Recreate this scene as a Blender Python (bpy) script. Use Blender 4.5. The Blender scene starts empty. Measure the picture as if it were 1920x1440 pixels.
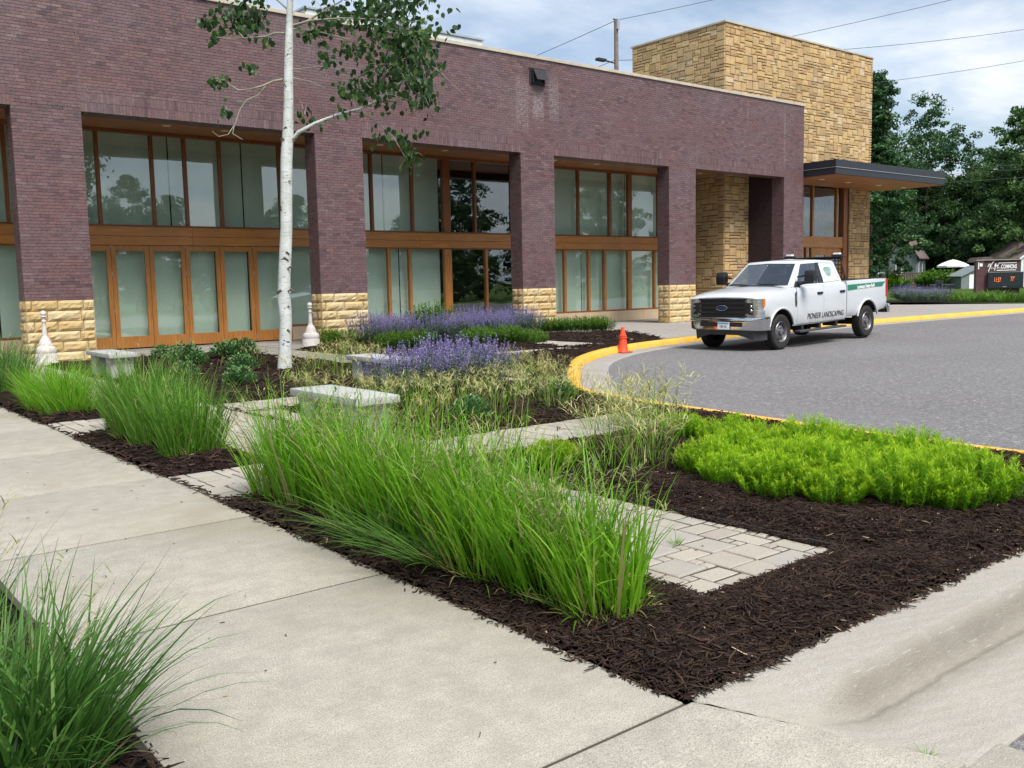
import bpy, bmesh, math, random
import numpy as np
from mathutils import Vector, Matrix

random.seed(7)
RNG = np.random.default_rng(7)
SC = bpy.context.scene
COL = SC.collection
PI = math.pi

# ------------------------------------------------------------------ camera
FPX, YAW, PITCH, ROLL, EYE = 1745.456, 0.679094, 0.107428, 0.020455, 1.5
def cam_axes():
    cy, sy, cp, sp = math.cos(YAW), math.sin(YAW), math.cos(PITCH), math.sin(PITCH)
    f = np.array([sy*cp, cy*cp, -sp]); r = np.array([cy, -sy, 0.0]); d = np.cross(f, r)
    c, s = math.cos(ROLL), math.sin(ROLL)
    return c*r + s*d, -s*r + c*d, f
AR, AD, AF = cam_axes()
cam = bpy.data.cameras.new('camera'); cam.sensor_width = 36.0; cam.lens = FPX/1920*36.0
cam.clip_start = 0.05; cam.clip_end = 2500
cam_ob = bpy.data.objects.new('camera', cam); COL.objects.link(cam_ob)
cam_ob.matrix_world = Matrix(((AR[0], -AD[0], -AF[0], 0), (AR[1], -AD[1], -AF[1], 0), (AR[2], -AD[2], -AF[2], EYE), (0, 0, 0, 1)))
SC.camera = cam_ob

def ray(x, y): return AR*((x-960)/FPX) + AD*((y-720)/FPX) + AF
def on_z(x, y, z=0.0):
    d = ray(x, y); t = (z-EYE)/d[2]; return (float(d[0]*t), float(d[1]*t))
def on_y(x, y, Y):
    d = ray(x, y); t = Y/d[1]; return Vector((d[0]*t, Y, EYE+d[2]*t))
def at_depth(x, y, D):
    d = ray(x, y); return Vector((d[0]*D, d[1]*D, EYE+d[2]*D))

# ------------------------------------------------------------------ world, sun, exposure
SUN_EL, SUN_AZ = math.radians(55), math.radians(190)      # clockwise from +Y
w = bpy.data.worlds.new('World'); SC.world = w; w.use_nodes = True
nt = w.node_tree; N = nt.nodes; L = nt.links
for n in list(N): N.remove(n)
wo = N.new('ShaderNodeOutputWorld'); bg = N.new('ShaderNodeBackground'); bg.inputs[1].default_value = 0.078
L.new(bg.outputs[0], wo.inputs[0])
sky = N.new('ShaderNodeTexSky'); sky.sky_type = 'NISHITA'; sky.sun_disc = False
sky.sun_elevation = SUN_EL; sky.sun_rotation = SUN_AZ; sky.air_density = 1.0; sky.dust_density = 1.5; sky.ozone_density = 1.2
tc = N.new('ShaderNodeTexCoord'); sp = N.new('ShaderNodeSeparateXYZ'); L.new(tc.outputs['Generated'], sp.inputs[0])
def wm(op, a, b=None, c=None):
    n = N.new('ShaderNodeMath'); n.operation = op
    for i, v in enumerate((a, b, c)):
        if v is None: continue
        if isinstance(v, (int, float)): n.inputs[i].default_value = v
        else: L.new(v, n.inputs[i])
    return n.outputs[0]
zz = wm('ADD', wm('MAXIMUM', sp.outputs[2], 0.0), 0.16)
cx = N.new('ShaderNodeCombineXYZ'); L.new(wm('DIVIDE', sp.outputs[0], zz), cx.inputs[0]); L.new(wm('DIVIDE', sp.outputs[1], zz), cx.inputs[1])
def wnoise(scale, detail, rough, dist, off):
    mp = N.new('ShaderNodeMapping'); mp.inputs['Location'].default_value = off; mp.inputs['Scale'].default_value = (1.0, 1.25, 1); L.new(cx.outputs[0], mp.inputs[0])
    n = N.new('ShaderNodeTexNoise'); n.inputs['Scale'].default_value = scale; n.inputs['Detail'].default_value = detail
    n.inputs['Roughness'].default_value = rough; n.inputs['Distortion'].default_value = dist; L.new(mp.outputs[0], n.inputs[0]); return n.outputs[0]
def wramp(fac, stops):
    r = N.new('ShaderNodeValToRGB'); e = r.color_ramp.elements
    while len(e) < len(stops): e.new(0.5)
    for i, (p, c) in enumerate(stops): e[i].position = p; e[i].color = (*c, 1)
    L.new(fac, r.inputs[0]); return r.outputs[0]
cover = wramp(wnoise(0.85, 8, 0.58, 0.35, (3.1, 1.7, 0)), [(0.34, (0.10,)*3), (0.50, (0.72,)*3), (0.62, (1.0,)*3)])
shade = wramp(wnoise(1.6, 8, 0.6, 0.3, (8.0, 4.2, 2)), [(0.30, (3.1, 3.9, 5.2)), (0.46, (4.7, 5.4, 6.3)), (0.60, (6.3, 6.6, 7.0)), (0.8, (7.0, 7.1, 7.2))])
mx = N.new('ShaderNodeMix'); mx.data_type = 'RGBA'; L.new(cover, mx.inputs[0]); L.new(sky.outputs[0], mx.inputs[6]); L.new(shade, mx.inputs[7])
L.new(mx.outputs[2], bg.inputs[0])

sun = bpy.data.lights.new('sun', 'SUN'); sun.energy = 2.75; sun.angle = math.radians(28); sun.color = (1.0, 0.96, 0.9)
sun_ob = bpy.data.objects.new('sun', sun); COL.objects.link(sun_ob); sun_ob.location = (-20, -20, 40)
sdir = Vector((math.sin(SUN_AZ)*math.cos(SUN_EL), math.cos(SUN_AZ)*math.cos(SUN_EL), math.sin(SUN_EL)))
sun_ob.rotation_euler = sdir.to_track_quat('Z', 'Y').to_euler()
SC.view_settings.view_transform = 'Standard'; SC.view_settings.look = 'None'
SC.view_settings.exposure = 1.02; SC.view_settings.gamma = 1.0; SC.view_settings.use_curve_mapping = False
SC.render.engine = 'CYCLES'; cyc = SC.cycles
cyc.use_denoising = True; cyc.max_bounces = 7; cyc.diffuse_bounces = 3; cyc.glossy_bounces = 4; cyc.transmission_bounces = 4; cyc.transparent_max_bounces = 12
cyc.sample_clamp_indirect = 6.0; cyc.caustics_reflective = False; cyc.caustics_refractive = False

# ------------------------------------------------------------------ helpers: objects and meshes
def link(o, parent=None):
    COL.objects.link(o)
    if parent is not None: o.parent = parent
    return o
def tag(o, label=None, cat=None, group=None, kind=None):
    if label: o['label'] = label
    if cat: o['category'] = cat
    if group: o['group'] = group
    if kind: o['kind'] = kind
    return o
def empty(name, loc=(0, 0, 0), rz=0.0, parent=None):
    o = bpy.data.objects.new(name, None); o.location = loc; o.rotation_euler = (0, 0, rz); o.empty_display_size = 0.2
    return link(o, parent)
def obj(name, me, mats=None, parent=None, loc=None, kind=None, smooth=False):
    if mats is not None and len(me.materials) == 0:
        for m in (mats if isinstance(mats, (list, tuple)) else [mats]): me.materials.append(m)
    o = bpy.data.objects.new(name, me)
    if loc is not None: o.location = loc
    if kind: o['kind'] = kind
    if smooth: me.polygons.foreach_set('use_smooth', [True]*len(me.polygons))
    return link(o, parent)
def mesh_np(name, V, quads=None, tris=None, tint=None, midx=None, smooth=False):
    """V n x 3; quads m x 4 and / or tris k x 3 of indices; tint: one value per vertex."""
    me = bpy.data.meshes.new(name); V = np.asarray(V, np.float32)
    Q = np.zeros((0, 4), np.int32) if quads is None else np.asarray(quads, np.int32).reshape(-1, 4)
    T = np.zeros((0, 3), np.int32) if tris is None else np.asarray(tris, np.int32).reshape(-1, 3)
    loops = np.concatenate([Q.ravel(), T.ravel()]); nq, ntr = len(Q), len(T)
    starts = np.concatenate([np.arange(nq)*4, nq*4+np.arange(ntr)*3]); tot = np.concatenate([np.full(nq, 4), np.full(ntr, 3)])
    me.vertices.add(len(V)); me.vertices.foreach_set('co', V.ravel())
    me.loops.add(len(loops)); me.loops.foreach_set('vertex_index', loops.astype(np.int32))
    me.polygons.add(nq+ntr); me.polygons.foreach_set('loop_start', starts.astype(np.int32)); me.polygons.foreach_set('loop_total', tot.astype(np.int32))
    if midx is not None: me.polygons.foreach_set('material_index', np.asarray(midx, np.int32))
    me.polygons.foreach_set('use_smooth', np.full(nq+ntr, bool(smooth)))
    me.update(calc_edges=True)
    if tint is not None:
        a = me.attributes.new('tint', 'FLOAT', 'POINT'); a.data.foreach_set('value', np.asarray(tint, np.float32))
    me.validate()
    return me
BOXF = np.array([[0, 1, 3, 2], [4, 6, 7, 5], [0, 4, 5, 1], [2, 3, 7, 6], [0, 2, 6, 4], [1, 5, 7, 3]])
BOXC = np.array([[i, j, k] for i in (-1, 1) for j in (-1, 1) for k in (-1, 1)], float)
def boxes_np(name, C, S, tint):
    """many axis-aligned boxes: centres C, full sizes S (n x 3), tint n"""
    C = np.asarray(C, float); S = np.asarray(S, float); n = len(C)
    V = (C[:, None, :] + BOXC[None]*S[:, None, :]*0.5).reshape(-1, 3)
    F = (BOXF[None] + (np.arange(n)*8)[:, None, None]).reshape(-1, 4)
    return mesh_np(name, V, F, tint=np.repeat(tint, 8))
class MB:
    def __init__(s): s.v = []; s.f = []; s.mi = []; s.t = []
    def add(s, verts, faces, mi=0, tint=0.5):
        o = len(s.v); s.v += [tuple(v) for v in verts]; s.f += [tuple(i+o for i in f) for f in faces]; s.mi += [mi]*len(faces); s.t += [tint]*len(verts); return s
    def box(s, lo, hi, mi=0, tint=0.5):
        v = [(x, y, z) for x in (lo[0], hi[0]) for y in (lo[1], hi[1]) for z in (lo[2], hi[2])]
        return s.add(v, BOXF.tolist(), mi, tint)
    def prism(s, poly, axis, a, b, mi=0, tint=0.5):
        """polygon (2-D) extruded along axis from a to b; the other two axes in order"""
        n = len(poly)
        def P(p, t):
            q = list(p); q.insert(axis, t); return tuple(q)
        v = [P(p, a) for p in poly] + [P(p, b) for p in poly]
        f = [tuple(range(n))[::-1], tuple(range(n, 2*n))] + [(i, (i+1) % n, n+(i+1) % n, n+i) for i in range(n)]
        return s.add(v, f, mi, tint)
    def lathe(s, prof, seg=24, c=(0, 0, 0), axis=2, mi=0, tint=0.5):
        v = []; n = len(prof)
        for i in range(seg):
            a = 2*PI*i/seg
            for r, h in prof:
                p = [r*math.cos(a), r*math.sin(a)]; p.insert(axis, h); v.append((p[0]+c[0], p[1]+c[1], p[2]+c[2]))
        f = [(i*n+j, ((i+1) % seg)*n+j, ((i+1) % seg)*n+j+1, i*n+j+1) for i in range(seg) for j in range(n-1)]
        return s.add(v, f, mi, tint)
    def tube(s, pts, rad, seg=8, mi=0, tint=0.5, cap=True):
        pts = [Vector(p) for p in pts]; n = len(pts)
        if isinstance(rad, (int, float)): rad = [rad]*n
        v = []; ref = Vector((0.13, 0.31, 0.94))
        for i, p in enumerate(pts):
            d = (pts[min(i+1, n-1)] - pts[max(i-1, 0)]).normalized()
            a = d.cross(ref)
            if a.length < 1e-3: a = d.cross(Vector((1, 0, 0)))
            a.normalize(); b = d.cross(a)
            for k in range(seg):
                t = 2*PI*k/seg; v.append(p + (a*math.cos(t) + b*math.sin(t))*rad[i])
        f = [(i*seg+k, i*seg+(k+1) % seg, (i+1)*seg+(k+1) % seg, (i+1)*seg+k) for i in range(n-1) for k in range(seg)]
        if cap: f += [tuple(range(seg))[::-1], tuple(range((n-1)*seg, n*seg))]
        return s.add(v, f, mi, tint)
    def mesh(s, name='mesh'):
        me = bpy.data.meshes.new(name); me.from_pydata(s.v, [], s.f); me.polygons.foreach_set('material_index', s.mi)
        a = me.attributes.new('tint', 'FLOAT', 'POINT'); a.data.foreach_set('value', s.t)
        me.update(); return me
    def build(s, name, mats, parent=None, bevel=0.0, seg=2, smooth=False, loc=None, kind=None, fix=True):
        me = s.mesh(name)
        if fix or bevel:
            bm = bmesh.new(); bm.from_mesh(me)
            bmesh.ops.recalc_face_normals(bm, faces=bm.faces)
            if bevel: 
                ed = [e for e in bm.edges if len(e.link_faces) == 2 and e.calc_face_angle(0) > 0.35]
                bmesh.ops.bevel(bm, geom=ed, offset=bevel, segments=seg, profile=0.6, affect='EDGES', clamp_overlap=True)
            bm.to_mesh(me); bm.free()
        o = obj(name, me, mats, parent, loc, kind)
        if smooth: shade(me)
        return o
def shade(me, ang=0.6):
    me.polygons.foreach_set('use_smooth', [True]*len(me.polygons))
    bm = bmesh.new(); bm.from_mesh(me)
    for e in bm.edges:
        if len(e.link_faces) == 2 and e.calc_face_angle(0) > ang: e.smooth = False
    bm.to_mesh(me); bm.free()
def copy_tree(o, parent=None):
    c = o.copy(); COL.objects.link(c); c.parent = parent
    for ch in o.children: copy_tree(ch, c)
    return c
def sstep(t): t = min(1.0, max(0.0, t)); return t*t*(3-2*t)
def sstep_np(t): t = np.clip(t, 0, 1); return t*t*(3-2*t)

# ------------------------------------------------------------------ helpers: materials
class M:
    """a small node-tree writer"""
    def __init__(s, name, rough=0.6, spec=0.5, metal=0.0, color=(0.5, 0.5, 0.5)):
        s.m = bpy.data.materials.new(name); s.m.use_nodes = True; s.t = s.m.node_tree; s.n = s.t.nodes; s.l = s.t.links
        s.b = s.n['Principled BSDF']; s.out = s.n['Material Output']
        s.b.inputs['Roughness'].default_value = rough; s.b.inputs['Specular IOR Level'].default_value = spec; s.b.inputs['Metallic'].default_value = metal
        s.b.inputs['Base Color'].default_value = (*color, 1); s._pos = None
    def pos(s):
        if s._pos is None: s._pos = s.n.new('ShaderNodeNewGeometry').outputs['Position']
        return s._pos
    def objco(s): return s.n.new('ShaderNodeTexCoord').outputs['Object']
    def scale(s, v, sc):
        n = s.n.new('ShaderNodeMapping'); n.inputs['Scale'].default_value = sc; s.l.new(v, n.inputs[0]); return n.outputs[0]
    def noise(s, scale, detail=3, rough=0.55, dist=0.0, co=None):
        n = s.n.new('ShaderNodeTexNoise'); n.inputs['Scale'].default_value = scale; n.inputs['Detail'].default_value = detail
        n.inputs['Roughness'].default_value = rough; n.inputs['Distortion'].default_value = dist
        s.l.new(co if co is not None else s.pos(), n.inputs['Vector']); return n.outputs[0]
    def voro(s, scale, co=None, feat='F1'):
        n = s.n.new('ShaderNodeTexVoronoi'); n.feature = feat; n.inputs['Scale'].default_value = scale
        s.l.new(co if co is not None else s.pos(), n.inputs['Vector']); return n
    def ramp(s, fac, stops):
        r = s.n.new('ShaderNodeValToRGB'); e = r.color_ramp.elements
        while len(e) < len(stops): e.new(0.5)
        for i, (p, c) in enumerate(stops):
            e[i].position = p; e[i].color = (*(c if isinstance(c, tuple) else (c, c, c)), 1)
        s.l.new(fac, r.inputs[0]); return r.outputs[0]
    def mix(s, fac, a, b, mode='MIX'):
        n = s.n.new('ShaderNodeMix'); n.data_type = 'RGBA'; n.blend_type = mode
        for i, v in ((0, fac), (6, a), (7, b)):
            if isinstance(v, (int, float)): n.inputs[i].default_value = v
            elif isinstance(v, tuple): n.inputs[i].default_value = (*v, 1)
            else: s.l.new(v, n.inputs[i])
        return n.outputs[2]
    def math(s, op, a, b=None, c=None):
        n = s.n.new('ShaderNodeMath'); n.operation = op
        for i, v in enumerate((a, b, c)):
            if v is None: continue
            if isinstance(v, (int, float)): n.inputs[i].default_value = v
            else: s.l.new(v, n.inputs[i])
        return n.outputs[0]
    def sep(s, v):
        n = s.n.new('ShaderNodeSeparateXYZ'); s.l.new(v, n.inputs[0]); return n.outputs
    def tint(s):
        n = s.n.new('ShaderNodeAttribute'); n.attribute_name = 'tint'; return n.outputs['Fac']
    def rnd(s): return s.n.new('ShaderNodeObjectInfo').outputs['Random']
    def color(s, c): s.l.new(c, s.b.inputs['Base Color']); return s
    def roughness(s, r): s.l.new(r, s.b.inputs['Roughness']); return s
    def bump(s, h, strength=0.4, dist=0.02):
        n = s.n.new('ShaderNodeBump'); n.inputs['Strength'].default_value = strength; n.inputs['Distance'].default_value = dist
        s.l.new(h, n.inputs['Height']); s.l.new(n.outputs[0], s.b.inputs['Normal']); return s
def plain(name, color, rough=0.5, spec=0.5, metal=0.0, var=0.12, scale=6.0):
    m = M(name, rough, spec, metal, color)
    f = m.noise(scale, 4)
    lo = tuple(c*(1-var) for c in color); hi = tuple(min(1, c*(1+var)) for c in color)
    m.color(m.ramp(f, [(0.3, lo), (0.7, hi)])); return m.m
def leafmat(name, stops, rough=0.5, trans=0.35, spec=0.3):
    m = M(name, rough, spec)
    c = m.ramp(m.tint(), stops)
    c = m.mix(0.6, c, m.ramp(m.noise(2.5, 2), [(0.3, 0.70), (0.7, 1.0)]), 'MULTIPLY')
    c = m.mix(0.35, c, m.ramp(m.rnd(), [(0.0, (0.55, 0.70, 0.75)), (0.5, (0.95, 0.95, 0.9)), (1.0, (1.0, 0.92, 0.7))]), 'MULTIPLY')
    m.color(c)
    tr = m.n.new('ShaderNodeBsdfTranslucent'); m.l.new(c, tr.inputs[0])
    mxs = m.n.new('ShaderNodeMixShader'); mxs.inputs[0].default_value = trans
    m.l.new(m.b.outputs[0], mxs.inputs[1]); m.l.new(tr.outputs[0], mxs.inputs[2]); m.l.new(mxs.outputs[0], m.out.inputs[0])
    return m.m

# ------------------------------------------------------------------ materials
def make_concrete(name, base, warm, edge=True):
    m = M(name, 0.85, 0.25)
    big = m.noise(0.9, 5, 0.6); mid = m.noise(7, 5, 0.65); fine = m.noise(160, 2, 0.7)
    d = tuple(c*0.72 for c in base)
    c = m.mix(m.ramp(big, [(0.35, 0.0), (0.68, 1.0)]), base, warm)
    c = m.mix(m.ramp(mid, [(0.38, 0.55), (0.62, 0.0)]), c, d)
    c = m.mix(m.ramp(fine, [(0.40, 0.75), (0.52, 0.0)]), c, tuple(q*0.5 for q in base))
    c = m.mix(m.ramp(m.noise(95, 1), [(0.66, 0.0), (0.74, 0.6)]), c, tuple(min(0.8, q*1.45) for q in base))
    st = m.math('MULTIPLY', m.ramp(m.noise(0.55, 6, 0.7, 0.8), [(0.48, 0.0), (0.66, 0.6)]), m.ramp(m.noise(3.5, 4), [(0.4, 0.2), (0.6, 1.0)]))
    c = m.mix(st, c, (base[0]*0.66, base[1]*0.6, base[2]*0.5))
    br = m.noise(1.0, 3, 0.6, 0.2, m.scale(m.pos(), (3.0, 170, 1)))
    c = m.mix(m.ramp(br, [(0.42, 0.22), (0.56, 0.0)]), c, tuple(q*0.62 for q in base))
    sp = m.voro(1.7); c = m.mix(m.ramp(sp.outputs['Distance'], [(0.012, 0.7), (0.020, 0.0)]), c, (0.12, 0.11, 0.10))
    m.color(c); m.bump(m.math('ADD', m.math('ADD', m.noise(160, 2, 0.7), m.math('MULTIPLY', mid, 0.8)), m.math('MULTIPLY', br, 0.7)), 0.35, 0.004)
    return m.m
MT = {}
MT['concrete'] = make_concrete('concrete_warm', (0.372, 0.346, 0.293), (0.433, 0.406, 0.346))
MT['concrete_grey'] = make_concrete('concrete_grey', (0.35, 0.325, 0.30), (0.40, 0.375, 0.345))
m = M('kerb_concrete', 0.85, 0.25); xyz = m.sep(m.pos())
big = m.noise(1.1, 5, 0.6); c = m.mix(m.ramp(big, [(0.35, 0.0), (0.68, 1.0)]), (0.345, 0.325, 0.29), (0.40, 0.38, 0.34))
c = m.mix(m.ramp(m.noise(160, 2, 0.7), [(0.40, 0.75), (0.52, 0.0)]), c, (0.24, 0.22, 0.19))
c = m.mix(m.ramp(m.noise(6, 5, 0.65), [(0.38, 0.5), (0.62, 0.0)]), c, (0.33, 0.30, 0.25))
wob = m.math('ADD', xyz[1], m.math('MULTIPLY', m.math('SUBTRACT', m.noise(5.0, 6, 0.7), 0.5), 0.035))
dirt_shade = m.ramp(wob, [(0.0, 0.0), (0.1, 0.0)])
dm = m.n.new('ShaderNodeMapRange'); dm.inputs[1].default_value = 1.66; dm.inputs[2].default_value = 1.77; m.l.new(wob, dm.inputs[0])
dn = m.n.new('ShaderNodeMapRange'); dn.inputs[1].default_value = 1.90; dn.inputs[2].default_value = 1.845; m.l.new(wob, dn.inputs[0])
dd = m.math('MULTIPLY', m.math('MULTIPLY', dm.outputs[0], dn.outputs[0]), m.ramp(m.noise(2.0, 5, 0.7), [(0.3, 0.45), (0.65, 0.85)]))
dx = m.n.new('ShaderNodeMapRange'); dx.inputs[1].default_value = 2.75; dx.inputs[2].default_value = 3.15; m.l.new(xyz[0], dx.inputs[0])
c = m.mix(m.math('MULTIPLY', dd, dx.outputs[0]), c, (0.20, 0.18, 0.15))  # grime band on the kerb face, deepened to double as its shade
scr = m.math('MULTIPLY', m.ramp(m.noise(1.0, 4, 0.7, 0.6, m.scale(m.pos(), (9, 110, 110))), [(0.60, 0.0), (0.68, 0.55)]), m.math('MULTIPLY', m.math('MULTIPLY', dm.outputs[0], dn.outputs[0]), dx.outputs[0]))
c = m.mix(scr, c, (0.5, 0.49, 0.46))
ck = m.math('ABSOLUTE', m.math('SUBTRACT', wob, 1.765)); c = m.mix(m.math('MULTIPLY', m.ramp(ck, [(0.0, 0.6), (0.016, 0.0)]), dx.outputs[0]), c, (0.13, 0.115, 0.09))  # dark line painted along the gutter corner: dirt plus contact shade
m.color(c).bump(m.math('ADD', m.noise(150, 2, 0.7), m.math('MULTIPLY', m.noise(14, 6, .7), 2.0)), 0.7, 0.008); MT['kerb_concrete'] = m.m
MT['joint'] = plain('joint_dirt', (0.07, 0.06, 0.05), 0.95, 0.1)
m = M('paver_concrete', 0.85, 0.25)
c = m.ramp(m.tint(), [(0.0, (0.28, 0.25, 0.21)), (0.5, (0.36, 0.325, 0.275)), (0.9, (0.40, 0.36, 0.305)), (1.0, (0.32, 0.30, 0.275))])
c = m.mix(m.ramp(m.noise(110, 3, 0.7), [(0.38, 0.55), (0.55, 0.0)]), c, (0.22, 0.2, 0.17))
c = m.mix(m.ramp(m.noise(6, 5, 0.65), [(0.4, 0.5), (0.62, 0.0)]), c, (0.34, 0.31, 0.26))
m.color(c).bump(m.noise(70, 4, 0.7), 0.5, 0.006); MT['paver'] = m.m
MT['edging'] = plain('black_edging', (0.02, 0.02, 0.022), 0.5, 0.4)
m = M('mulch_base', 0.95, 0.1)
m.color(m.ramp(m.noise(45, 6, 0.75), [(0.35, (0.006, 0.0035, 0.003)), (0.6, (0.028, 0.016, 0.013)), (0.75, (0.055, 0.034, 0.027))]))
m.bump(m.noise(38, 6, 0.8), 1.0, 0.03); MT['mulch'] = m.m
m = M('bark_chip', 0.85, 0.2)
c = m.ramp(m.tint(), [(0.0, (0.010, 0.006, 0.0045)), (0.5, (0.029, 0.0165, 0.0115)), (0.85, (0.066, 0.039, 0.027)), (0.975, (0.11, 0.07, 0.05)), (0.985, (0.34, 0.24, 0.15)), (1.0, (0.45, 0.34, 0.22))])
m.color(m.mix(0.4, c, m.ramp(m.noise(60, 3), [(0.3, 0.5), (0.7, 1.0)]), 'MULTIPLY')).bump(m.noise(140, 2), 0.5, 0.003); MT['chip'] = m.m
m = M('asphalt', 0.9, 0.25)
sp_ = m.voro(75).outputs['Color']
c = m.mix(m.ramp(m.noise(0.25, 5), [(0.35, 0.0), (0.65, 1.0)]), (0.185, 0.178, 0.178), (0.222, 0.215, 0.215))
c = m.mix(m.ramp(m.noise(120, 2, 0.8), [(0.40, 0.75), (0.54, 0.0)]), c, (0.055, 0.054, 0.057))
c = m.mix(m.ramp(m.noise(30, 3, 0.85), [(0.55, 0.0), (0.68, 0.8)]), c, (0.42, 0.41, 0.41))
c = m.mix(m.ramp(m.noise(17, 4, 0.85), [(0.42, 0.75), (0.55, 0.0)]), c, (0.095, 0.092, 0.096)); c = m.mix(m.ramp(m.noise(13, 3, 0.85), [(0.56, 0.0), (0.66, 0.55)]), c, (0.40, 0.39, 0.39)); c = m.mix(m.ramp(m.noise(0.12, 4, 0.6, 0.5), [(0.48, 0.0), (0.6, 0.25)]), c, (0.15, 0.145, 0.15))
m.color(c).bump(m.noise(85, 3, 0.8), 0.6, 0.01); MT['asphalt'] = m.m
m = M('yellow_kerb_paint', 0.6, 0.4)
wear = m.ramp(m.noise(6, 9, 0.82, 0.8), [(0.53, 0.0), (0.60, 0.9)])
c = m.mix(m.ramp(m.noise(1.6, 4), [(0.35, 0.0), (0.65, 1.0)]), (0.66, 0.355, 0.022), (0.74, 0.43, 0.045))
c = m.mix(wear, c, (0.34, 0.30, 0.22)); c = m.mix(m.ramp(m.noise(40, 4), [(0.56, 0.0), (0.68, 0.5)]), c, (0.28, 0.2, 0.08))
m.color(c).bump(m.noise(60, 4), 0.3, 0.004); MT['yellow'] = m.m
MT['white_paint_road'] = plain('white_road_paint', (0.50, 0.52, 0.52), 0.7, 0.3, var=0.35, scale=30)
def make_brick(name, eff=True):
    m = M(name, 0.46, 0.5)
    c = m.ramp(m.tint(), [(0.0, (0.070, 0.041, 0.045)), (0.3, (0.122, 0.070, 0.074)), (0.6, (0.150, 0.086, 0.087)), (0.8, (0.165, 0.088, 0.082)), (1.0, (0.195, 0.135, 0.138))])
    ps = m.pos(); xyz = m.sep(ps)
    band = m.noise(1.0, 5, 0.6, 0.0, m.scale(ps, (0.35, 0.35, 1.3)))
    c = m.mix(m.ramp(band, [(0.44, 0.0), (0.66, 0.55)]), c, (0.165, 0.078, 0.074))
    c = m.mix(m.ramp(m.noise(0.5, 4, 0.6, 0.3), [(0.45, 0.0), (0.7, 0.5)]), c, (0.15, 0.115, 0.132))
    c = m.mix(m.ramp(m.noise(24, 4, 0.7), [(0.36, 0.6), (0.55, 0.0)]), c, (0.05, 0.028, 0.034))
    if eff:
        def win(v, a, b, soft):     # 1 inside a..b
            return m.math('MULTIPLY', m.math('SMOOTH_MIN', m.math('MAXIMUM', m.math('DIVIDE', m.math('SUBTRACT', v, a), soft), 0.0), 1.0, 0.1),
                          m.math('MINIMUM', m.math('MAXIMUM', m.math('DIVIDE', m.math('SUBTRACT', b, v), soft), 0.0), 1.0))
        streak = m.math('MULTIPLY', win(xyz[0], 18.55, 19.1, 0.12), win(xyz[2], 6.2, 7.42, 0.5))
        for a, b, z0, z1 in ((17.9, 18.5, 5.9, 7.7, ), (19.2, 19.7, 6.3, 7.9), (28.95, 29.12, 7.0, 8.15), (28.55, 28.7, 7.5, 8.15), (27.2, 27.5, 7.7, 8.15), (31.25, 31.45, 5.6, 8.1)):
            streak = m.math('MAXIMUM', streak, m.math('MULTIPLY', m.math('MULTIPLY', win(xyz[0], a, b, 0.1), win(xyz[2], z0, z1, 0.4)), 0.6))
        bloom = m.ramp(m.noise(0.42, 5, 0.65, 0.5), [(0.54, 0.0), (0.76, 0.30)])
        f = m.math('MULTIPLY', m.math('MAXIMUM', streak, bloom), m.ramp(m.noise(14, 4, 0.75), [(0.40, 0.05), (0.62, 1.0)]))
        c = m.mix(f, c, (0.27, 0.235, 0.24))
    m.color(c).roughness(m.ramp(m.noise(9, 4), [(0.3, 0.36), (0.7, 0.6)])).bump(m.noise(55, 4, 0.7), 0.35, 0.004)
    return m.m
MT['brick'] = make_brick('purple_brown_brick')
m = M('brick_mortar', 0.9, 0.2); m.color(m.ramp(m.noise(5, 5), [(0.3, (0.10, 0.075, 0.082)), (0.7, (0.19, 0.155, 0.165))])).bump(m.noise(90, 3), 0.4, 0.003); MT['mortar'] = m.m
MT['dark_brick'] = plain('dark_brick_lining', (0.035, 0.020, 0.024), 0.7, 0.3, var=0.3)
m = M('base_stone', 0.8, 0.25)
c = m.ramp(m.tint(), [(0.0, (0.43, 0.315, 0.145)), (0.5, (0.51, 0.395, 0.205)), (1.0, (0.55, 0.45, 0.27))])
c = m.mix(m.ramp(m.noise(4.5, 6, 0.65, 0.5), [(0.45, 0.0), (0.7, 0.6)]), c, (0.52, 0.31, 0.11))
c = m.mix(m.ramp(m.noise(26, 5, 0.7), [(0.34, 0.55), (0.5, 0.0)]), c, (0.34, 0.25, 0.13))
m.color(c).bump(m.noise(24, 6, 0.7), 0.6, 0.015); MT['base_stone'] = m.m
MT['stone_mortar'] = plain('stone_mortar', (0.33, 0.25, 0.15), 0.9, 0.2, var=0.2)
m = M('ashlar_stone', 0.85, 0.2)
c = m.ramp(m.tint(), [(0.0, (0.36, 0.26, 0.145)), (0.3, (0.47, 0.335, 0.175)), (0.6, (0.53, 0.385, 0.205)), (0.85, (0.57, 0.40, 0.18)), (1.0, (0.58, 0.47, 0.31))])
c = m.mix(m.ramp(m.noise(5, 6, 0.65, 0.4), [(0.45, 0.0), (0.68, 0.55)]), c, (0.42, 0.22, 0.065))
c = m.mix(m.ramp(m.noise(0.6, 4), [(0.5, 0.0), (0.72, 0.35)]), c, (0.30, 0.26, 0.21))
c = m.mix(m.ramp(m.noise(20, 6, 0.75), [(0.33, 0.6), (0.5, 0.0)]), c, (0.2, 0.14, 0.075))
m.color(c).bump(m.noise(14, 6, 0.75), 0.8, 0.03); MT['ashlar'] = m.m
MT['ashlar_mortar'] = plain('ashlar_mortar', (0.10, 0.075, 0.045), 0.95, 0.1, var=0.3)
MT['coping'] = plain('coping_stone', (0.44, 0.39, 0.31), 0.8, 0.3, var=0.14, scale=3)
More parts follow.
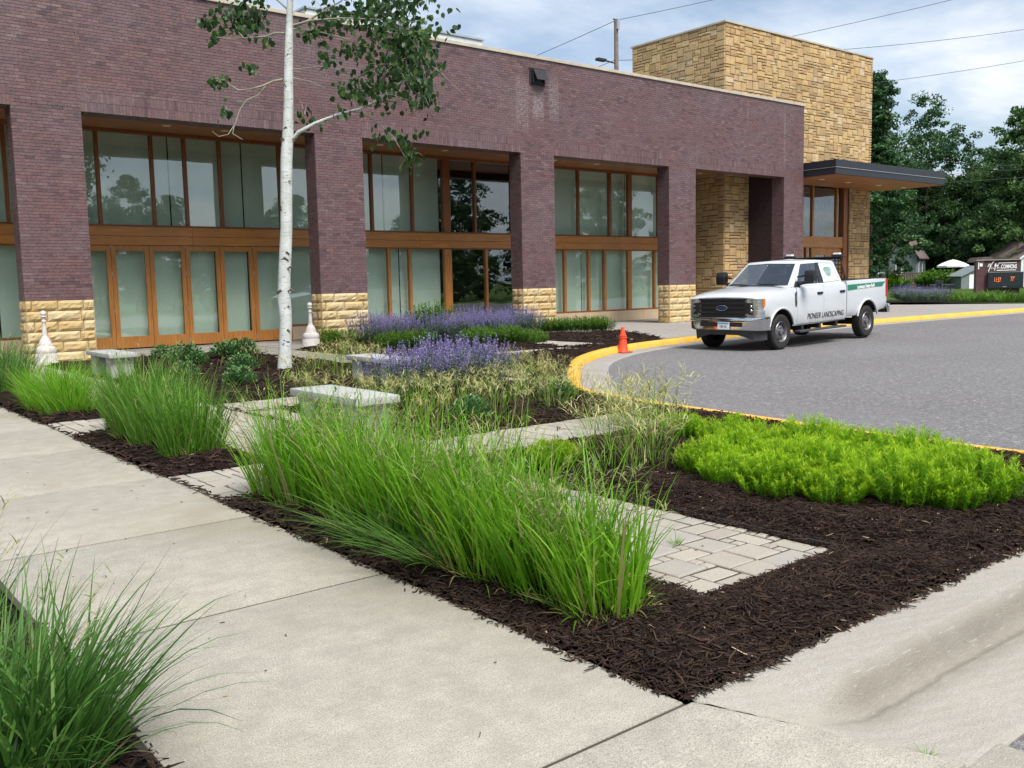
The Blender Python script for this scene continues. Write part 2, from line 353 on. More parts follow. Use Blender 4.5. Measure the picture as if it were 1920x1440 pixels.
def make_wood(name, a, b, dark, axis, rough=0.42):
    m = M(name, rough, 0.5)
    sc = [1.2, 1.2, 1.2]; sc = [28.0, 28.0, 28.0]; sc[axis] = 1.6
    co = m.scale(m.pos(), tuple(sc))
    g = m.noise(1.0, 6, 0.65, 1.2, co)
    c = m.ramp(g, [(0.28, dark), (0.45, a), (0.62, b), (0.8, a)])
    c = m.mix(m.ramp(m.noise(1.1, 4), [(0.3, 0.45), (0.7, 0.0)]), c, dark)
    m.color(c).bump(g, 0.15, 0.002); return m.m
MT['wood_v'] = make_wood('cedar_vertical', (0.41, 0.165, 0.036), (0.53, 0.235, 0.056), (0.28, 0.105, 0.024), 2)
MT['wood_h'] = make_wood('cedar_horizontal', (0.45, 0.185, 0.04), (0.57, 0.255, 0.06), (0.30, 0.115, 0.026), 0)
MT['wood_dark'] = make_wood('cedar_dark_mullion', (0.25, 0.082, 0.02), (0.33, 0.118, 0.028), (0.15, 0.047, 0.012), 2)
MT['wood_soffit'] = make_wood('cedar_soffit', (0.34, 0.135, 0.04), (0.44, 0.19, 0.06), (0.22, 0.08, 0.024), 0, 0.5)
def make_glass(name, tintc, refl, rough=0.0, wob=0.02):
    m = bpy.data.materials.new(name); m.use_nodes = True; t = m.node_tree; n = t.nodes; l = t.links; n.remove(n['Principled BSDF']); out = n['Material Output']
    g = n.new('ShaderNodeBsdfGlossy'); g.inputs['Roughness'].default_value = rough; g.inputs['Color'].default_value = (0.95, 0.97, 1.0, 1)
    tr = n.new('ShaderNodeBsdfTransparent'); tr.inputs[0].default_value = (*tintc, 1)
    lw = n.new('ShaderNodeLayerWeight'); lw.inputs[0].default_value = 0.5
    p5 = n.new('ShaderNodeMath'); p5.operation = 'POWER'; p5.inputs[1].default_value = 5.0; l.new(lw.outputs['Facing'], p5.inputs[0])
    ad = n.new('ShaderNodeMath'); ad.operation = 'MULTIPLY_ADD'; ad.inputs[1].default_value = 1.0-refl; ad.inputs[2].default_value = refl; ad.use_clamp = True; l.new(p5.outputs[0], ad.inputs[0])
    mx = n.new('ShaderNodeMixShader'); l.new(ad.outputs[0], mx.inputs[0]); l.new(tr.outputs[0], mx.inputs[1]); l.new(g.outputs[0], mx.inputs[2]); l.new(mx.outputs[0], out.inputs[0])
    if wob:
        ge = n.new('ShaderNodeNewGeometry'); no = n.new('ShaderNodeTexNoise'); no.inputs['Scale'].default_value = 1.3; no.inputs['Detail'].default_value = 1.0
        l.new(ge.outputs['Position'], no.inputs['Vector']); bp = n.new('ShaderNodeBump'); bp.inputs['Strength'].default_value = wob; bp.inputs['Distance'].default_value = 0.1
        l.new(no.outputs[0], bp.inputs['Height']); l.new(bp.outputs[0], g.inputs['Normal'])
    return m
MT['glass'] = make_glass('window_glass', (0.945, 0.985, 0.96), 0.115)
MT['shade'] = plain('pale_green_roller_shade', (0.76, 0.89, 0.80), 0.9, 0.1, var=0.05, scale=1.2)
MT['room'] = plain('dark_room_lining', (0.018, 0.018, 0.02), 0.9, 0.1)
MT['sill'] = plain('tan_sill_stone', (0.56, 0.44, 0.30), 0.8, 0.25, var=0.08, scale=2)
MT['lamp_trim'] = plain('downlight_trim', (0.75, 0.66, 0.52), 0.5)
MT['dark_metal'] = plain('charcoal_metal', (0.028, 0.031, 0.04), 0.45, 0.5, 0.3)
MT['metal_line'] = plain('pale_metal_line', (0.45, 0.46, 0.48), 0.35, 0.5, 0.6)
MT['black_vent'] = plain('black_vent_metal', (0.02, 0.02, 0.022), 0.5, 0.4)
MT['roof_unit'] = plain('pale_grey_sheet_metal', (0.50, 0.55, 0.54), 0.5, 0.4)
MT['roof'] = plain('flat_roof_membrane', (0.3, 0.3, 0.3), 0.9, 0.1)
m = M('granite_bench', 0.7, 0.35)
c = m.mix(m.ramp(m.noise(90, 3, 0.8), [(0.4, 0.6), (0.6, 0.0)]), (0.44, 0.45, 0.43), (0.25, 0.25, 0.24))
m.color(m.mix(m.ramp(m.noise(3, 5), [(0.4, 0.4), (0.65, 0.0)]), c, (0.36, 0.37, 0.33))).bump(m.noise(60, 3), 0.3, 0.004); MT['bench'] = m.m
m = M('weathered_white_stone', 0.75, 0.3)
c = m.mix(m.ramp(m.noise(8, 5, 0.7), [(0.5, 0.0), (0.7, 0.6)]), (0.60, 0.55, 0.52), (0.40, 0.31, 0.28))
m.color(c).bump(m.noise(50, 4), 0.3, 0.004); MT['white_stone'] = m.m
MT['orange'] = plain('cone_orange', (0.66, 0.07, 0.025), 0.55, 0.4, var=0.12, scale=20)

# ================================================================== the setting
def rise(x): return 0.1*sstep((x-17.0)/10.0)
def grid_sheet(name, xs, ys, zf, mat, label=None, kind='structure', smooth=True):
    xs = np.asarray(xs, float); ys = np.asarray(ys, float); X, Y = np.meshgrid(xs, ys, indexing='ij')
    Z = zf(X, Y); nx, ny = len(xs), len(ys)
    V = np.stack([X.ravel(), Y.ravel(), Z.ravel()], 1)
    i = (np.arange(nx-1)[:, None]*ny + np.arange(ny-1)[None]).ravel()
    F = np.stack([i, i+ny, i+ny+1, i+1], 1)
    o = obj(name, mesh_np(name, V, F, smooth=smooth), mat); tag(o, label, None, None, kind); return o
rise_np = lambda X: 0.1*sstep_np((X-17.0)/10.0)
m = M('lawn_grass', 0.9, 0.1)
m.color(m.mix(m.ramp(m.noise(0.25, 5), [(0.35, 0.0), (0.65, 1.0)]), (0.045, 0.085, 0.016), (0.075, 0.12, 0.025))).bump(m.noise(8, 5, 0.8), 1.0, 0.1); MT['lawn'] = m.m
def lawn_z(X, Y):
    d = X*math.sin(YAW)+Y*math.cos(YAW)
    return 0.085 + 0.22*sstep_np((np.hypot(X, Y)-66)/40.0)
grid_sheet('ground', [-700, -60, 0, 60, 900], [-700, -60, 0, 60, 900], lambda X, Y: X*0-0.20, MT['lawn'])
grid_sheet('lawn', np.concatenate([np.linspace(46.6, 130, 40), [220, 420]]), np.concatenate([np.linspace(17.0, 120, 40), [220, 420]]), lawn_z, MT['lawn'])
# asphalt of the drive and of the street behind the camera
grid_sheet('asphalt_drive', np.concatenate([np.linspace(8.0, 48, 60), [80, 140]]), [-9.0, 0.0, 1.4, 6.0, 12.0, 17.0], lambda X, Y: -0.128+rise_np(X), MT['asphalt'])
grid_sheet('street', [-80, 8.0], [-9.0, 0.0, 1.45], lambda X, Y: X*0-0.174, MT['asphalt'])
# concrete apron in front of the arcade and the tower
def apron_z(X, Y): return -0.004 + rise_np(X)*np.clip((24.5-Y)/7.5, 0, 1)
ap = grid_sheet('forecourt_pavement', np.linspace(-4, 46.6, 60), np.concatenate([np.linspace(16.25, 21.0, 8), np.linspace(21.4, 25.4, 6)]), lambda X, Y: np.where((X < 16.8) & (Y < 20.0), -0.16, apron_z(X, Y)), MT['concrete_grey'])
# joints of the forecourt: dark recessed-looking strips laid into the surface
jm = MB()
for X in (19.9, 23.0, 26.1, 29.2, 32.3, 35.4, 38.5, 41.6):
    jm.add([(X, 17.2, apron_z(np.float64(X), np.float64(17.2))+0.004), (X+0.014, 17.2, apron_z(np.float64(X), np.float64(17.2))+0.004), (X+0.014, 25.0, 0.003+apron_z(np.float64(X), np.float64(25.0))), (X, 25.0, 0.003+apron_z(np.float64(X), np.float64(25.0)))], [(0, 1, 2, 3)])
for X in (4.0, 7.1, 10.2, 13.3, 16.4): jm.box((X, 21.0, -0.01), (X+0.014, 25.1, 0.0002))
jm.box((-3, 23.1, -0.01), (18.0, 23.114, 0.0002))
jm.build('expansion_joint', MT['joint'], ap, fix=False)

# yellow kerb with its gutter, swept along the edge of the drive
KERB = [(8.10, -1.0), (8.10, 1.0), (8.08, 2.6), (8.1, 4.3), (8.2, 5.5), (8.33, 6.6), (8.44, 7.6), (8.58, 8.5), (8.95, 9.66), (9.8, 10.75), (10.92, 11.95), (12.4, 13.42), (14.0, 14.55), (15.7, 15.38), (17.9, 15.98), (20.0, 16.15), (24, 16.2), (30, 16.2), (38, 16.2), (46, 16.2), (70, 16.2), (120, 16.2)]
def catmull(P, n=8):
    P = [Vector((*p, 0)) for p in P]; out = []
    for i in range(len(P)-1):
        a, b, c, d = P[max(i-1, 0)], P[i], P[i+1], P[min(i+2, len(P)-1)]
        for k in range(n):
            t = k/n; out.append(0.5*((2*b)+(c-a)*t+(2*a-5*b+4*c-d)*t*t+(3*b-a-3*c+d)*t**3))
    out.append(P[-1]); return out
KL = catmull(KERB)
KXY = np.array([(p.x, p.y) for p in KL])
def sweep(name, prof, mat, zoff=0.0):
    mb = MB(); n = len(prof); v = []
    for i, p in enumerate(KL):
        d = (KL[min(i+1, len(KL)-1)]-KL[max(i-1, 0)]).normalized(); nn = Vector((d.y, -d.x, 0)); r = rise(p.x)
        for a, z in prof: q = p + nn*a; v.append((q.x, q.y, z+r))
    f = [(i*n+j, (i+1)*n+j, (i+1)*n+j+1, i*n+j+1) for i in range(len(KL)-1) for j in range(n-1)]
    mb.add(v, f); o = mb.build(name, mat, fix=False); shade(o.data, 0.9); tag(o, kind='structure'); return o
sweep('kerb', [(-0.005, -0.16), (-0.005, 0.0), (0.015, 0.014), (0.12, 0.014), (0.165, -0.004), (0.19, -0.05), (0.215, -0.119)], MT['yellow'])
sweep('gutter', [(0.205, -0.122), (0.45, -0.124), (0.70, -0.120), (0.72, -0.135)], MT['concrete_grey'])

# near street kerb: a rolled kerb that runs out into the ramp of the sidewalk
def near_kerb_z(X, Y):
    tp = sstep_np((X-2.72)/0.42)
    prof = np.interp(Y, [0.9, 1.36, 1.40, 1.66, 1.75, 1.79, 1.81, 1.825, 1.84, 1.862, 1.90, 2.13], [-0.19, -0.17, -0.160, -0.156, -0.150, -0.138, -0.11, -0.06, -0.022, -0.002, 0.006, 0.008])
    ramp = np.interp(Y, [0.9, 1.40, 2.05, 2.13], [-0.18, -0.146, -0.006, 0.006])
    return ramp*(1-tp)+prof*tp + 0.004*np.sin(X*9+Y*5)*np.sin(X*3.1) + 0.0018*np.sin(X*41+Y*33)*np.sin(Y*57-X*13) + 0.0012*np.sin(X*97)*np.sin(Y*83)
def nk_edge(Y): return 2.503 + 0.80*np.clip(2.09-Y, 0, 1)
nx, ny = 150, 130
uu = np.linspace(0, 1, nx)**1.3; yy = np.linspace(1.36, 2.115, ny)
U, YY = np.meshgrid(uu, yy, indexing='ij'); XX = nk_edge(YY) + U*(9.0-nk_edge(YY)); ZZ = near_kerb_z(XX, YY)
ZZ[0, :] -= 0.010; ZZ[:, 0] -= 0.05
i = (np.arange(nx-1)[:, None]*ny+np.arange(ny-1)[None]).ravel()
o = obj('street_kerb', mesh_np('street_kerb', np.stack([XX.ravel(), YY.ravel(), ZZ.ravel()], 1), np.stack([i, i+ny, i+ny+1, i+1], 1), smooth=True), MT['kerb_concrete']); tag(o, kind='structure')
mb = MB(); mb.add([(3.46, 0.95, -0.168), (4.6, 0.9, -0.168), (4.5, 1.20, -0.168), (3.75, 1.27, -0.168), (3.52, 1.21, -0.168)], [(0, 1, 2, 3, 4)])
tag(mb.build('road_marking', MT['white_paint_road']), kind='structure')

# sidewalk: slabs with tooled joints over a dark bed
sw = grid_sheet('sidewalk', [0.86, 2.46], [2.09, 23.0], lambda X, Y: X*0-0.007, MT['joint'], smooth=False)
JY = [2.10, 4.15, 5.83, 7.58, 9.45, 11.3, 13.15, 15.0, 16.85, 18.7, 20.55, 22.4]
def slab(name, quad, parent, z0=0.0, z1=0.0, t=0.10, r=0.010):
    """a concrete slab: quad of 4 xy, z0 at its first edge, z1 at its last"""
    k = len(quad); mb = MB(); zs = [z0, z0]+[z1]*(k-2)
    top = [(x, y, z) for (x, y), z in zip(quad, zs)]
    mb.add(top+[(x, y, z-t) for x, y, z in top], [tuple(range(k)), tuple(range(2*k-1, k-1, -1))]+[(i, i+k, (i+1) % k+k, (i+1) % k) for i in range(k)])
    o = mb.build(name, MT['concrete'], parent, bevel=r, seg=2, smooth=True); return o
for a, b in zip(JY[:-1], JY[1:]):
    g = 0.0085; e = random.uniform(-0.002, 0.002)
    slab('slab', [(0.885, a+g), (2.462, a+g), (2.462, b-g), (0.885, b-g)], sw, e, e)
slab('slab', [(0.3, 1.2), (3.06, 1.38), (2.492, 2.10-0.006), (0.3, 2.10-0.006)], sw, -0.142, 0.0)
slab('slab', [(0.3, 0.55), (3.22, 0.55), (3.30, 1.378), (3.05, 1.368), (0.3, 1.192)], sw, -0.150, -0.150)
slab('slab', [(-1.8, 1.2), (0.29, 1.2), (0.29, 2.09), (-1.8, 2.09)], sw, -0.142, 0.0)

# ------------------------------------------------------------------ garden: paths, mulch
PATHS = [(3.37, 4.53, 2.74, 21.0), (2.47, 3.37, 6.42, 7.54), (2.47, 3.37, 10.44, 11.68), (4.53, 7.5, 6.45, 7.47), (4.53, 4.98, 7.47, 10.85), (4.53, 9.35, 10.85, 11.9),
         (8.95, 10.1, 11.9, 20.95), (4.6, 8.95, 15.88, 16.2), (10.1, 14.5, 15.35, 16.1), (14.75, 16.0, 16.1, 19.0)]
KFINE = [q for q in KXY if 2.0 < q[1] < 16.16 and q[0] < 20.5][::1]
def in_garden(X, Y):
    kx = np.interp(Y, KXY[:120, 1], KXY[:120, 0])
    right = np.where(Y < 16.0, kx, np.where(Y < 19.3, 18.0+(Y-16.0)*0.55, 19.75-(Y-19.3)*1.8))
    return (X > 2.452) & (Y > 2.10) & (Y < 20.95) & (X < right)
def in_paths(X, Y, g=0.0):
    r = np.zeros(np.shape(X), bool)
    for a, b, c, d in PATHS: r |= (X > a-g) & (X < b+g) & (Y > c-g) & (Y < d+g)
    return r
_ph = RNG.uniform(0, 6.28, 12)
def mulch_noise(X, Y):
    return 0.014*np.sin(X*3.1+_ph[0])*np.sin(Y*2.7+_ph[1]) + 0.011*np.sin(X*7.3+Y*3.9+_ph[2]) + 0.008*np.sin(Y*9.1-X*4.7+_ph[3]) + 0.006*np.sin(X*17+_ph[4])*np.sin(Y*15+_ph[5])
def edge_dist(X, Y):
    """0 at the edge of a bed, 1 well inside"""
    d = np.minimum(np.minimum(X-2.452, Y-2.10), 1.0)
    sh_ = np.shape(X); xf, yf = np.ravel(X), np.ravel(Y); kd = np.full(xf.shape, 9.0)
    for p in KFINE: kd = np.minimum(kd, (xf-p[0])**2+(yf-p[1])**2)
    d = np.minimum(d, np.maximum(np.sqrt(kd).reshape(sh_)-0.06, 0)*0.55)
    for a, b, c, e in PATHS:
        dx = np.maximum(np.maximum(a-X, X-b), 0); dy = np.maximum(np.maximum(c-Y, Y-e), 0)
        d = np.minimum(d, np.hypot(dx, dy))
    return np.clip(d, 0, 1)
def mulch_z(X, Y):
    d = edge_dist(X, Y); bed = np.where(in_paths(X, Y, -0.02), 0.0, 1.0)
    z = 0.004 + 0.062*sstep_np(d/0.35) + mulch_noise(X, Y)*np.clip(d/0.15, 0.15, 1)
    return np.where(bed > 0, z, -0.075)
xs = np.arange(2.452, 20.2, 0.065); ys = np.arange(2.10, 20.98, 0.065)
X, Y = np.meshgrid(xs, ys, indexing='ij'); Z = mulch_z(X, Y); ok = in_garden(X, Y)
nx, ny = X.shape
cell = ok[:-1, :-1] & ok[1:, :-1] & ok[:-1, 1:] & ok[1:, 1:]
i = (np.arange(nx-1)[:, None]*ny+np.arange(ny-1)[None])[cell]
used = np.zeros(nx*ny, bool); F = np.stack([i, i+ny, i+ny+1, i+1], 1); used[F.ravel()] = True
remap = np.cumsum(used)-1
mul = obj('mulch_bed', mesh_np('mulch_bed', np.stack([X.ravel(), Y.ravel(), Z.ravel()], 1)[used], remap[F], smooth=True), MT['mulch'])
tag(mul, 'dark brown shredded bark mulch beds between the paths', None, None, 'stuff')
# small bed beside the camera, on the other edge of the sidewalk
def fg_z(X, Y): return -0.01 + 0.075*sstep_np((0.9-X)/0.35)*sstep_np((Y-2.09)/0.3) + mulch_noise(X, Y)*0.8
grid_sheet('mulch_bed', np.arange(-2.6, 0.90, 0.05), np.arange(2.1, 8.0, 0.05), fg_z, MT['mulch'], 'dark mulch around the grass tuft at the bottom corner', 'stuff')
# shredded bark pieces
def shreds(n, px, py, pz, lmin, lmax, wmin, wmax, seed, light=0.003):
    r = np.random.default_rng(seed)
    ln = r.uniform(lmin, lmax, n)*r.choice([0.6, 1.0, 1.35], n); wd = r.uniform(wmin, wmax, n); th = wd*r.uniform(0.3, 0.7, n)
    az = r.uniform(0, 2*np.pi, n); tl = r.normal(0, 0.22, n); rl = r.normal(0, 0.5, n)
    d = np.stack([np.cos(az)*np.cos(tl), np.sin(az)*np.cos(tl), np.sin(tl)], 1)
    s = np.stack([-np.sin(az)*np.cos(rl), np.cos(az)*np.cos(rl), np.sin(rl)], 1); u = np.cross(d, s)
    c = np.stack([px, py, pz], 1)
    bend = r.normal(0, 0.12, n)[:, None]*ln[:, None]
    def pt(a, b, k): return c + d*(a*ln)[:, None] + s*((b*wd)[:, None] + bend*(1-4*a*a if np.isscalar(a) else 0)) + u*(k*th)[:, None]
    one = np.ones(n)
    V = np.stack([pt(-.5*one, -.35, 0) - s*bend*0, pt(-.5*one, .35, 0), pt(-.46*one, 0, .8),
                  pt(0*one, -.55, 0)+s*bend, pt(0*one, .55, 0)+s*bend, pt(0*one, 0, 1)+s*bend,
                  pt(.5*one, -.28, 0), pt(.5*one, .28, 0), pt(.45*one, 0, .7)], 1).reshape(-1, 3)
    Q = np.array([[0, 3, 5, 2], [1, 2, 5, 4], [3, 6, 8, 5], [4, 5, 8, 7]]); T = np.array([[0, 2, 1], [6, 7, 8]])
    o = (np.arange(n)*9)[:, None, None]
    tint = r.beta(2, 2.2, n)*0.97; tint[r.random(n) < light] = 1.0
    return V, (Q[None]+o).reshape(-1, 4), (T[None]+o).reshape(-1, 3), np.repeat(tint, 9)
def scatter(n, x0, x1, y0, y1, seed):
    r = np.random.default_rng(seed); X = r.uniform(x0, x1, n); Y = r.uniform(y0, y1, n)
    k = in_garden(X, Y) & ~in_paths(X, Y, -0.03); return X[k], Y[k]
parts = []
for (n, x0, x1, y0, y1, l0, l1, w0, w1) in ((76000, 2.45, 8.2, 2.1, 5.0, .014, .085, .0025, .0095), (14000, 2.45, 8.4, 5.0, 8.0, .04, .10, .008, .018), (13000, 2.45, 9.6, 8.0, 14.0, .05, .12, .012, .024), (9000, 4.5, 20.0, 12.0, 21.0, .06, .15, .016, .032)):
    px, py = scatter(n, x0, x1, y0, y1, n); pz = mulch_z(px, py) + np.random.default_rng(n+1).uniform(0.0, 0.02, len(px))
    parts.append(shreds(len(px), px, py, pz, l0, l1, w0, w1, n+2))
# spilled along the edges
r_ = np.random.default_rng(5)
ey = r_.uniform(2.2, 14, 900); ex = 2.455 - np.abs(r_.normal(0, 0.016, 900))*(0.4+np.abs(np.sin(ey*3.1)+np.sin(ey*7.7))); k = ~(((ey > 6.42) & (ey < 7.54)) | ((ey > 10.44) & (ey < 11.68)))
ex, ey = ex[k], ey[k]; parts.append(shreds(len(ex), ex, ey, ex*0+0.006, .02, .06, .004, .010, 6, 0.02))
ex = r_.uniform(2.5, 8.0, 900); ey = 2.11-np.abs(r_.normal(0, 0.014, 900))*(0.4+np.abs(np.sin(ex*3.7)+np.sin(ex*8.3))); parts.append(shreds(len(ex), ex, ey, ex*0+0.014, .02, .06, .004, .010, 7, 0.02))
ex = r_.uniform(0.95, 4.5, 90); ey = r_.uniform(2.2, 9, 90); parts.append(shreds(len(ex), ex, ey, ex*0+0.005, .008, .035, .003, .007, 8, 0.1))
pe = r_.uniform(0, 1, 1500); ex = np.where(r_.random(1500) < .5, 3.37, 4.53)+r_.normal(0, 0.018, 1500); ey = 2.74+pe*8; parts.append(shreds(1500, ex, ey, ex*0+0.012, .02, .06, .004, .010, 9, 0.01))
ex = r_.uniform(3.37, 4.53, 1000); ey = 2.745+r_.normal(0, 0.02, 1000); parts.append(shreds(1000, ex, ey, ex*0+0.012, .02, .06, .004, .010, 19, 0.01))
ex = r_.uniform(-0.8, 0.9, 6500); ey = r_.uniform(2.12, 4.6, 6500); parts.append(shreds(6500, ex, ey, fg_z(ex, ey)+r_.uniform(0, 0.02, 6500), .03, .085, .005, .014, 10, 0.006))
off = 0; VV, QQ, TT, tt = [], [], [], []
for V, Q, T, t in parts: VV.append(V); QQ.append(Q+off); TT.append(T+off); tt.append(t); off += len(V)
o = obj('bark_chips', mesh_np('bark_chips', np.concatenate(VV), np.concatenate(QQ), np.concatenate(TT), np.concatenate(tt)), MT['chip'])
tag(o, 'loose dark brown bark shreds covering the beds', None, None, 'stuff')

# pavers of the paths
def pack(nu, nv, sizes, rng):
    occ = np.zeros((nu, nv), bool); out = []
    for j in range(nv):
        for i in range(nu):
            if occ[i, j]: continue
            opts = [s for s in sizes]; rng.shuffle(opts)
            for (a, b) in opts+[(1, 1)]:
                if i+a <= nu and j+b <= nv and not occ[i:i+a, j:j+b].any():
                    occ[i:i+a, j:j+b] = True; out.append((i, j, a, b)); break
    return out
prng = random.Random(3)
def paver_geo(w, h, t=0.07, r=0.009):
    v = []; g = 0.0065
    W, H = w/2-g, h/2-g
    for (dx, dy, z) in ((0, 0, -t), (0, 0, -r), (r*0.35, r*0.35, -r*0.35), (r*1.1, r*1.1, 0.0)):
        for sx, sy in ((-1, -1), (1, -1), (1, 1), (-1, 1)): v.append((sx*(W-dx), sy*(H-dy), z))
    f = [(12, 13, 14, 15)]
    for k in range(3):
        for q in range(4): f.append((k*4+q, k*4+(q+1) % 4, k*4+4+(q+1) % 4, k*4+4+q))
    return v, f
jb = MB()
for a, b, c, d in PATHS: jb.add([(a-.001, c-.001, -0.006), (b+.001, c-.001, -0.006), (b+.001, d+.001, -0.006), (a-.001, d+.001, -0.006)], [(0, 1, 2, 3)])
pav = jb.build('paver_path', MT['joint'], fix=False); tag(pav, kind='structure')
allp = []
for (a, b, c, d) in PATHS:
    near = c < 12
    U = 0.078 if near else 0.1
    nu, nv = max(2, round((b-a)/U)), max(2, round((d-c)/U)); su, sv = (b-a)/nu, (d-c)/nv
    for (i, j, p, q) in pack(nu, nv, [(3, 3), (3, 3), (2, 3), (3, 2), (3, 4), (2, 2), (4, 3)], prng):
        allp.append((a+(i+p/2)*su, c+(j+q/2)*sv, p*su, q*sv))
# the near end of the walk is ragged where the mulch lies over it
allp.sort(key=lambda q: math.hypot(q[0], q[1]))
cache = {}
for k, (x, y, pw, ph) in enumerate(allp[:300]):
    var = prng.randrange(5); key = (round(pw, 3), round(ph, 3), var)
    if key not in cache:
        v, f = paver_geo(pw, ph); mb = MB(); mb.add(v, f, 0, [0.1, 0.35, 0.55, 0.8, 1.0][var]); me = mb.mesh('paver'); me.materials.append(MT['paver']); cache[key] = me
    o = bpy.data.objects.new('paver', cache[key]); o.location = (x, y, prng.uniform(-0.003, 0.004)); o.rotation_euler = (prng.gauss(0, 0.008), prng.gauss(0, 0.008), prng.gauss(0, 0.008)); link(o, pav)
mb = MB()
for (x, y, pw, ph) in allp[300:]:
    v, f = paver_geo(pw, ph); dz = prng.uniform(-0.003, 0.004); mb.add([(x+p[0], y+p[1], p[2]+dz) for p in v], f, 0, prng.random())
o = mb.build('paving', MT['paver'], pav, fix=False, kind='stuff')
mb = MB(); mb.box((4.545, 2.8, -0.05), (4.56, 6.43, 0.022)); mb.box((4.99, 7.49, -0.05), (5.0, 10.83, 0.02)); mb.build('edging_strip', MT['edging'], pav)

# ================================================================== brick building with its arcade
YF, YB, YG = 21.8, 22.35, 25.2            # front face, back of the piers, glazing
PIERS = [(-2.45, -1.1), (4.43, 5.81), (11.34, 12.72), (18.10, 19.44), (24.70, 26.10), (31.33, 32.62)]
ZS, ZL, ZP = 1.34, 5.38, 8.17             # top of the stone base, underside of the lintel, top of the brickwork
XL, XR = -2.45, 32.62
B = empty('brick_building', ((XL+XR)/2, YF, 0)); BO = Vector(B.location)
tag(B, 'long purple-brown brick building with arcade, stone pier bases and wood framed glass', 'building')
def bpart(mb, name, mat, **k):
    o = mb.build(name, mat, None, **k); o.parent = B; o.matrix_parent_inverse = Matrix.Translation(-BO); return o
def bobj(name, me, mat, loc=None, kind=None):
    o = obj(name, me, mat, None, loc, kind); o.parent = B; o.matrix_parent_inverse = Matrix.Translation(-BO); return o
mb = MB(); IN = 0.007
for a, b in PIERS: mb.box((a+IN, YF+IN, ZS-0.02), (b-IN, YB, ZL+0.1))
mb.box((XL+IN, YF+IN, ZL+0.012), (XR-IN, YB, ZP))
bpart(mb, 'wall_core', MT['mortar'])
# bricks: running bond, soldier courses over the openings
BL, BH, BJ = 0.203, 0.0677, 0.008
cent, size = [], []
brng = random.Random(11)
def front_brick(x0, x1, z0, z1):
    if x1-x0 < 0.03 or z1-z0 < 0.02: return
    dp = 0.03; y = YF + brng.uniform(-0.0015, 0.0015)
    cent.append(((x0+x1)/2, y+dp/2, (z0+z1)/2)); size.append((x1-x0-BJ, dp, z1-z0-BJ))
def course(x0, x1, z0, z1, odd):
    x = x0 - (BL/2 if odd else 0)
    while x < x1-1e-6: front_brick(max(x, x0), min(x+BL, x1), z0, z1); x += BL
nb = round((ZL-ZS)/BH); bh1 = (ZL-ZS)/nb
for a, b in PIERS:
    for k in range(nb): course(a, b, ZS+k*bh1, ZS+(k+1)*bh1, k % 2)
ZSo = ZL+0.42
for k in range(len(PIERS)-1):
    a, b = PIERS[k][1], PIERS[k+1][0]; n = round((b-a)/BH); st = (b-a)/n
    for i in range(n):
        for z0 in (ZL, ZL+0.21): front_brick(a+i*st, a+(i+1)*st, z0, z0+0.21)
ns = round((ZSo-ZL)/BH); bs = (ZSo-ZL)/ns
for a, b in PIERS:
    for k in range(ns): course(a, b, ZL+k*bs, ZL+(k+1)*bs, (k+nb) % 2)
nu = round((ZP-ZSo)/BH); bu = (ZP-ZSo)/nu
for k in range(nu): course(XL, XR, ZSo+k*bu, ZSo+(k+1)*bu, (k+ns+nb) % 2)
nfront = len(cent)
# returns of the piers (faces towards -X and +X) and the underside of the lintel
def side_brick(x, y0, y1, z0, z1, sg):
    dp = 0.03; cent.append((x-sg*dp/2, (y0+y1)/2, (z0+z1)/2)); size.append((dp, y1-y0-BJ, z1-z0-BJ))
for a, b in PIERS:
    for k in range(nb):
        z0, z1 = ZS+k*bh1, ZS+(k+1)*bh1; ycut = [YF+0.031, YF+0.13, YF+0.33, YB] if k % 2 else [YF+0.031, YF+0.23, YF+0.43, YB]
        for y0, y1 in zip(ycut[:-1], ycut[1:]): side_brick(a, y0, y1, z0, z1, -1); side_brick(b, y0, y1, z0, z1, 1)
for k in range(round((ZP-ZL)/BH)):
    z0 = ZL+k*BH; ycut = [YF+0.031, YF+0.13, YF+0.33, YB] if k % 2 else [YF+0.031, YF+0.23, YF+0.43, YB]
    for y0, y1 in zip(ycut[:-1], ycut[1:]): side_brick(XR, y0, y1, z0, min(z0+BH, ZP), 1)
for k in range(len(PIERS)-1):
    a, b = PIERS[k][1], PIERS[k+1][0]; n = round((b-a)/BH); st = (b-a)/n
    for i in range(n):
        for y0, y1 in ((YF+0.031, YF+0.22), (YF+0.22, YF+0.42), (YF+0.42, YB)):
            cent.append((a+(i+.5)*st, (y0+y1)/2, ZL+0.015)); size.append((st-BJ, y1-y0-BJ, 0.03))
cent = np.array(cent); size = np.array(size); ntint = RNG.beta(1.6, 1.6, len(cent))
# the 300 bricks that show largest: on the pier beside the folding doors and the one next to it
cand = np.where((np.arange(len(cent)) < nfront) & (cent[:, 2] < ZL) & (cent[:, 0] > 4.4) & (cent[:, 0] < 5.85) & (size[:, 0] > 0.15))[0]
near = cand[np.argsort(cent[cand, 2])][:300]; far = np.setdiff1d(np.arange(len(cent)), near)
bobj('brickwork', boxes_np('brickwork', cent[far], size[far], ntint[far]), MT['brick'], kind='stuff')
vars_ = {}
for q in near:
    key = (round(size[q, 0], 3), int(ntint[q]*8))
    if key not in vars_: me = boxes_np('brick', [(0, 0, 0)], [size[q]], np.array([(key[1]+.5)/8])); me.materials.append(MT['brick']); vars_[key] = me
    bobj('brick', vars_[key], None, tuple(cent[q]))
# control joints beside the piers
mb = MB()
for a, b in PIERS[1:5]: mb.box((b-0.006, YF-0.003, ZSo), (b+0.006, YF+0.01, ZP))
bpart(mb, 'control_joint', MT['mortar'])
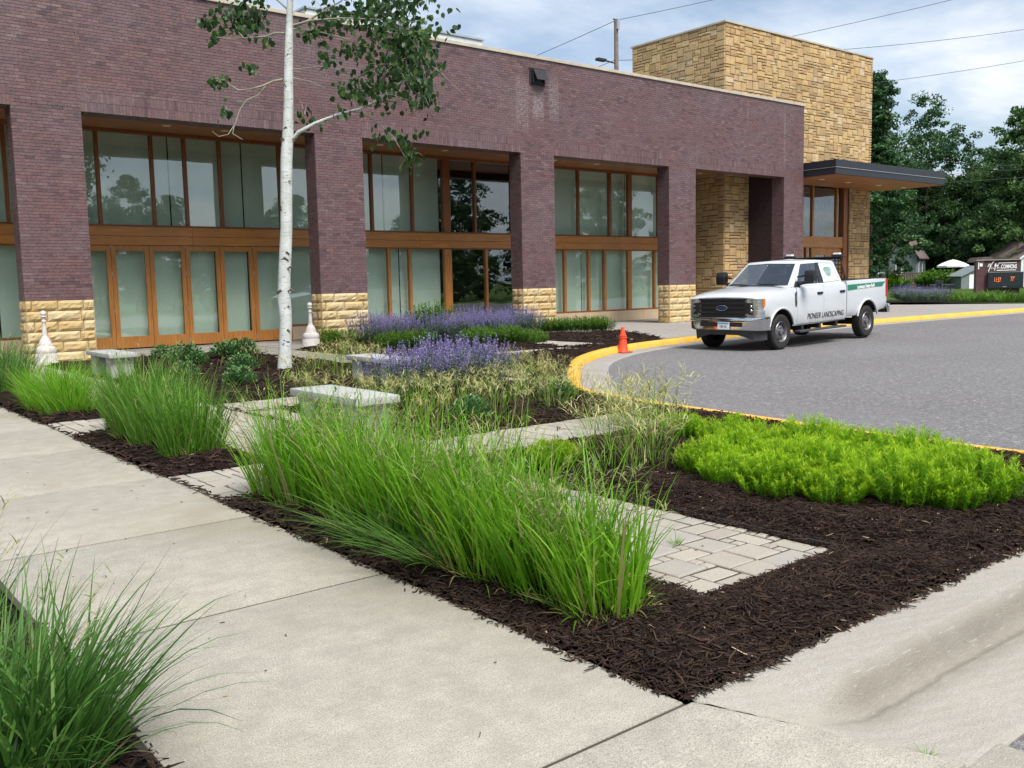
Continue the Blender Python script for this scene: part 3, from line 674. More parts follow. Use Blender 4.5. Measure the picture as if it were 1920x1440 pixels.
# stone bases: rock-faced blocks
def rock_block(w, h, d, seed, nx=7, nz=4):
    """front face towards -Y at y = 0 with a rough bulge, w along X, h along Z"""
    r = np.random.default_rng(seed); V = []; 
    for i in range(nx+1):
        for k in range(nz+1):
            u, v = i/nx, k/nz; e = min(u, 1-u)*w; e2 = min(v, 1-v)*h; m_ = min(1, min(e, e2)/0.045)
            inset = 0.006; x = inset+(w-2*inset)*u; z = inset+(h-2*inset)*v
            y = 0.012 if m_ == 0 else -0.022*m_ + r.normal(0, 0.007)
            V.append((x-w/2, y, z-h/2))
    n = (nx+1)*(nz+1); F = [(i*(nz+1)+k, (i+1)*(nz+1)+k, (i+1)*(nz+1)+k+1, i*(nz+1)+k+1) for i in range(nx) for k in range(nz)]
    bx = [(-w/2+.006, d, -h/2+.006), (w/2-.006, d, -h/2+.006), (w/2-.006, d, h/2-.006), (-w/2+.006, d, h/2-.006)]; V += bx
    bot = [i*(nz+1) for i in range(nx+1)]; top = [i*(nz+1)+nz for i in range(nx+1)]; lf = list(range(nz+1)); rt = [nx*(nz+1)+k for k in range(nz+1)]
    F += [tuple(bot[::-1]+[n, n+1]), tuple(top+[n+2, n+3]), tuple(lf+[n+3, n]), tuple(rt[::-1]+[n+1, n+2])]
    return V, F
mb = MB()
for a, b in PIERS: bpart(MB().box((a+0.02, YF+0.02, -0.05), (b-0.02, YB-0.02, ZS-0.01)), 'pier_core', MT['stone_mortar'])
srng = random.Random(5); sh = ZS/6; sid = 0
for pi, (a, b) in enumerate(PIERS):
    if pi == 0: continue
    for k in range(6):
        z = (k+.5)*sh; W = b-a
        cuts = [0, 0.30*W, 0.78*W, W] if (k+pi) % 2 else [0, 0.10*W, 0.47*W, 0.86*W, W]
        cuts = [c + (srng.uniform(-0.05, 0.05) if 0 < c < W else 0) for c in cuts]
        for c0, c1 in zip(cuts[:-1], cuts[1:]):
            v, f = rock_block(c1-c0, sh, 0.10, sid); sid += 1; m_ = MB().add(v, f, 0, srng.random())
            o = bpart(m_, 'stone_block', MT['base_stone'], loc=(a+(c0+c1)/2, YF-0.015, z)); 
        dpt = YB-YF-0.03
        for y0, y1 in (((0.03, 0.27), (0.27, dpt)) if k % 2 else ((0.03, dpt),)):      # the return towards -X
            v, f = rock_block(y1-y0, sh, 0.10, sid, 4, 4); sid += 1
            m_ = MB().add([(p[1], -p[0], p[2]) for p in v], f, 0, srng.random()); bpart(m_, 'stone_block', MT['base_stone'], loc=(a-0.01, YF+(y0+y1)/2, z))
        v, f = rock_block(dpt-0.04, sh, 0.06, sid, 4, 4); sid += 1
        m_ = MB().add([(-p[1], p[0], p[2]) for p in v], f, 0, srng.random()); bpart(m_, 'stone_block', MT['base_stone'], loc=(b+0.005, YF+0.04+dpt/2, z))
# coping, roof, soffit, back
mb = MB(); mb.box((XL-0.05, YF-0.045, ZP+0.001), (XR+0.05, YB+0.06, ZP+0.095)); bpart(mb, 'coping', MT['coping'], bevel=0.008)
mb = MB(); mb.box((XL, YB+0.02, 7.55), (29.8, 34.0, 7.75)); bpart(mb, 'roof', MT['roof'])
mb = MB(); mb.box((XL-0.3, 33.9, 0), (29.8, 34.2, 7.5)); mb.box((XL-0.3, YB+0.02, 0), (XL-0.05, 33.9, 7.5)); bpart(mb, 'rear_wall', MT['mortar'])
ZC = 5.62
yb = YB+0.01; k = 0
while yb < YG+0.02:
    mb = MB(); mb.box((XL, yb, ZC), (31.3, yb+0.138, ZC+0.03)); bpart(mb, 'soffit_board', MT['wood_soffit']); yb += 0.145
for X in (8.4, 9.9, 14.6, 16.9, 21.4, 23.4, 27.6, 29.0):
    mb = MB(); mb.lathe([(0.0, -0.004), (0.075, -0.004), (0.085, -0.012), (0.10, -0.012), (0.105, 0.0)], 20, (X, 24.0, ZC-0.001)); bpart(mb, 'downlight', MT['lamp_trim'])
# glazed wall
ZT0, ZT1, ZSILL = 2.695, 3.165, 0.385
def bar(name, x0, x1, z0, z1, mat, y0=None, y1=None, bevel=0.006):
    mb = MB(); mb.box((x0, (YG-0.075) if y0 is None else y0, z0), (x1, (YG+0.06) if y1 is None else y1, z1)); return bpart(mb, name, mat, bevel=bevel, seg=1)
def pane(x0, x1, z0, z1, parent=None):
    mb = MB(); mb.box((x0, YG-0.004, z0), (x1, YG+0.004, z1)); o = bpart(mb, 'glass_pane', MT['glass']); return o
zrng = random.Random(9)
def run_glazing(xs, z0, z1, wide, dark_from=None, dark_to=None, thick=0.085):
    """mullions at xs; panes between"""
    for i, x in enumerate(xs):
        tk = wide.get(i, thick); bar('mullion', x-tk/2, x+tk/2, z0, z1, MT['wood_dark'] if z0 > 3 else MT['wood_v'])
    for i in range(len(xs)-1):
        a = xs[i]+wide.get(i, thick)/2; b = xs[i+1]-wide.get(i+1, thick)/2
        pane(a-0.01, b+0.01, z0, z1)
UP = [(-2.4, 0.3), (0.3, 0)] 
# upper row, left to right behind all bays
up_x = [-2.0, -0.6, 0.8, 2.2, 3.6, 4.9, 5.9, 7.005, 8.36, 9.23, 10.19, 11.94, 13.4, 14.94, 16.41, 17.72, 18.88, 20.46, 22.0, 23.58, 25.2, 26.26, 27.88, 29.3]
run_glazing(up_x, ZT1+0.05, ZC-0.09, {15: 0.28, 20: 0.12, 21: 0.2})
low_a = [-2.0, -0.6, 0.8, 2.2, 3.6, 5.2, 6.2]
run_glazing(low_a, ZSILL+0.06, ZT0-0.04, {})
low_b = [12.95, 14.2, 15.47, 16.25, 17.72, 19.30, 20.6, 21.8, 22.88, 24.08, 24.91, 26.23, 27.65, 29.3]
run_glazing(low_b, ZSILL+0.06, ZT0-0.04, {4: 0.28, 11: 0.2}, thick=0.10)
bar('header_rail', XL, 29.75, ZC-0.09, ZC-0.005, MT['wood_dark'])
for x0, x1 in ((XL, 6.0), (6.0, 9.3), (9.3, 12.9), (12.9, 16.6), (16.6, 20.6), (20.6, 25.6), (25.6, 29.75)):
    bar('transom_beam', x0+0.002, x1-0.002, ZT0+0.23, ZT1, MT['wood_h'], YG-0.13, YG+0.08)
    bar('transom_beam', x0+0.002, x1-0.002, ZT0, ZT0+0.224, MT['wood_h'], YG-0.125, YG+0.08)
bar('head_rail', XL, 29.75, ZT1+0.001, ZT1+0.05, MT['wood_dark'])
for x0, x1 in ((XL, 6.2), (12.95, 29.75)):
    bar('bottom_rail', x0, x1, ZSILL, ZSILL+0.06, MT['wood_dark']); bar('top_rail', x0, x1, ZT0-0.04, ZT0-0.001, MT['wood_dark'])
    n = round((x1-x0)/1.35)
    for i in range(n):
        a, b = x0+(x1-x0)*i/n, x0+(x1-x0)*(i+1)/n; bar('sill_stone', a+0.003, b-0.003, 0.0, ZSILL-0.002, MT['sill'], YG-0.10, YG+0.1)
# folding doors: six glazed leaves and a fixed light beside them
leaf = [6.235, 7.19, 8.15, 9.10, 10.055, 11.01, 11.97]
for i in range(6):
    a, b = leaf[i]+0.004, leaf[i+1]-0.004; st, tr, br = 0.115, 0.14, 0.30; z0, z1 = 0.03, ZT0-0.012
    mb = MB()
    for bx in (((a, z0), (a+st, z1)), ((b-st, z0), (b, z1)), ((a+st, z0), (b-st, z0+br)), ((a+st, z1-tr), (b-st, z1))):
        mb.box((bx[0][0], YG-0.06, bx[0][1]), (bx[1][0], YG+0.0, bx[1][1]))
    d = bpart(mb, 'folding_door', MT['wood_v'], bevel=0.004, seg=1)
    mb = MB(); mb.box((a+st-.01, YG-0.034, z0+br-.01), (b-st+.01, YG-0.026, z1-tr+.01)); g = mb.build('glass_pane', MT['glass']); g.parent = d
    if i % 2 == 0:
        mb = MB(); mb.tube([(b+0.004, YG-0.075, 0.1), (b+0.004, YG-0.075, 0.22)], 0.012, 8)
        for z in (0.95, 1.9): mb.tube([(b+0.004, YG-0.07, z), (b+0.004, YG-0.07, z+0.11)], 0.011, 8)
        mb.tube([(b+0.004, YG-0.072, z1-0.05), (b+0.004, YG-0.072, z1+0.06)], 0.014, 8); h = mb.build('hinge', MT['metal_line']); h.parent = d
bar('mullion', 11.97, 12.10, 0.0, ZT0, MT['wood_v'], YG-0.10, YG+0.06)
bar('bottom_rail', 12.101, 12.90, ZSILL, ZSILL+0.06, MT['wood_dark']); bar('sill_stone', 12.101, 12.90, 0, ZSILL-0.002, MT['sill'], YG-0.09, YG+0.1); pane(12.10, 12.90, ZSILL+0.05, ZT0)
# roller shades behind the glass, with narrow gaps; a stretch of glass without any
YS = YG+0.30
def shades(xs, z0, z1):
    for a, b in zip(xs[:-1], xs[1:]):
        if a >= 17.6 and b <= 21.0: continue
        mb = MB(); mb.box((a+0.02, YS, z0), (b-0.02, YS+0.006, z1)); bpart(mb, 'roller_shade', MT['shade'])
shades([-2.4, 0.0, 2.3, 4.6, 6.6, 8.9, 10.95, 13.1, 15.55, 17.65, 20.9, 22.1, 23.95, 26.35, 29.7], ZT1-0.1, ZC)
shades([-2.4, 0.0, 2.3, 4.6, 6.15, 7.2, 8.15, 9.1, 10.05, 11.0, 12.0, 13.0, 14.35, 16.05, 17.65, 20.9, 21.9, 24.0, 25.1, 26.4, 29.7], ZSILL+0.06 if False else 0.12, ZT1-0.05)
mb = MB(); mb.box((XL, YG+3.0, 0), (29.7, YG+3.1, ZC+.3)); mb.box((XL, YG+0.1, -0.04), (29.7, YG+3.0, 0.0)); mb.box((XL, YG+0.08, ZC+0.04), (29.7, YG+3.0, ZC+0.1)); mb.box((29.71, YG, 0), (29.76, YG+3, ZC)); bpart(mb, 'room_lining', MT['room'])
# dark lining of the passage behind the last pier
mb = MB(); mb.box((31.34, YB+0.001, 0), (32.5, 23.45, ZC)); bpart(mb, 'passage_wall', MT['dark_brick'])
# vent hood on the wall
mb = MB(); mb.box((18.50, YF-0.03, 7.40), (19.11, YF+0.004, 7.90)); v = bpart(mb, 'vent_hood', MT['black_vent'], bevel=0.006, seg=1)
mb = MB(); mb.box((18.56, YF-0.10, 7.44), (18.60, YF-0.03, 7.83)); mb.box((19.01, YF-0.10, 7.44), (19.05, YF-0.03, 7.83)); mb.box((18.56, YF-0.10, 7.83), (19.05, YF-0.03, 7.86)); mb.box((18.56, YF-0.08, 7.44), (19.05, YF-0.03, 7.47)); q = mb.build('vent_frame', MT['black_vent']); q.parent = v
mb = MB(); mb.prism([(YF-0.11, 7.84), (YF-0.09, 7.85), (YF-0.26, 7.52), (YF-0.28, 7.52)], 0, 18.58, 19.03); q = mb.build('flap', MT['black_vent']); q.parent = v
# rooftop plant box
ru = MB(); ru.box((13.4, 26.0, 7.76), (20.0, 29.5, 9.74)); o = ru.build('rooftop_unit', MT['roof_unit'], bevel=0.02); tag(o, 'pale grey sheet metal plant box on the flat roof behind the parapet', 'roof unit')
ru = MB(); ru.box((13.35, 25.95, 9.742), (20.05, 29.55, 9.80)); ru.build('cap', MT['metal_line'], o)

# ================================================================== stone tower with its canopy
TX0, TX1, TY0, TY1, TZ = 29.87, 40.45, 23.5, 28.4, 11.33
T = empty('stone_tower', ((TX0+TX1)/2, TY0, 0)); TO = Vector(T.location)
tag(T, 'square tan ashlar stone tower with dark metal canopy rising behind the brick building', 'tower')
def tadopt(o, parent=None):
    o.parent = parent or T
    if parent is None: o.matrix_parent_inverse = Matrix.Translation(-TO)
    return o
OPX0, OPX1, OPZ = 35.2, 38.75, 5.62        # glazed entrance
mb = MB(); c_ = 0.03
mb.box((TX0+c_, TY0+c_, 0), (OPX0, TY1, TZ)); mb.box((OPX1, TY0+c_, 0), (TX1-c_, TY1, TZ)); mb.box((OPX0, TY0+c_, OPZ), (OPX1, TY1, TZ)); mb.box((OPX0, TY0+1.4, 0), (OPX1, TY1, OPZ))
tadopt(mb.build('tower_core', MT['ashlar_mortar']))
arng = random.Random(21); stones = []
def ashlar(nu, nv, skip, u0, v0, U, V):
    for (i, j, a, b) in pack(nu, nv, [(3, 2), (4, 2), (5, 2), (3, 1), (4, 1), (6, 1), (5, 1), (5, 3), (3, 3), (4, 3), (3, 2), (7, 1), (6, 2), (5, 2)], arng):
        if skip and skip(u0+i*U, u0+(i+a)*U, v0+j*V, v0+(j+b)*V): continue
        yield u0+i*U, u0+(i+a)*U, v0+j*V, v0+(j+b)*V
def stone_geo(wd, hg, r):
    """face towards -Y, origin in the middle of the back"""
    g = 0.0105; W, H = wd/2-g, hg/2-g; pr = r.uniform(0.0, 0.014); v = []
    v += [(-W, 0.05, -H), (W, 0.05, -H), (W, 0.05, H), (-W, 0.05, H)]
    j = lambda s: r.uniform(-s, s)
    v += [(-W+j(.006), -0.012, -H+j(.006)), (W+j(.006), -0.012, -H+j(.006)), (W+j(.006), -0.012, H+j(.006)), (-W+j(.006), -0.012, H+j(.006))]
    e = 0.014
    v += [(-W+e, -0.018-pr+j(.006), -H+e), (W-e, -0.018-pr+j(.006), -H+e), (W-e, -0.018-pr+j(.006), H-e), (-W+e, -0.018-pr+j(.006), H-e), (j(W*.4), -0.021-pr+j(.009), j(H*.3))]
    f = []
    for k in (0, 4):
        for q in range(4): f.append((k+q, k+(q+1) % 4, k+4+(q+1) % 4, k+4+q))
    f += [(8, 9, 12), (9, 10, 12), (10, 11, 12), (11, 8, 12)]
    return v, f
U_, V_ = 0.1, 0.115
skipf = lambda a, b, z0, z1: (z1 > 0 and z0 < OPZ and b > OPX0-0.02 and a < OPX1+0.02) or (z1 < 7.4 and a > 31.5 and b < 34.6)
for a, b, z0, z1 in ashlar(round((TX1-TX0)/U_), round(TZ/V_), None, TX0, 0.0, U_, V_):
    if skipf(a, b, z0, z1):
        if a < OPX0-0.06 and b > OPX0 and z0 < OPZ and not (z1 < 7.4 and a > 31.5 and b < 34.6): b = OPX0
        elif b > OPX1+0.06 and a < OPX1 and z0 < OPZ: a = OPX1
        else: continue
    if a < OPX1 and b > OPX0 and z0 < OPZ < z1: z0 = OPZ
    if b-a > 0.06 and z1-z0 > 0.05: stones.append(('f', a, b, z0, min(z1, TZ)))
for a, b, z0, z1 in ashlar(round((TY1-TY0)/U_), round(TZ/V_), None, TY0, 0.0, U_, V_): 
    if not (z1 < 7.3 and a > 25.7): stones.append(('l', a, b, z0, min(z1, TZ)))
# right-hand return, hidden in the photograph but part of the tower
for a, b, z0, z1 in ashlar(round((TY1-TY0)/0.2), round(TZ/0.23), None, TY0, 0.0, 0.2, 0.23): stones.append(('r', a, b, z0, min(z1, TZ)))
def stone_key(s): return -((s[2]-s[1])*(s[4]-s[3])) + (100 if s[0] == 'r' else 0) + (50 if s[3] < 5.4 and not (s[0] == 'f' and s[1] > OPX1-.1) else 0)
stones.sort(key=stone_key)
big = MB()
for k, (fc, a, b, z0, z1) in enumerate(stones):
    v, f = stone_geo(b-a, z1-z0, arng); c0, cz = (a+b)/2, (z0+z1)/2; tn = arng.random()
    if fc == 'f': fn = lambda p: p; loc = (c0, TY0, cz)
    elif fc == 'l': fn = lambda p: (p[1], -p[0], p[2]); loc = (TX0, c0, cz)
    else: fn = lambda p: (-p[1], p[0], p[2]); loc = (TX1, c0, cz)
    v = [fn(p) for p in v]
    if k < 300:
        tadopt(MB().add(v, f, 0, tn).build('ashlar_stone', MT['ashlar'], loc=loc, fix=False))
    else: big.add([(p[0]+loc[0], p[1]+loc[1], p[2]+loc[2]) for p in v], f, 0, tn)
tadopt(big.build('ashlar_stonework', MT['ashlar'], fix=False, kind='stuff'))
mb = MB(); o_ = 0.06; mb.box((TX0-o_, TY0-o_, TZ+0.002), (TX1+o_, TY1+o_, TZ+0.075)); tadopt(mb.build('coping', MT['coping'], bevel=0.008))
# canopy
CX0, CX1, CY0, CZ0, CZ1 = 32.66, 41.3, 20.4, 5.45, 6.0
mb = MB(); mb.box((CX0, CY0, CZ0+0.27), (CX1, TY0-0.03, CZ1)); cn = tadopt(mb.build('canopy', MT['dark_metal'], bevel=0.006, seg=1))
mb = MB(); mb.box((CX0+0.02, CY0+0.02, CZ0), (CX1-0.02, TY0-0.032, CZ0+0.25)); q = mb.build('lower_fascia', MT['dark_metal'], bevel=0.006, seg=1); q.parent = cn
mb = MB(); mb.box((CX0-0.008, CY0-0.008, CZ0+0.251), (CX1+0.008, TY0-0.031, CZ0+0.269)); q = mb.build('trim_line', MT['metal_line']); q.parent = cn
yb = CY0+0.06
while yb < TY0-0.1:
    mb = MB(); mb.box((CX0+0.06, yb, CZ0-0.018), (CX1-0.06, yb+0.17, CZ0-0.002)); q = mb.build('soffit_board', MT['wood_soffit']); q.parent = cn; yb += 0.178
for X, Y in ((33.9, 21.8), (36.0, 21.9), (38.4, 21.9), (40.5, 21.9)):
    mb = MB(); mb.lathe([(0.0, -0.004), (0.085, -0.004), (0.11, -0.014), (0.12, 0.0)], 18, (X, Y, CZ0-0.019)); q = mb.build('downlight', MT['lamp_trim']); q.parent = cn
# entrance glazing of the tower
def tbar(name, x0, x1, z0, z1, mat, y0=TY0+0.12, y1=TY0+0.26, parent=None):
    mb = MB(); mb.box((x0, y0, z0), (x1, y1, z1)); return tadopt(mb.build(name, mat, bevel=0.006, seg=1), parent)
def tpane(x0, x1, z0, z1): mb = MB(); mb.box((x0, TY0+0.186, z0), (x1, TY0+0.194, z1)); return tadopt(mb.build('glass_pane', MT['glass']))
TT0, TT1 = 2.80, 3.28
for x0, x1 in ((35.25, 35.36), (36.06, 36.18), (37.93, 38.05)): tbar('mullion', x0, x1, TT1, 5.5, MT['wood_v'])
tbar('mullion', 38.40, 38.74, 0.0, 5.5, MT['wood_dark'], TY0+0.05, TY0+0.3); tbar('head_rail', OPX0, OPX1, 5.5, 5.6, MT['wood_v'])
tbar('transom_beam', OPX0, 38.40, TT0, TT1, MT['wood_h'], TY0+0.08, TY0+0.28)
for a, b in ((35.35, 36.07), (36.17, 37.94), (38.04, 38.41)): tpane(a, b, TT1-0.01, 5.51)
for x0, x1 in ((35.25, 35.40), (35.62, 35.76), (36.02, 36.16)): tbar('mullion', x0, x1, 0.0, TT0, MT['wood_v'])
tpane(35.39, 35.63, 0.1, TT0); tpane(35.75, 36.03, 0.1, TT0)
for x0, x1 in ((36.20, 37.28), (37.30, 38.39)):
    mb = MB(); y0, y1 = TY0+0.15, TY0+0.22
    mb.box((x0, y0, 0.05), (x0+0.16, y1, TT0-0.01)); mb.box((x1-0.16, y0, 0.05), (x1, y1, TT0-0.01)); mb.box((x0+0.16, y0, TT0-0.32), (x1-0.16, y1, TT0-0.01)); mb.box((x0+0.16, y0, 0.05), (x1-0.16, y1, 0.4))
    d = tadopt(mb.build('entrance_door', MT['wood_v'], bevel=0.005, seg=1))
    mb = MB(); mb.box((x0+0.15, TY0+0.181, 0.39), (x1-0.15, TY0+0.189, TT0-0.31)); q = mb.build('glass_pane', MT['glass']); q.parent = d
mb = MB(); mb.box((OPX0-0.02, TY0+1.3, 0), (OPX1+0.02, TY0+1.38, OPZ)); mb.box((OPX0-0.05, TY0+0.27, 0), (OPX0-0.002, TY0+1.3, OPZ)); tadopt(mb.build('room_lining', MT['room']))

# ================================================================== benches, posts, cone
def bench(x0, x1, y0, y1, h, label, rz=0.0, over=0.0):
    cx_, cy_ = (x0+x1)/2, (y0+y1)/2; e = empty('stone_bench', (cx_, cy_, 0), rz); a, b = (x1-x0)/2, (y1-y0)/2
    tag(e, label, 'bench', 'stone benches in the garden')
    mb = MB(); mb.box((-a, -b, h-0.075), (a, b, h)); mb.build('seat_slab', MT['bench'], e, bevel=0.012, smooth=True)
    for s in (-1, 1):
        mb = MB(); yc = s*(b-0.27); mb.box((-a+0.05, yc-0.15, -0.03), (a-0.05, yc+0.15, h-0.076)); mb.build('leg', MT['bench'], e, bevel=0.012, smooth=True)
bench(4.31, 4.80, 7.68, 9.08, 0.45, 'pale granite bench between the tall bright grass and the paver path')
bench(4.58, 5.06, 16.5, 17.95, 0.45, 'pale granite bench near the pier beside the folding doors')
bench(7.05, 7.50, 11.45, 12.85, 0.45, 'pale granite bench half hidden behind the purple flower spikes')
def spire_post(loc, label):
    e = empty('ornamental_post', loc); tag(e, label, 'post', 'white stone posts beside the doors')
    def part(name, prof): mb = MB(); mb.lathe(prof, 28); return mb.build(name, MT['white_stone'], e, smooth=True)
    part('base', [(0.0, 0.0), (0.225, 0.0), (0.225, 0.06), (0.215, 0.075), (0.215, 0.22), (0.205, 0.235), (0.205, 0.255), (0.212, 0.27), (0.205, 0.33), (0.185, 0.37), (0.15, 0.385), (0.0, 0.385)])
    part('bell', [(0.15, 0.384), (0.14, 0.40), (0.142, 0.415), (0.128, 0.43), (0.13, 0.445), (0.118, 0.46), (0.112, 0.50), (0.085, 0.55), (0.06, 0.585), (0.052, 0.61)])
    part('shaft', [(0.052, 0.605), (0.05, 0.64), (0.042, 0.80), (0.038, 0.885), (0.044, 0.895), (0.05, 0.91), (0.044, 0.925), (0.036, 0.935), (0.036, 0.985), (0.05, 0.995), (0.064, 1.005), (0.064, 1.02), (0.04, 1.03)])
    part('ball', [(0.0, 1.135)]+[(0.062*math.sin(t), 1.077+0.062*math.cos(t)) for t in np.linspace(0.2, 2.5, 10)]+[(0.035, 1.025)])
spire_post((*on_z(88, 684), 0), 'white turned stone post with ball top in front of the stone base near the grass')
spire_post((*on_z(584, 653), 0), 'white turned stone post with ball top just behind the white tree trunk')
cone = empty('traffic_cone', (*on_z(1168, 661, -0.12), -0.117)); tag(cone, 'small orange traffic cone standing by the yellow kerb', 'cone')
mb = MB(); mb.box((-0.165, -0.165, 0.0), (0.165, 0.165, 0.028)); mb.build('base', MT['orange'], cone, bevel=0.012)
mb = MB(); mb.lathe([(0.13, 0.028), (0.118, 0.045), (0.095, 0.20), (0.082, 0.32)], 24); mb.build('body', MT['orange'], cone, smooth=True, fix=False)
mb = MB(); mb.lathe([(0.082, 0.318), (0.098, 0.322), (0.098, 0.345), (0.084, 0.35), (0.084, 0.365), (0.092, 0.37), (0.092, 0.39), (0.075, 0.395), (0.04, 0.54), (0.034, 0.575), (0.018, 0.58), (0.0, 0.58)], 24); mb.build('upper_cone', MT['orange'], cone, smooth=True, fix=False)

# ================================================================== pickup truck
m = M('white_truck_paint', 0.28, 0.5, 0.0, (0.53, 0.56, 0.59)); m.b.inputs['Coat Weight'].default_value = 0.6; m.b.inputs['Coat Roughness'].default_value = 0.06
oz = m.sep(m.objco())[2]; dz = m.n.new('ShaderNodeMapRange'); dz.inputs[1].default_value = 0.95; dz.inputs[2].default_value = 0.5; m.l.new(oz, dz.inputs[0])
m.color(m.mix(m.math('MAXIMUM', m.math('MULTIPLY', dz.outputs[0], m.ramp(m.noise(4.0, 6, 0.75), [(0.35, 0.0), (0.65, 0.75)])), m.ramp(m.noise(1.5, 5, 0.7), [(0.45, 0.0), (0.8, 0.25)])), (0.53, 0.56, 0.59), (0.33, 0.31, 0.275))); MT['paint'] = m.m
MT['chrome'] = plain('chrome', (0.62, 0.62, 0.63), 0.12, 0.5, 1.0, var=0.06)
MT['black_plastic'] = plain('black_plastic', (0.016, 0.016, 0.018), 0.5, 0.4)
MT['grey_plastic'] = plain('grey_plastic', (0.05, 0.052, 0.056), 0.6, 0.3)
MT['rubber'] = plain('tyre_rubber', (0.028, 0.027, 0.026), 0.85, 0.2, var=0.25, scale=14)
MT['steel'] = plain('grey_steel_wheel', (0.18, 0.18, 0.19), 0.42, 0.5, 0.6)
MT['auto_glass'] = make_glass('truck_glass', (0.50, 0.56, 0.57), 0.21, 0.0, 0.0)
MT['cab_dark'] = plain('cab_interior', (0.03, 0.03, 0.032), 0.8, 0.2)
MT['lamp_clear'] = plain('headlamp_lens', (0.62, 0.64, 0.66), 0.10, 0.7, 0.8, var=0.35, scale=16)
MT['amber'] = plain('amber_lens', (0.60, 0.17, 0.03), 0.2)
MT['red_lens'] = plain('red_lens', (0.36, 0.012, 0.016), 0.18)
MT['green_decal'] = plain('green_decal', (0.012, 0.17, 0.10), 0.4)
MT['pale_decal'] = plain('pale_decal', (0.60, 0.68, 0.68), 0.4, var=0.25, scale=9)
MT['grey_green_decal'] = plain('grey_green_decal', (0.20, 0.30, 0.28), 0.4, var=0.3, scale=9)
MT['white_ink'] = plain('white_ink', (0.85, 0.87, 0.87), 0.5)
MT['black_ink'] = plain('black_ink', (0.012, 0.012, 0.014), 0.5)
MT['blue_ink'] = plain('blue_ink', (0.012, 0.035, 0.12), 0.4)
MT['plate_blue'] = plain('plate_sky_blue', (0.20, 0.42, 0.62), 0.4)
front = Vector((*on_z(1457, 655, -0.12), -0.118)); rear = Vector((*on_z(1617, 631, -0.043), -0.041))
hd = (front-rear).normalized(); lf = Vector((0, 0, 1)).cross(hd).normalized(); upv = hd.cross(lf)
TK = empty('pickup_truck'); tag(TK, 'white crew cab pickup truck with green stripe parked at the yellow kerb', 'truck')
org = front - lf*0.87     # middle of the front axle, on the ground
TK.matrix_world = Matrix(((hd.x, lf.x, upv.x, org.x), (hd.y, lf.y, upv.y, org.y), (hd.z, lf.z, upv.z, org.z), (0, 0, 0, 1)))
def tk(mb, name, mat, parent=None, **k): return mb.build(name, mat, parent or TK, **k)
WB, TR = 4.06, 0.40
def wmesh(o):
    dg = bpy.context.evaluated_depsgraph_get(); me = bpy.data.meshes.new_from_object(o.evaluated_get(dg)); return me
def cut(o, cutters):
    """cut the cutters out of o; the cut faces keep the cutters' material"""
    for c in cutters:
        md = o.modifiers.new('cut', 'BOOLEAN'); md.operation = 'DIFFERENCE'; md.object = c; md.solver = 'EXACT'; md.material_mode = 'TRANSFER'
    bpy.context.view_layer.update(); me = wmesh(o); o.modifiers.clear(); old = o.data; o.data = me; bpy.data.meshes.remove(old)
    for c in cutters: d = c.data; bpy.data.objects.remove(c); bpy.data.meshes.remove(d)
    shade(o.data, 0.45)
def arch(x, r, z=0.42):
    mb = MB(); pts = [(x+r*math.cos(t), z+r*math.sin(t)*0.98) for t in np.linspace(0, 2*PI, 48, endpoint=False)]
    mb.prism([(p[0], p[1]) for p in pts], 1, -1.3, 1.3); return tk(mb, 'cutter', MT['black_plastic'])
# lower body: sections along the length (x, half width, shoulder z, crown z, bottom z)
def section(x, hw, zs, zc, zb, sh):
    k = hw
    half = [(k*0.955, zb), (k*0.985, zb+0.06), (k*1.0, zb+0.22), (k*1.0, 1.05), (k*0.992, zs-0.13), (k*0.965, zs-0.035), (k*0.965-sh, zs), (k*0.5, zs+(zc-zs)*0.8), (0.0, zc)]
    full = half + [(-y, z) for y, z in half[-2::-1]]
    return [(x, y, z) for y, z in full]
ST = [(0.83, 0.90, 1.195, 1.225, 0.78, 0.10), (0.79, 0.945, 1.23, 1.265, 0.78, 0.11), (0.70, 0.975, 1.265, 1.305, 0.77, 0.13), (0.5, 0.995, 1.30, 1.345, 0.74, 0.14), (0.35, 1.0, 1.325, 1.365, 0.52, 0.15), (0.0, 1.005, 1.355, 1.398, 0.50, 0.16), (-0.30, 1.0, 1.385, 1.428, 0.50, 0.15), (-0.49, 0.995, 1.40, 1.435, 0.50, 0.13), (-0.67, 0.993, 1.405, 1.43, 0.50, 0.10), (-1.9, 0.993, 1.425, 1.43, 0.50, 0.08), (-2.97, 0.99, 1.455, 1.46, 0.51, 0.08)]
mb = MB(); n = 17; v = []
for s in ST: v += section(*s)
f = [(i*n+j, i*n+(j+1) % n, (i+1)*n+(j+1) % n, (i+1)*n+j) for i in range(len(ST)-1) for j in range(n)] + [tuple(range(n))[::-1], tuple(range((len(ST)-1)*n, len(ST)*n))]
mb.add(v, f); body = tk(mb, 'body', MT['paint']); cut(body, [arch(0.0, 0.515)])
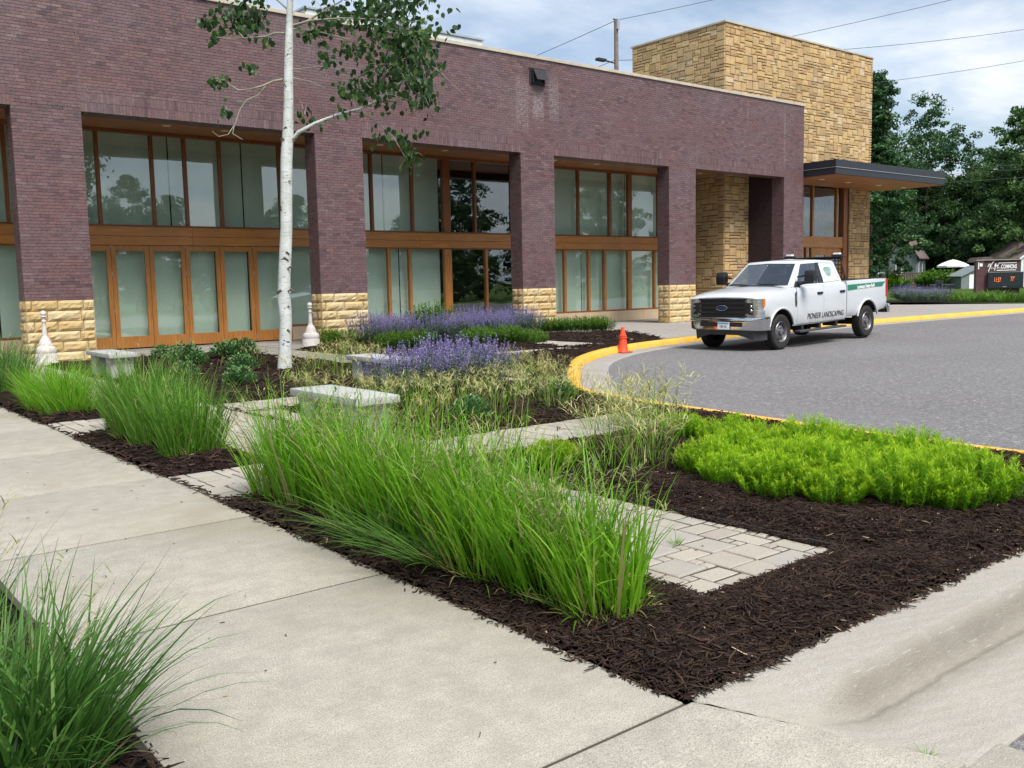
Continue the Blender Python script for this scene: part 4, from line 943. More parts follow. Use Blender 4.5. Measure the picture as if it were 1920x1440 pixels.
# cargo bed
mb = MB(); BS = [(-3.015, 0.985, 1.465, 0.58), (-3.5, 0.99, 1.47, 0.58), (-4.5, 0.99, 1.475, 0.62), (-5.07, 0.975, 1.475, 0.68), (-5.2, 0.95, 1.47, 0.72)]; v = []
for x, hw, zt, zb in BS:
    half = [(hw*0.96, zb), (hw*0.99, zb+0.06), (hw, zb+0.2), (hw, 1.15), (hw*0.995, zt-0.12), (hw*0.985, zt-0.02), (hw*0.965, zt)]
    v += [(x, y, z) for y, z in half+[(-y, z) for y, z in half[::-1]]]
n = 14; f = [(i*n+j, i*n+(j+1) % n, (i+1)*n+(j+1) % n, (i+1)*n+j) for i in range(len(BS)-1) for j in range(n)] + [tuple(range(n))[::-1], tuple(range((len(BS)-1)*n, len(BS)*n))]
mb.add(v, f); bed = tk(mb, 'cargo_bed', MT['paint'])
c2 = MB(); c2.box((-5.12, -0.84, 0.95), (-3.07, 0.84, 1.7)); c2 = tk(c2, 'cutter', MT['black_plastic']); cut(bed, [arch(-WB, 0.525, 0.43), c2])
for s in (-1, 1): tk(MB().box((-5.32, s*0.90-0.065, 1.472), (-3.15, s*0.90+0.065, 1.492)), 'bed_rail_cap', MT['black_plastic'], bed, bevel=0.008)
mb = MB(); mb.box((-5.365, -0.80, 0.80), (-5.335, 0.80, 1.47)); tk(mb, 'tailgate', MT['paint'], bevel=0.012)
# wheel arch lips
for xc, r, zc in ((0.0, 0.515, 0.42), (-WB, 0.525, 0.43)):
    for s in (-1, 1):
        mb = MB(); a0 = -0.25
        pts = [(xc+(r+0.016)*math.cos(t), s*1.0, zc+(r+0.016)*math.sin(t)*0.98) for t in np.linspace(0.24, PI-0.24, 30)]
        mb.tube(pts, 0.026, 8); tk(mb, 'arch_lip', MT['paint'], smooth=True)
# greenhouse
def bil(P00, P10, P01, P11, u, v_): return P00*(1-u)*(1-v_)+P10*u*(1-v_)+P01*(1-u)*v_+P11*u*v_
GA = {s: Vector((-0.66, s*0.895, 1.40)) for s in (1, -1)}; GB_ = {s: Vector((-3.08, s*0.90, 1.44)) for s in (1, -1)}
GC = {s: Vector((-1.36, s*0.705, 1.985)) for s in (1, -1)}; GD = {s: Vector((-2.93, s*0.72, 1.975)) for s in (1, -1)}
F0, F1 = Vector((-0.50, 0, 1.41)), Vector((-1.24, 0, 2.01)); R0, R1 = Vector((-3.09, 0, 1.44)), Vector((-2.95, 0, 2.0))
RM = Vector((-2.1, 0, 2.045)); RS = {s: Vector((-2.1, s*0.715, 2.005)) for s in (1, -1)}; SM = {s: Vector((-2.1, s*0.90, 1.42)) for s in (1, -1)}
vs = [F0, F1, R0, R1, RM, GA[1], GB_[1], GC[1], GD[1], RS[1], SM[1], GA[-1], GB_[-1], GC[-1], GD[-1], RS[-1], SM[-1]]
fs = [(0, 5, 7, 1), (5, 10, 9, 7), (10, 6, 8, 9), (6, 2, 3, 8), (1, 7, 9, 4), (4, 9, 8, 3)]
fs += [(11, 0, 1, 13), (16, 11, 13, 15), (12, 16, 15, 14), (2, 12, 14, 3), (13, 1, 4, 15), (15, 4, 3, 14), (0, 2, 12, 16, 11), (5, 10, 6, 2, 0)]
fs = fs[:-2] + [(0, 11, 16, 12, 2, 6, 10, 5)]
# the glass openings: the cab is an open frame of pillars and roof
def frame_face(mbo, P, hole, inset, mi=0):
    """quad P (4 Vectors: bottom front, bottom rear, top rear, top front) with a quad hole given in (u, v), as a ring of faces with a reveal"""
    a, b, c, d = P; q = lambda u, v_: bil(a, b, d, c, u, v_)
    H = [q(*h) for h in hole]; nrm = (b-a).cross(d-a).normalized(); H2 = [h - nrm*inset for h in H]
    n_ = len(H); k = n_//4
    outer = []
    for (u, v_) in hole: outer.append(q(min(1, max(0, round(u))), min(1, max(0, round(v_)))))
    mbo.add([a, b, c, d]+H+H2, [(0, 1, 5, 4), (1, 2, 6, 5), (2, 3, 7, 6), (3, 0, 4, 7)]+[(4+i, 4+(i+1) % 4, 8+(i+1) % 4, 8+i) for i in range(4)], mi)
    return H2
cab = MB(); glz = []
for s in (1, -1):
    ins = 0.012*s
    h = frame_face(cab, [GA[s], SM[s], RS[s], GC[s]], [(0.17, 0.05), (0.93, 0.05), (0.93, 0.88), (0.10, 0.88)], ins); glz.append((h, 'side_window', s, 0))
    h = frame_face(cab, [SM[s], GB_[s], GD[s], RS[s]], [(0.06, 0.05), (0.86, 0.07), (0.80, 0.88), (0.05, 0.88)], ins); glz.append((h, 'side_window', s, 1))
    h = frame_face(cab, [F0, GA[s], GC[s], F1], [(0.0, 0.06), (0.91, 0.06), (0.90, 0.90), (0.0, 0.90)], ins); glz.append((h, 'windshield', s, 0))
    h = frame_face(cab, [GB_[s], R0, R1, GD[s]], [(0.2, 0.15), (1.0, 0.15), (1.0, 0.85), (0.2, 0.85)], ins); glz.append((h, 'rear_window', s, 0))
    cab.add([F1, GC[s], RS[s], RM, GD[s], R1], [(0, 1, 2, 3), (3, 2, 4, 5)])
cabo = cab.build('cab', MT['paint'], TK, fix=False)
bm = bmesh.new(); bm.from_mesh(cabo.data); bmesh.ops.remove_doubles(bm, verts=bm.verts, dist=0.001); bmesh.ops.recalc_face_normals(bm, faces=bm.faces)
ed = [e for e in bm.edges if len(e.link_faces) == 2 and e.calc_face_angle(0) > 0.35 and all(v.co.z > 1.9 or True for v in e.verts) and any((e.verts[0].co-p).length < .002 for p in vs) and any((e.verts[1].co-p).length < .002 for p in vs)]
bmesh.ops.bevel(bm, geom=ed, offset=0.05, segments=3, profile=0.5, affect='EDGES', clamp_overlap=True); bm.to_mesh(cabo.data); bm.free(); shade(cabo.data, 0.7)
for kind in ('windshield', 'rear_window'):
    mb = MB()
    for h, nm_, s, k in glz:
        if nm_ == kind: mb.add(h, [(0, 1, 2, 3)])
    tk(mb, kind, MT['auto_glass'], cabo, fix=False)
for h, nm_, s, k in glz:
    if nm_ == 'side_window':
        mb = MB(); mb.add(h, [(0, 1, 2, 3)]); g = tk(mb, 'side_window', MT['auto_glass'], cabo, fix=False)
        if k == 1 and s == 1:      # pale picture sticker on the rear glass
            c0 = (h[0]+h[1]+h[2]+h[3])/4; out = Vector((0, 0.012, 0.004))
            mb = MB(); mb.add([h[0]+(c0-h[0])*0.05+out, h[1]+(c0-h[1])*0.05+out, h[2]+(c0-h[2])*0.05+out, h[3]+(c0-h[3])*0.05+out], [(0, 1, 2, 3)]); tk(mb, 'window_sticker', MT['pale_decal'], cabo, fix=False)
            nx_ = (h[1]-h[0]).normalized(); nz_ = (h[3]-h[0]).normalized(); ce = c0+out*1.15
            mb = MB(); pts = [(0.16*math.cos(t)*(1+0.25*math.sin(3*t)), 0.15*math.sin(t)*(1+0.2*math.cos(2*t))+0.02) for t in np.linspace(0, 2*PI, 24, endpoint=False)]
            mb.add([ce+nx_*p[0]+nz_*p[1] for p in pts], [tuple(range(24))]); tk(mb, 'sticker_print', MT['grey_green_decal'], cabo, fix=False)
# black B-pillars
for s in (1, -1):
    mb = MB(); q0 = lambda u, v_: bil(GA[s], SM[s], GC[s], RS[s], u, v_)+Vector((0, s*0.004, 0)); q1 = lambda u, v_: bil(SM[s], GB_[s], RS[s], GD[s], u, v_)+Vector((0, s*0.004, 0))
    mb.add([q0(0.92, 0.05), q1(0.07, 0.05), q1(0.06, 0.89), q0(0.92, 0.89)], [(0, 1, 2, 3)]); tk(mb, 'pillar_trim', MT['black_plastic'], cabo, fix=False)
    # seats and dash seen through the glass
mb = MB(); mb.box((-1.15, -0.8, 1.05), (-0.78, 0.8, 1.42)); tk(mb, 'dashboard', MT['cab_dark'], cabo, bevel=0.04)
for X in (-1.95, -2.8):
    for y in (-0.4, 0.4):
        mb = MB(); mb.box((X-0.12, y-0.24, 1.1), (X, y+0.24, 1.66)); mb.box((X-0.10, y-0.13, 1.68), (X-0.02, y+0.13, 1.86)); tk(mb, 'car_seat', MT['cab_dark'], cabo, bevel=0.03)
mb = MB(); mb.tube([(-1.2, 0.4+0.19*math.cos(t), 1.42+0.17*math.sin(t)) for t in np.linspace(0, 2*PI, 24)], 0.014, 6); tk(mb, 'steering_wheel', MT['cab_dark'], cabo)
# doors: seams, handles
def side_y(x, z):      # half width of the lower body at height z
    return float(np.interp(z, [0.50, 0.56, 0.72, 1.05, 1.29, 1.39], [0.949, 0.979, 0.994, 0.994, 0.985, 0.96]))
def seam(pts, s, r=0.007, name='door_seam'):
    mb = MB(); mb.tube([(x, s*(side_y(x, z)+0.0), z) for x, z in pts], r, 6); return mb
def door(x0, x1, s, zt):
    mb = MB(); zs_ = [0.535, 0.58, 0.70, 0.86, 1.0, 1.15, 1.28, zt]; v = []
    for z in zs_:
        for x in (x0, x1): v += [(x, s*(side_y(x, z)+0.006), z), (x, s*(side_y(x, z)-0.02), z)]
    f = []
    for i in range(len(zs_)-1):
        a = i*4; f += [(a, a+2, a+6, a+4), (a, a+4, a+5, a+1), (a+2, a+3, a+7, a+6)]
    f += [(0, 1, 3, 2), (len(v)-4, len(v)-2, len(v)-1, len(v)-3)]
    mb.add(v, f); d = tk(mb, 'door', MT['paint'], smooth=True)
    z0 = 1.215
    hx = x1+0.17; y = s*(side_y(0, z0)+0.006)
    h = MB(); h.box((hx-0.10, min(y, y+s*0.022), z0-0.03), (hx+0.10, max(y, y+s*0.022), z0+0.03)); h.box((hx-0.13, min(y, y+s*0.014), z0-0.022), (hx+0.13, max(y, y+s*0.014), z0+0.022)); tk(h, 'handle', MT['black_plastic'], d, bevel=0.006)
for s in (1, -1):
    door(-0.80, -1.985, s, 1.36); door(-2.0, -3.06, s, 1.39)
    for pts in ([(-0.792, 0.52), (-0.792, 1.36)], [(-1.992, 0.53), (-1.992, 1.39)], [(-3.07, 0.54), (-3.07, 1.42)]):
        tk(seam(pts, s), 'door_seam', MT['black_plastic'])
    # fender vent
    mb = MB(); y = s*0.997; mb.prism([(-0.70, 1.26), (-0.745, 1.30), (-0.76, 1.02), (-0.74, 0.94), (-0.71, 0.96), (-0.695, 1.05)], 1, min(y, y+s*0.014), max(y, y+s*0.014)); tk(mb, 'fender_vent', MT['black_plastic'])
    mb = MB(); mb.box((-0.735, min(y, y+s*0.018), 1.08), (-0.705, max(y, y+s*0.018), 1.2)); tk(mb, 'vent_badge', MT['chrome'])
    # mirror
    e = MB(); e.prism([(-0.92, 1.47), (-1.06, 1.46), (-1.10, 1.55), (-1.10, 1.72), (-1.04, 1.785), (-0.94, 1.76), (-0.905, 1.66)], 1, s*1.09 if s > 0 else s*1.33, s*1.33 if s > 0 else s*1.09)
    mi = tk(e, 'mirror', MT['black_plastic'], bevel=0.025, smooth=True)
    a = MB(); a.tube([(-0.94, s*0.93, 1.46), (-0.98, s*1.14, 1.50)], [0.045, 0.035], 8); a.tube([(-0.95, s*0.90, 1.62), (-1.0, s*1.14, 1.66)], 0.022, 8); a.prism([(-0.80, 1.39), (-1.02, 1.39), (-1.0, 1.52), (-0.90, 1.52)], 1, s*0.88 if s > 0 else s*0.94, s*0.94 if s > 0 else s*0.88); tk(a, 'mirror_arm', MT['black_plastic'], mi)
    a = MB(); a.box((-0.985, min(s*1.325, s*1.337), 1.48), (-0.93, max(s*1.325, s*1.337), 1.52)); a.box((-1.105, s*1.21-0.09, 1.50), (-1.095, s*1.21+0.09, 1.72)); tk(a, 'mirror_lamp', MT['lamp_clear'], mi)
    # running board
    mb = MB(); mb.box((-3.0, min(s*0.90, s*1.06), 0.335), (-0.82, max(s*0.90, s*1.06), 0.385)); rb = tk(mb, 'running_board', MT['grey_plastic'], bevel=0.018)
    for X in (-1.1, -1.9, -2.7): tk(MB().box((X-0.05, min(s*0.6, s*0.95), 0.38), (X+0.05, max(s*0.6, s*0.95), 0.54)), 'bracket', MT['black_plastic'], rb)
    # tail lamp
    mb = MB(); mb.prism([(-5.22, 0.98), (-5.345, 0.99), (-5.345, 1.44), (-5.26, 1.45), (-5.20, 1.2)], 1, s*0.80 if s > 0 else s*0.972, s*0.972 if s > 0 else s*0.80); tk(mb, 'tail_lamp', MT['red_lens'], bevel=0.012)
    # head lamp: wraps round the corner, with an amber marker
    mb = MB(); zt, zb = 1.185, 0.775
    ys = [0.60, 0.70, 0.82, 0.90, 0.955, 0.975]; xs_ = [0.878, 0.876, 0.866, 0.842, 0.78, 0.66]; v = []
    for y, x in zip(ys, xs_): v += [(x, s*y, zb), (x, s*y, zt), (x-0.05, s*(y-0.02), zb), (x-0.05, s*(y-0.02), zt)]
    f = []
    for i in range(len(ys)-1): a = i*4; f += [(a, a+4, a+5, a+1), (a+1, a+5, a+7, a+3), (a, a+2, a+6, a+4)]
    f += [(0, 1, 3, 2), (len(v)-4, len(v)-2, len(v)-1, len(v)-3)]
    mb.add(v, f); hl = tk(mb, 'headlight', MT['lamp_clear'], smooth=True)
    mb = MB(); mb.prism([(0.745, 1.01), (0.72, 0.98), (0.66, 1.03), (0.65, 1.165), (0.745, 1.17)], 1, min(s*0.93, s*0.983), max(s*0.93, s*0.983)); tk(mb, 'side_marker', MT['amber'], hl)
    mb = MB()
    for z in (0.87, 0.97, 1.07): mb.box((0.872, min(s*0.69, s*0.80), z-0.032), (0.884, max(s*0.69, s*0.80), z+0.022))
    mb.box((0.875, min(s*0.61, s*0.66), 0.88), (0.886, max(s*0.61, s*0.66), 1.1)); tk(mb, 'lamp_bezel', MT['black_plastic'], hl)
    mb = MB()
    for z in (0.92, 1.02): mb.lathe([(0.0, 0.893), (0.03, 0.892), (0.04, 0.880)], 16, (0, s*0.745, z), axis=0)
    tk(mb, 'lamp_reflector', MT['chrome'], hl)
# grille with bars and oval badge
mb = MB(); mb.box((0.80, -0.66, 0.765), (0.868, 0.66, 1.20)); gr = tk(mb, 'grille', MT['black_plastic'], bevel=0.01)
for z, h_ in ((1.172, 0.028), (1.09, 0.045), (0.985, 0.045), (0.88, 0.045), (0.80, 0.028)):
    mb = MB(); mb.box((0.868, -0.645, z-h_/2-0.005), (0.889, 0.645, z+h_/2+0.005)); tk(mb, 'bar', MT['black_plastic'], gr, bevel=0.006)
for s in (-1, 1): tk(MB().box((0.866, s*0.68-0.065, 0.87), (0.894, s*0.68+0.065, 1.10)), 'grille_side', MT['black_plastic'], gr, bevel=0.01)
def oval(rx, rz, x0, x1, seg=28): mb = MB(); mb.prism([(rx*math.cos(t), 0.985+rz*math.sin(t)) for t in np.linspace(0, 2*PI, seg, endpoint=False)], 0, x0, x1); return mb
bd = tk(oval(0.155, 0.068, 0.889, 0.912), 'badge_ring', MT['chrome'], gr, bevel=0.006)
tk(oval(0.132, 0.050, 0.9125, 0.916), 'badge_oval', MT['blue_ink'], gr)
# hood edge line
mb = MB(); mb.tube([(0.845, y, 1.205-0.03*abs(y)) for y in np.linspace(-0.86, 0.86, 9)], 0.008, 6); tk(mb, 'hood_seam', MT['grey_plastic'])
# wipers and cowl
mb = MB(); mb.prism([(-0.44, 1.438), (-0.60, 1.435), (-0.62, 1.455), (-0.5, 1.45)], 1, -0.80, 0.80); tk(mb, 'cowl', MT['black_plastic'])
for y0 in (-0.25, 0.55): mb = MB(); mb.tube([(-0.51, y0+0.12, 1.45), (-0.545, y0-0.15, 1.475), (-0.575, y0-0.45, 1.47)], 0.013, 6); tk(mb, 'wiper', MT['black_plastic'])
# front bumper
mb = MB(); ys = [-1.015, -1.0, -0.93, -0.80, -0.45, 0, 0.45, 0.80, 0.93, 1.0, 1.015]; xo = [0.52, 0.70, 0.83, 0.92, 0.97, 0.985, 0.97, 0.92, 0.83, 0.70, 0.52]; v = []; pr = [(-0.12, 0.775), (-0.012, 0.77), (0.0, 0.745), (0.0, 0.70), (-0.022, 0.68), (-0.026, 0.58), (-0.03, 0.50), (-0.06, 0.475), (-0.12, 0.475)]
for y, x in zip(ys, xo): v += [(x+a, y, z) for a, z in pr]
k = len(pr); f = [(i*k+j, (i+1)*k+j, (i+1)*k+j+1, i*k+j+1) for i in range(len(ys)-1) for j in range(k-1)]
mb.add(v, f); fb = tk(mb, 'front_bumper', MT['chrome'], smooth=True, fix=False)
mb = MB(); mb.prism([(-0.56, 0.565), (0.56, 0.565), (0.56, 0.665), (-0.56, 0.665)], 0, 0.90, 0.964)
ins = tk(mb, 'bumper_insert', MT['black_plastic'], fb, bevel=0.008)
mb = MB(); v = []; ys2 = [-0.93, -0.78, -0.4, 0, 0.4, 0.78, 0.93]; xo2 = [0.60, 0.84, 0.90, 0.91, 0.90, 0.84, 0.60]
for y, x in zip(ys2, xo2): zb = 0.255 if abs(y) > 0.5 else 0.37; v += [(x-0.02, y, 0.48), (x-0.05, y, zb), (x-0.10, y, zb), (x-0.1, y, 0.48)]
f = [(i*4+j, (i+1)*4+j, (i+1)*4+(j+1) % 4, i*4+(j+1) % 4) for i in range(6) for j in range(4)]; mb.add(v, f); tk(mb, 'air_dam', MT['grey_plastic'], fb, fix=False)
# number plate hung on the bumper, off-centre
mb = MB(); mb.box((0.976, -0.06, 0.505), (0.988, 0.25, 0.665)); lp = tk(mb, 'licence_plate', MT['white_ink'], bevel=0.003)
mb = MB(); mb.box((0.9882, -0.055, 0.62), (0.9892, 0.245, 0.662)); tk(mb, 'plate_band', MT['plate_blue'], lp)
def text_mesh(name, body, size, mat, parent, mtx, shear=0.0, sx=1.0, ext=0.0015, spacing=1.0, offset=0.0):
    c = bpy.data.curves.new(name, 'FONT'); c.body = body; c.size = size; c.shear = shear; c.extrude = ext; c.align_x = 'CENTER'; c.align_y = 'CENTER'; c.space_character = spacing; c.offset = offset
    o = bpy.data.objects.new(name, c); COL.objects.link(o); bpy.context.view_layer.update()
    me = bpy.data.meshes.new_from_object(o.evaluated_get(bpy.context.evaluated_depsgraph_get())); bpy.data.objects.remove(o); bpy.data.curves.remove(c)
    me.transform(Matrix.Diagonal((sx, 1, 1, 1))); me.transform(mtx); me.materials.clear(); me.materials.append(mat)
    return obj(name, me, None, parent)
def plane_mtx(org, xa, ya): 
    xa = Vector(xa).normalized(); ya = Vector(ya).normalized(); za = xa.cross(ya); return Matrix(((xa.x, ya.x, za.x, org[0]), (xa.y, ya.y, za.y, org[1]), (xa.z, ya.z, za.z, org[2]), (0, 0, 0, 1)))
text_mesh('plate_number', 'YBP-421', 0.085, MT['blue_ink'], lp, plane_mtx((0.9892, 0.095, 0.565), (0, 1, 0), (0, 0, 1)), sx=0.72)
# driver's side lettering and green stripe (left side of the truck: text runs front to rear as seen)
ysd = 0.994+0.010
text_mesh('lettering', 'PIONEER LANDSCAPING', 0.185, MT['black_ink'], TK, plane_mtx((-2.08, ysd, 0.685), (-1, 0, 0), (0, 0.06, 1)), shear=0.22, sx=0.80, offset=0.0, spacing=1.06)
mb = MB(); y = 0.985; mb.add([(-3.17, y+0.007, 1.22), (-5.02, y+0.006, 1.27), (-5.06, y+0.006, 1.33), (-5.20, y+0.004, 1.385), (-3.17, y+0.007, 1.36)], [(0, 1, 2, 3, 4)]); st = tk(mb, 'green_stripe', MT['green_decal'], fix=False)
bm = bmesh.new(); bm.from_mesh(st.data); r_ = bmesh.ops.extrude_face_region(bm, geom=bm.faces[:]); bmesh.ops.translate(bm, verts=[q for q in r_['geom'] if isinstance(q, bmesh.types.BMVert)], vec=(0, -0.004, 0)); bm.to_mesh(st.data); bm.free()
text_mesh('stripe_lettering', 'Landscape Design-Build', 0.125, MT['white_ink'], TK, plane_mtx((-4.1, y+0.011, 1.297), (-1, 0, 0.025), (0, 0, 1)), sx=0.78, offset=0.002)
# rear bumper, chassis
mb = MB(); mb.box((-5.50, -0.97, 0.56), (-5.34, 0.97, 0.80)); tk(mb, 'rear_bumper', MT['chrome'], bevel=0.03, smooth=True)
mb = MB()
for s in (-1, 1): mb.box((-5.35, s*0.45-0.05, 0.52), (0.75, s*0.45+0.05, 0.66))
mb.box((-0.08, -0.75, 0.34), (0.08, 0.75, 0.46)); mb.box((-WB-0.09, -0.75, 0.32), (-WB+0.09, 0.75, 0.48)); mb.box((-3.1, -0.5, 0.5), (-0.6, 0.5, 0.60)); mb.box((-2.6, -0.75, 0.40), (-1.6, -0.2, 0.56)); tk(mb, 'chassis', MT['black_plastic'])
mb = MB(); mb.box((0.1, -0.62, 0.42), (0.7, 0.62, 0.60)); tk(mb, 'engine_tray', MT['black_plastic'])
# wheels
def wheel_mesh(s):
    e = MB(); W = 0.125
    e.lathe([(0.235, -W*0.82), (0.30, -W), (0.365, -W*0.97), (0.392, -W*0.78), (TR, -W*0.4), (TR, W*0.4), (0.392, W*0.78), (0.365, W*0.97), (0.30, W), (0.235, W*0.82)], 48, axis=1)
    for t in np.linspace(0, 2*PI, 40, endpoint=False):
        for yy in (-0.075, -0.02, 0.035, 0.085):
            a = t+yy*0.9; c, sn = math.cos(a), math.sin(a); u = Vector((-sn, 0, c)); r0 = Vector((c, 0, sn)); ce = r0*TR+Vector((0, yy, 0))
            p = [ce-u*0.02+Vector((0, -0.018, 0)), ce+u*0.02+Vector((0, -0.018, 0)), ce+u*0.02+Vector((0, 0.018, 0)), ce-u*0.02+Vector((0, 0.018, 0))]
            e.add(p+[q+r0*0.005 for q in p], [(4, 5, 6, 7), (0, 1, 5, 4), (1, 2, 6, 5), (2, 3, 7, 6), (3, 0, 4, 7)])
    return e
wheel0 = None
for X in (0.0, -WB):
    for s in (1, -1):
        w_ = wheel_mesh(s).build('wheel', MT['rubber'], TK, smooth=True, fix=False, loc=(X, s*0.87, TR))
        rm = MB(); d = s
        rm.lathe([(0.242, d*0.105), (0.232, d*0.118), (0.218, d*0.10), (0.205, d*0.055), (0.19, d*0.045), (0.13, d*0.075), (0.10, d*0.08), (0.085, d*0.06), (0.075, d*0.075), (0.07, d*0.12), (0.045, d*0.13), (0.0, d*0.13)], 36, axis=1); rm.build('rim', MT['steel'], w_, smooth=True, fix=False)
        hs = MB()
        for k in range(8):
            t = 2*PI*k/8+0.2; hs.lathe([(0.0, d*0.0715), (0.03, d*0.0715), (0.034, d*0.055)], 10, (0.158*math.cos(t), 0, 0.158*math.sin(t)), axis=1)
        hs.build('rim_hole', MT['black_ink'], w_, fix=False)
        mb = MB()
        for k in range(8):
            t = 2*PI*k/8; mb.lathe([(0.0, d*0.092), (0.009, d*0.092), (0.011, d*0.075)], 6, (0.103*math.cos(t), 0, 0.103*math.sin(t)), axis=1)
        mb.build('lug_nut', MT['chrome'], w_, fix=False)
# cab guard behind the cab with two beacons
mb = MB(); X = -3.26
mb.tube([(X, -0.86, 1.47), (X, -0.86, 1.6), (X, -0.74, 2.03), (X, 0.74, 2.03), (X, 0.86, 1.6), (X, 0.86, 1.47)], 0.032, 8)
for z in (1.56, 1.66, 1.76, 1.86, 1.96): mb.tube([(X, -0.80+0.13*(z-1.5), z), (X, 0.80-0.13*(z-1.5), z)], 0.016, 6)
for y in np.linspace(-0.6, 0.6, 9): mb.tube([(X+0.005, y, 1.5), (X+0.005, y, 2.02)], 0.010, 6)
cg = tk(mb, 'cab_guard', MT['black_plastic'])
mb = MB(); mb.box((X-0.06, -0.85, 2.045), (X+0.10, 0.85, 2.075)); tk(mb, 'light_bar', MT['black_plastic'], cg, bevel=0.008)
for y in (-0.66, 0.66):
    mb = MB(); mb.box((X-0.05, y-0.13, 2.076), (X+0.09, y+0.13, 2.115)); q = tk(mb, 'beacon', MT['black_plastic'], cg, bevel=0.008)
    mb = MB(); mb.box((X-0.035, y-0.085, 2.116), (X+0.075, y+0.085, 2.16)); q = tk(mb, 'beacon_lens', MT['white_ink'], cg, bevel=0.012)

# the cab, doors and tail sit a little further forward of the rear axle
def shift_back(o):
    if o.type == 'MESH' and o.name.split('.')[0] not in ('wheel', 'rim', 'rim_hole', 'lug_nut', 'chassis', 'engine_tray', 'arch_lip', 'body', 'cargo_bed') and not o.data.get('moved'):
        n_ = len(o.data.vertices); co = np.empty(n_*3, np.float32); o.data.vertices.foreach_get('co', co); co = co.reshape(-1, 3); co[co[:, 0] < -0.42, 0] += 0.13
        o.data.vertices.foreach_set('co', co.ravel()); o.data.update(); o.data['moved'] = 1
    for c in o.children: shift_back(c)
shift_back(TK)

# ================================================================== plants
G = {}
G['bright'] = leafmat('bright_grass_blade', [(0.0, (0.085, 0.24, 0.014)), (0.35, (0.18, 0.43, 0.02)), (0.7, (0.28, 0.56, 0.035)), (0.93, (0.42, 0.64, 0.11)), (0.96, (0.42, 0.36, 0.15)), (1.0, (0.50, 0.41, 0.2))], 0.42, 0.48)
G['blue'] = leafmat('blue_green_grass_blade', [(0.0, (0.035, 0.10, 0.026)), (0.4, (0.085, 0.215, 0.036)), (0.75, (0.155, 0.31, 0.06)), (0.95, (0.25, 0.38, 0.10)), (0.97, (0.36, 0.32, 0.16)), (1.0, (0.42, 0.36, 0.2))], 0.42, 0.42)
G['head'] = leafmat('tan_seed_head', [(0.0, (0.30, 0.33, 0.08)), (0.4, (0.50, 0.49, 0.17)), (0.75, (0.66, 0.60, 0.28)), (1.0, (0.74, 0.68, 0.40))], 0.6, 0.3)
G['green_head'] = leafmat('pale_green_seed_head', [(0.0, (0.16, 0.22, 0.05)), (0.6, (0.30, 0.34, 0.11)), (1.0, (0.42, 0.40, 0.2))], 0.6, 0.3)
G['stem'] = leafmat('straw_stem', [(0.0, (0.10, 0.13, 0.03)), (1.0, (0.30, 0.27, 0.11))], 0.6, 0.1)
G['chartreuse'] = leafmat('chartreuse_leaf', [(0.0, (0.07, 0.20, 0.012)), (0.35, (0.20, 0.43, 0.012)), (0.7, (0.36, 0.60, 0.014)), (1.0, (0.54, 0.70, 0.03))], 0.5, 0.5)
G['low_green'] = leafmat('fine_green_leaf', [(0.0, (0.04, 0.10, 0.012)), (0.5, (0.095, 0.22, 0.022)), (1.0, (0.18, 0.33, 0.035))], 0.5, 0.35)
G['blue_leaf'] = leafmat('blue_green_leaf', [(0.0, (0.035, 0.10, 0.03)), (0.5, (0.095, 0.23, 0.065)), (1.0, (0.18, 0.34, 0.12))], 0.45, 0.25)
G['lav_leaf'] = leafmat('grey_green_leaf', [(0.0, (0.05, 0.09, 0.055)), (0.5, (0.10, 0.155, 0.095)), (1.0, (0.17, 0.23, 0.15))], 0.6, 0.25)
G['lav_flower'] = leafmat('purple_flower', [(0.0, (0.20, 0.16, 0.42)), (0.5, (0.34, 0.28, 0.62)), (1.0, (0.52, 0.46, 0.78))], 0.6, 0.3)
G['aspen_leaf'] = leafmat('aspen_leaf', [(0.0, (0.016, 0.045, 0.016)), (0.45, (0.036, 0.095, 0.026)), (0.8, (0.075, 0.155, 0.034)), (1.0, (0.18, 0.26, 0.05))], 0.4, 0.4)
G['tree_leaf'] = leafmat('dark_tree_leaf', [(0.0, (0.02, 0.056, 0.024)), (0.5, (0.05, 0.122, 0.042)), (0.85, (0.095, 0.19, 0.058)), (1.0, (0.15, 0.26, 0.07))], 0.5, 0.25)
G['pale_tree_leaf'] = leafmat('mid_tree_leaf', [(0.0, (0.03, 0.07, 0.024)), (0.5, (0.075, 0.155, 0.042)), (0.85, (0.135, 0.23, 0.058)), (1.0, (0.19, 0.30, 0.08))], 0.5, 0.3)
m = M('aspen_bark', 0.75, 0.25); co = m.pos(); st = m.scale(co, (7, 7, 42))
c = m.mix(m.ramp(m.noise(5, 5), [(0.4, 0.5), (0.65, 0.0)]), (0.52, 0.545, 0.54), (0.34, 0.36, 0.31))
c = m.mix(m.ramp(m.noise(1.0, 5, 0.7, 0.4, st), [(0.57, 0.0), (0.64, 0.85)]), c, (0.16, 0.155, 0.14))
c = m.mix(m.ramp(m.noise(1.0, 3, 0.6, 0.3, m.scale(co, (4, 4, 90))), [(0.64, 0.0), (0.69, 0.9)]), c, (0.05, 0.046, 0.042))
c = m.mix(m.ramp(m.noise(4.2, 4, 0.7, 1.2), [(0.63, 0.0), (0.68, 0.95)]), c, (0.03, 0.028, 0.026))
m.color(c).bump(m.noise(18, 5, 0.7), 0.4, 0.01); MT['aspen_bark'] = m.m
MT['aspen_twig'] = plain('aspen_twig', (0.27, 0.265, 0.21), 0.8, 0.2, var=0.3)
MT['bark'] = plain('grey_brown_bark', (0.10, 0.085, 0.07), 0.9, 0.1, var=0.35, scale=8)

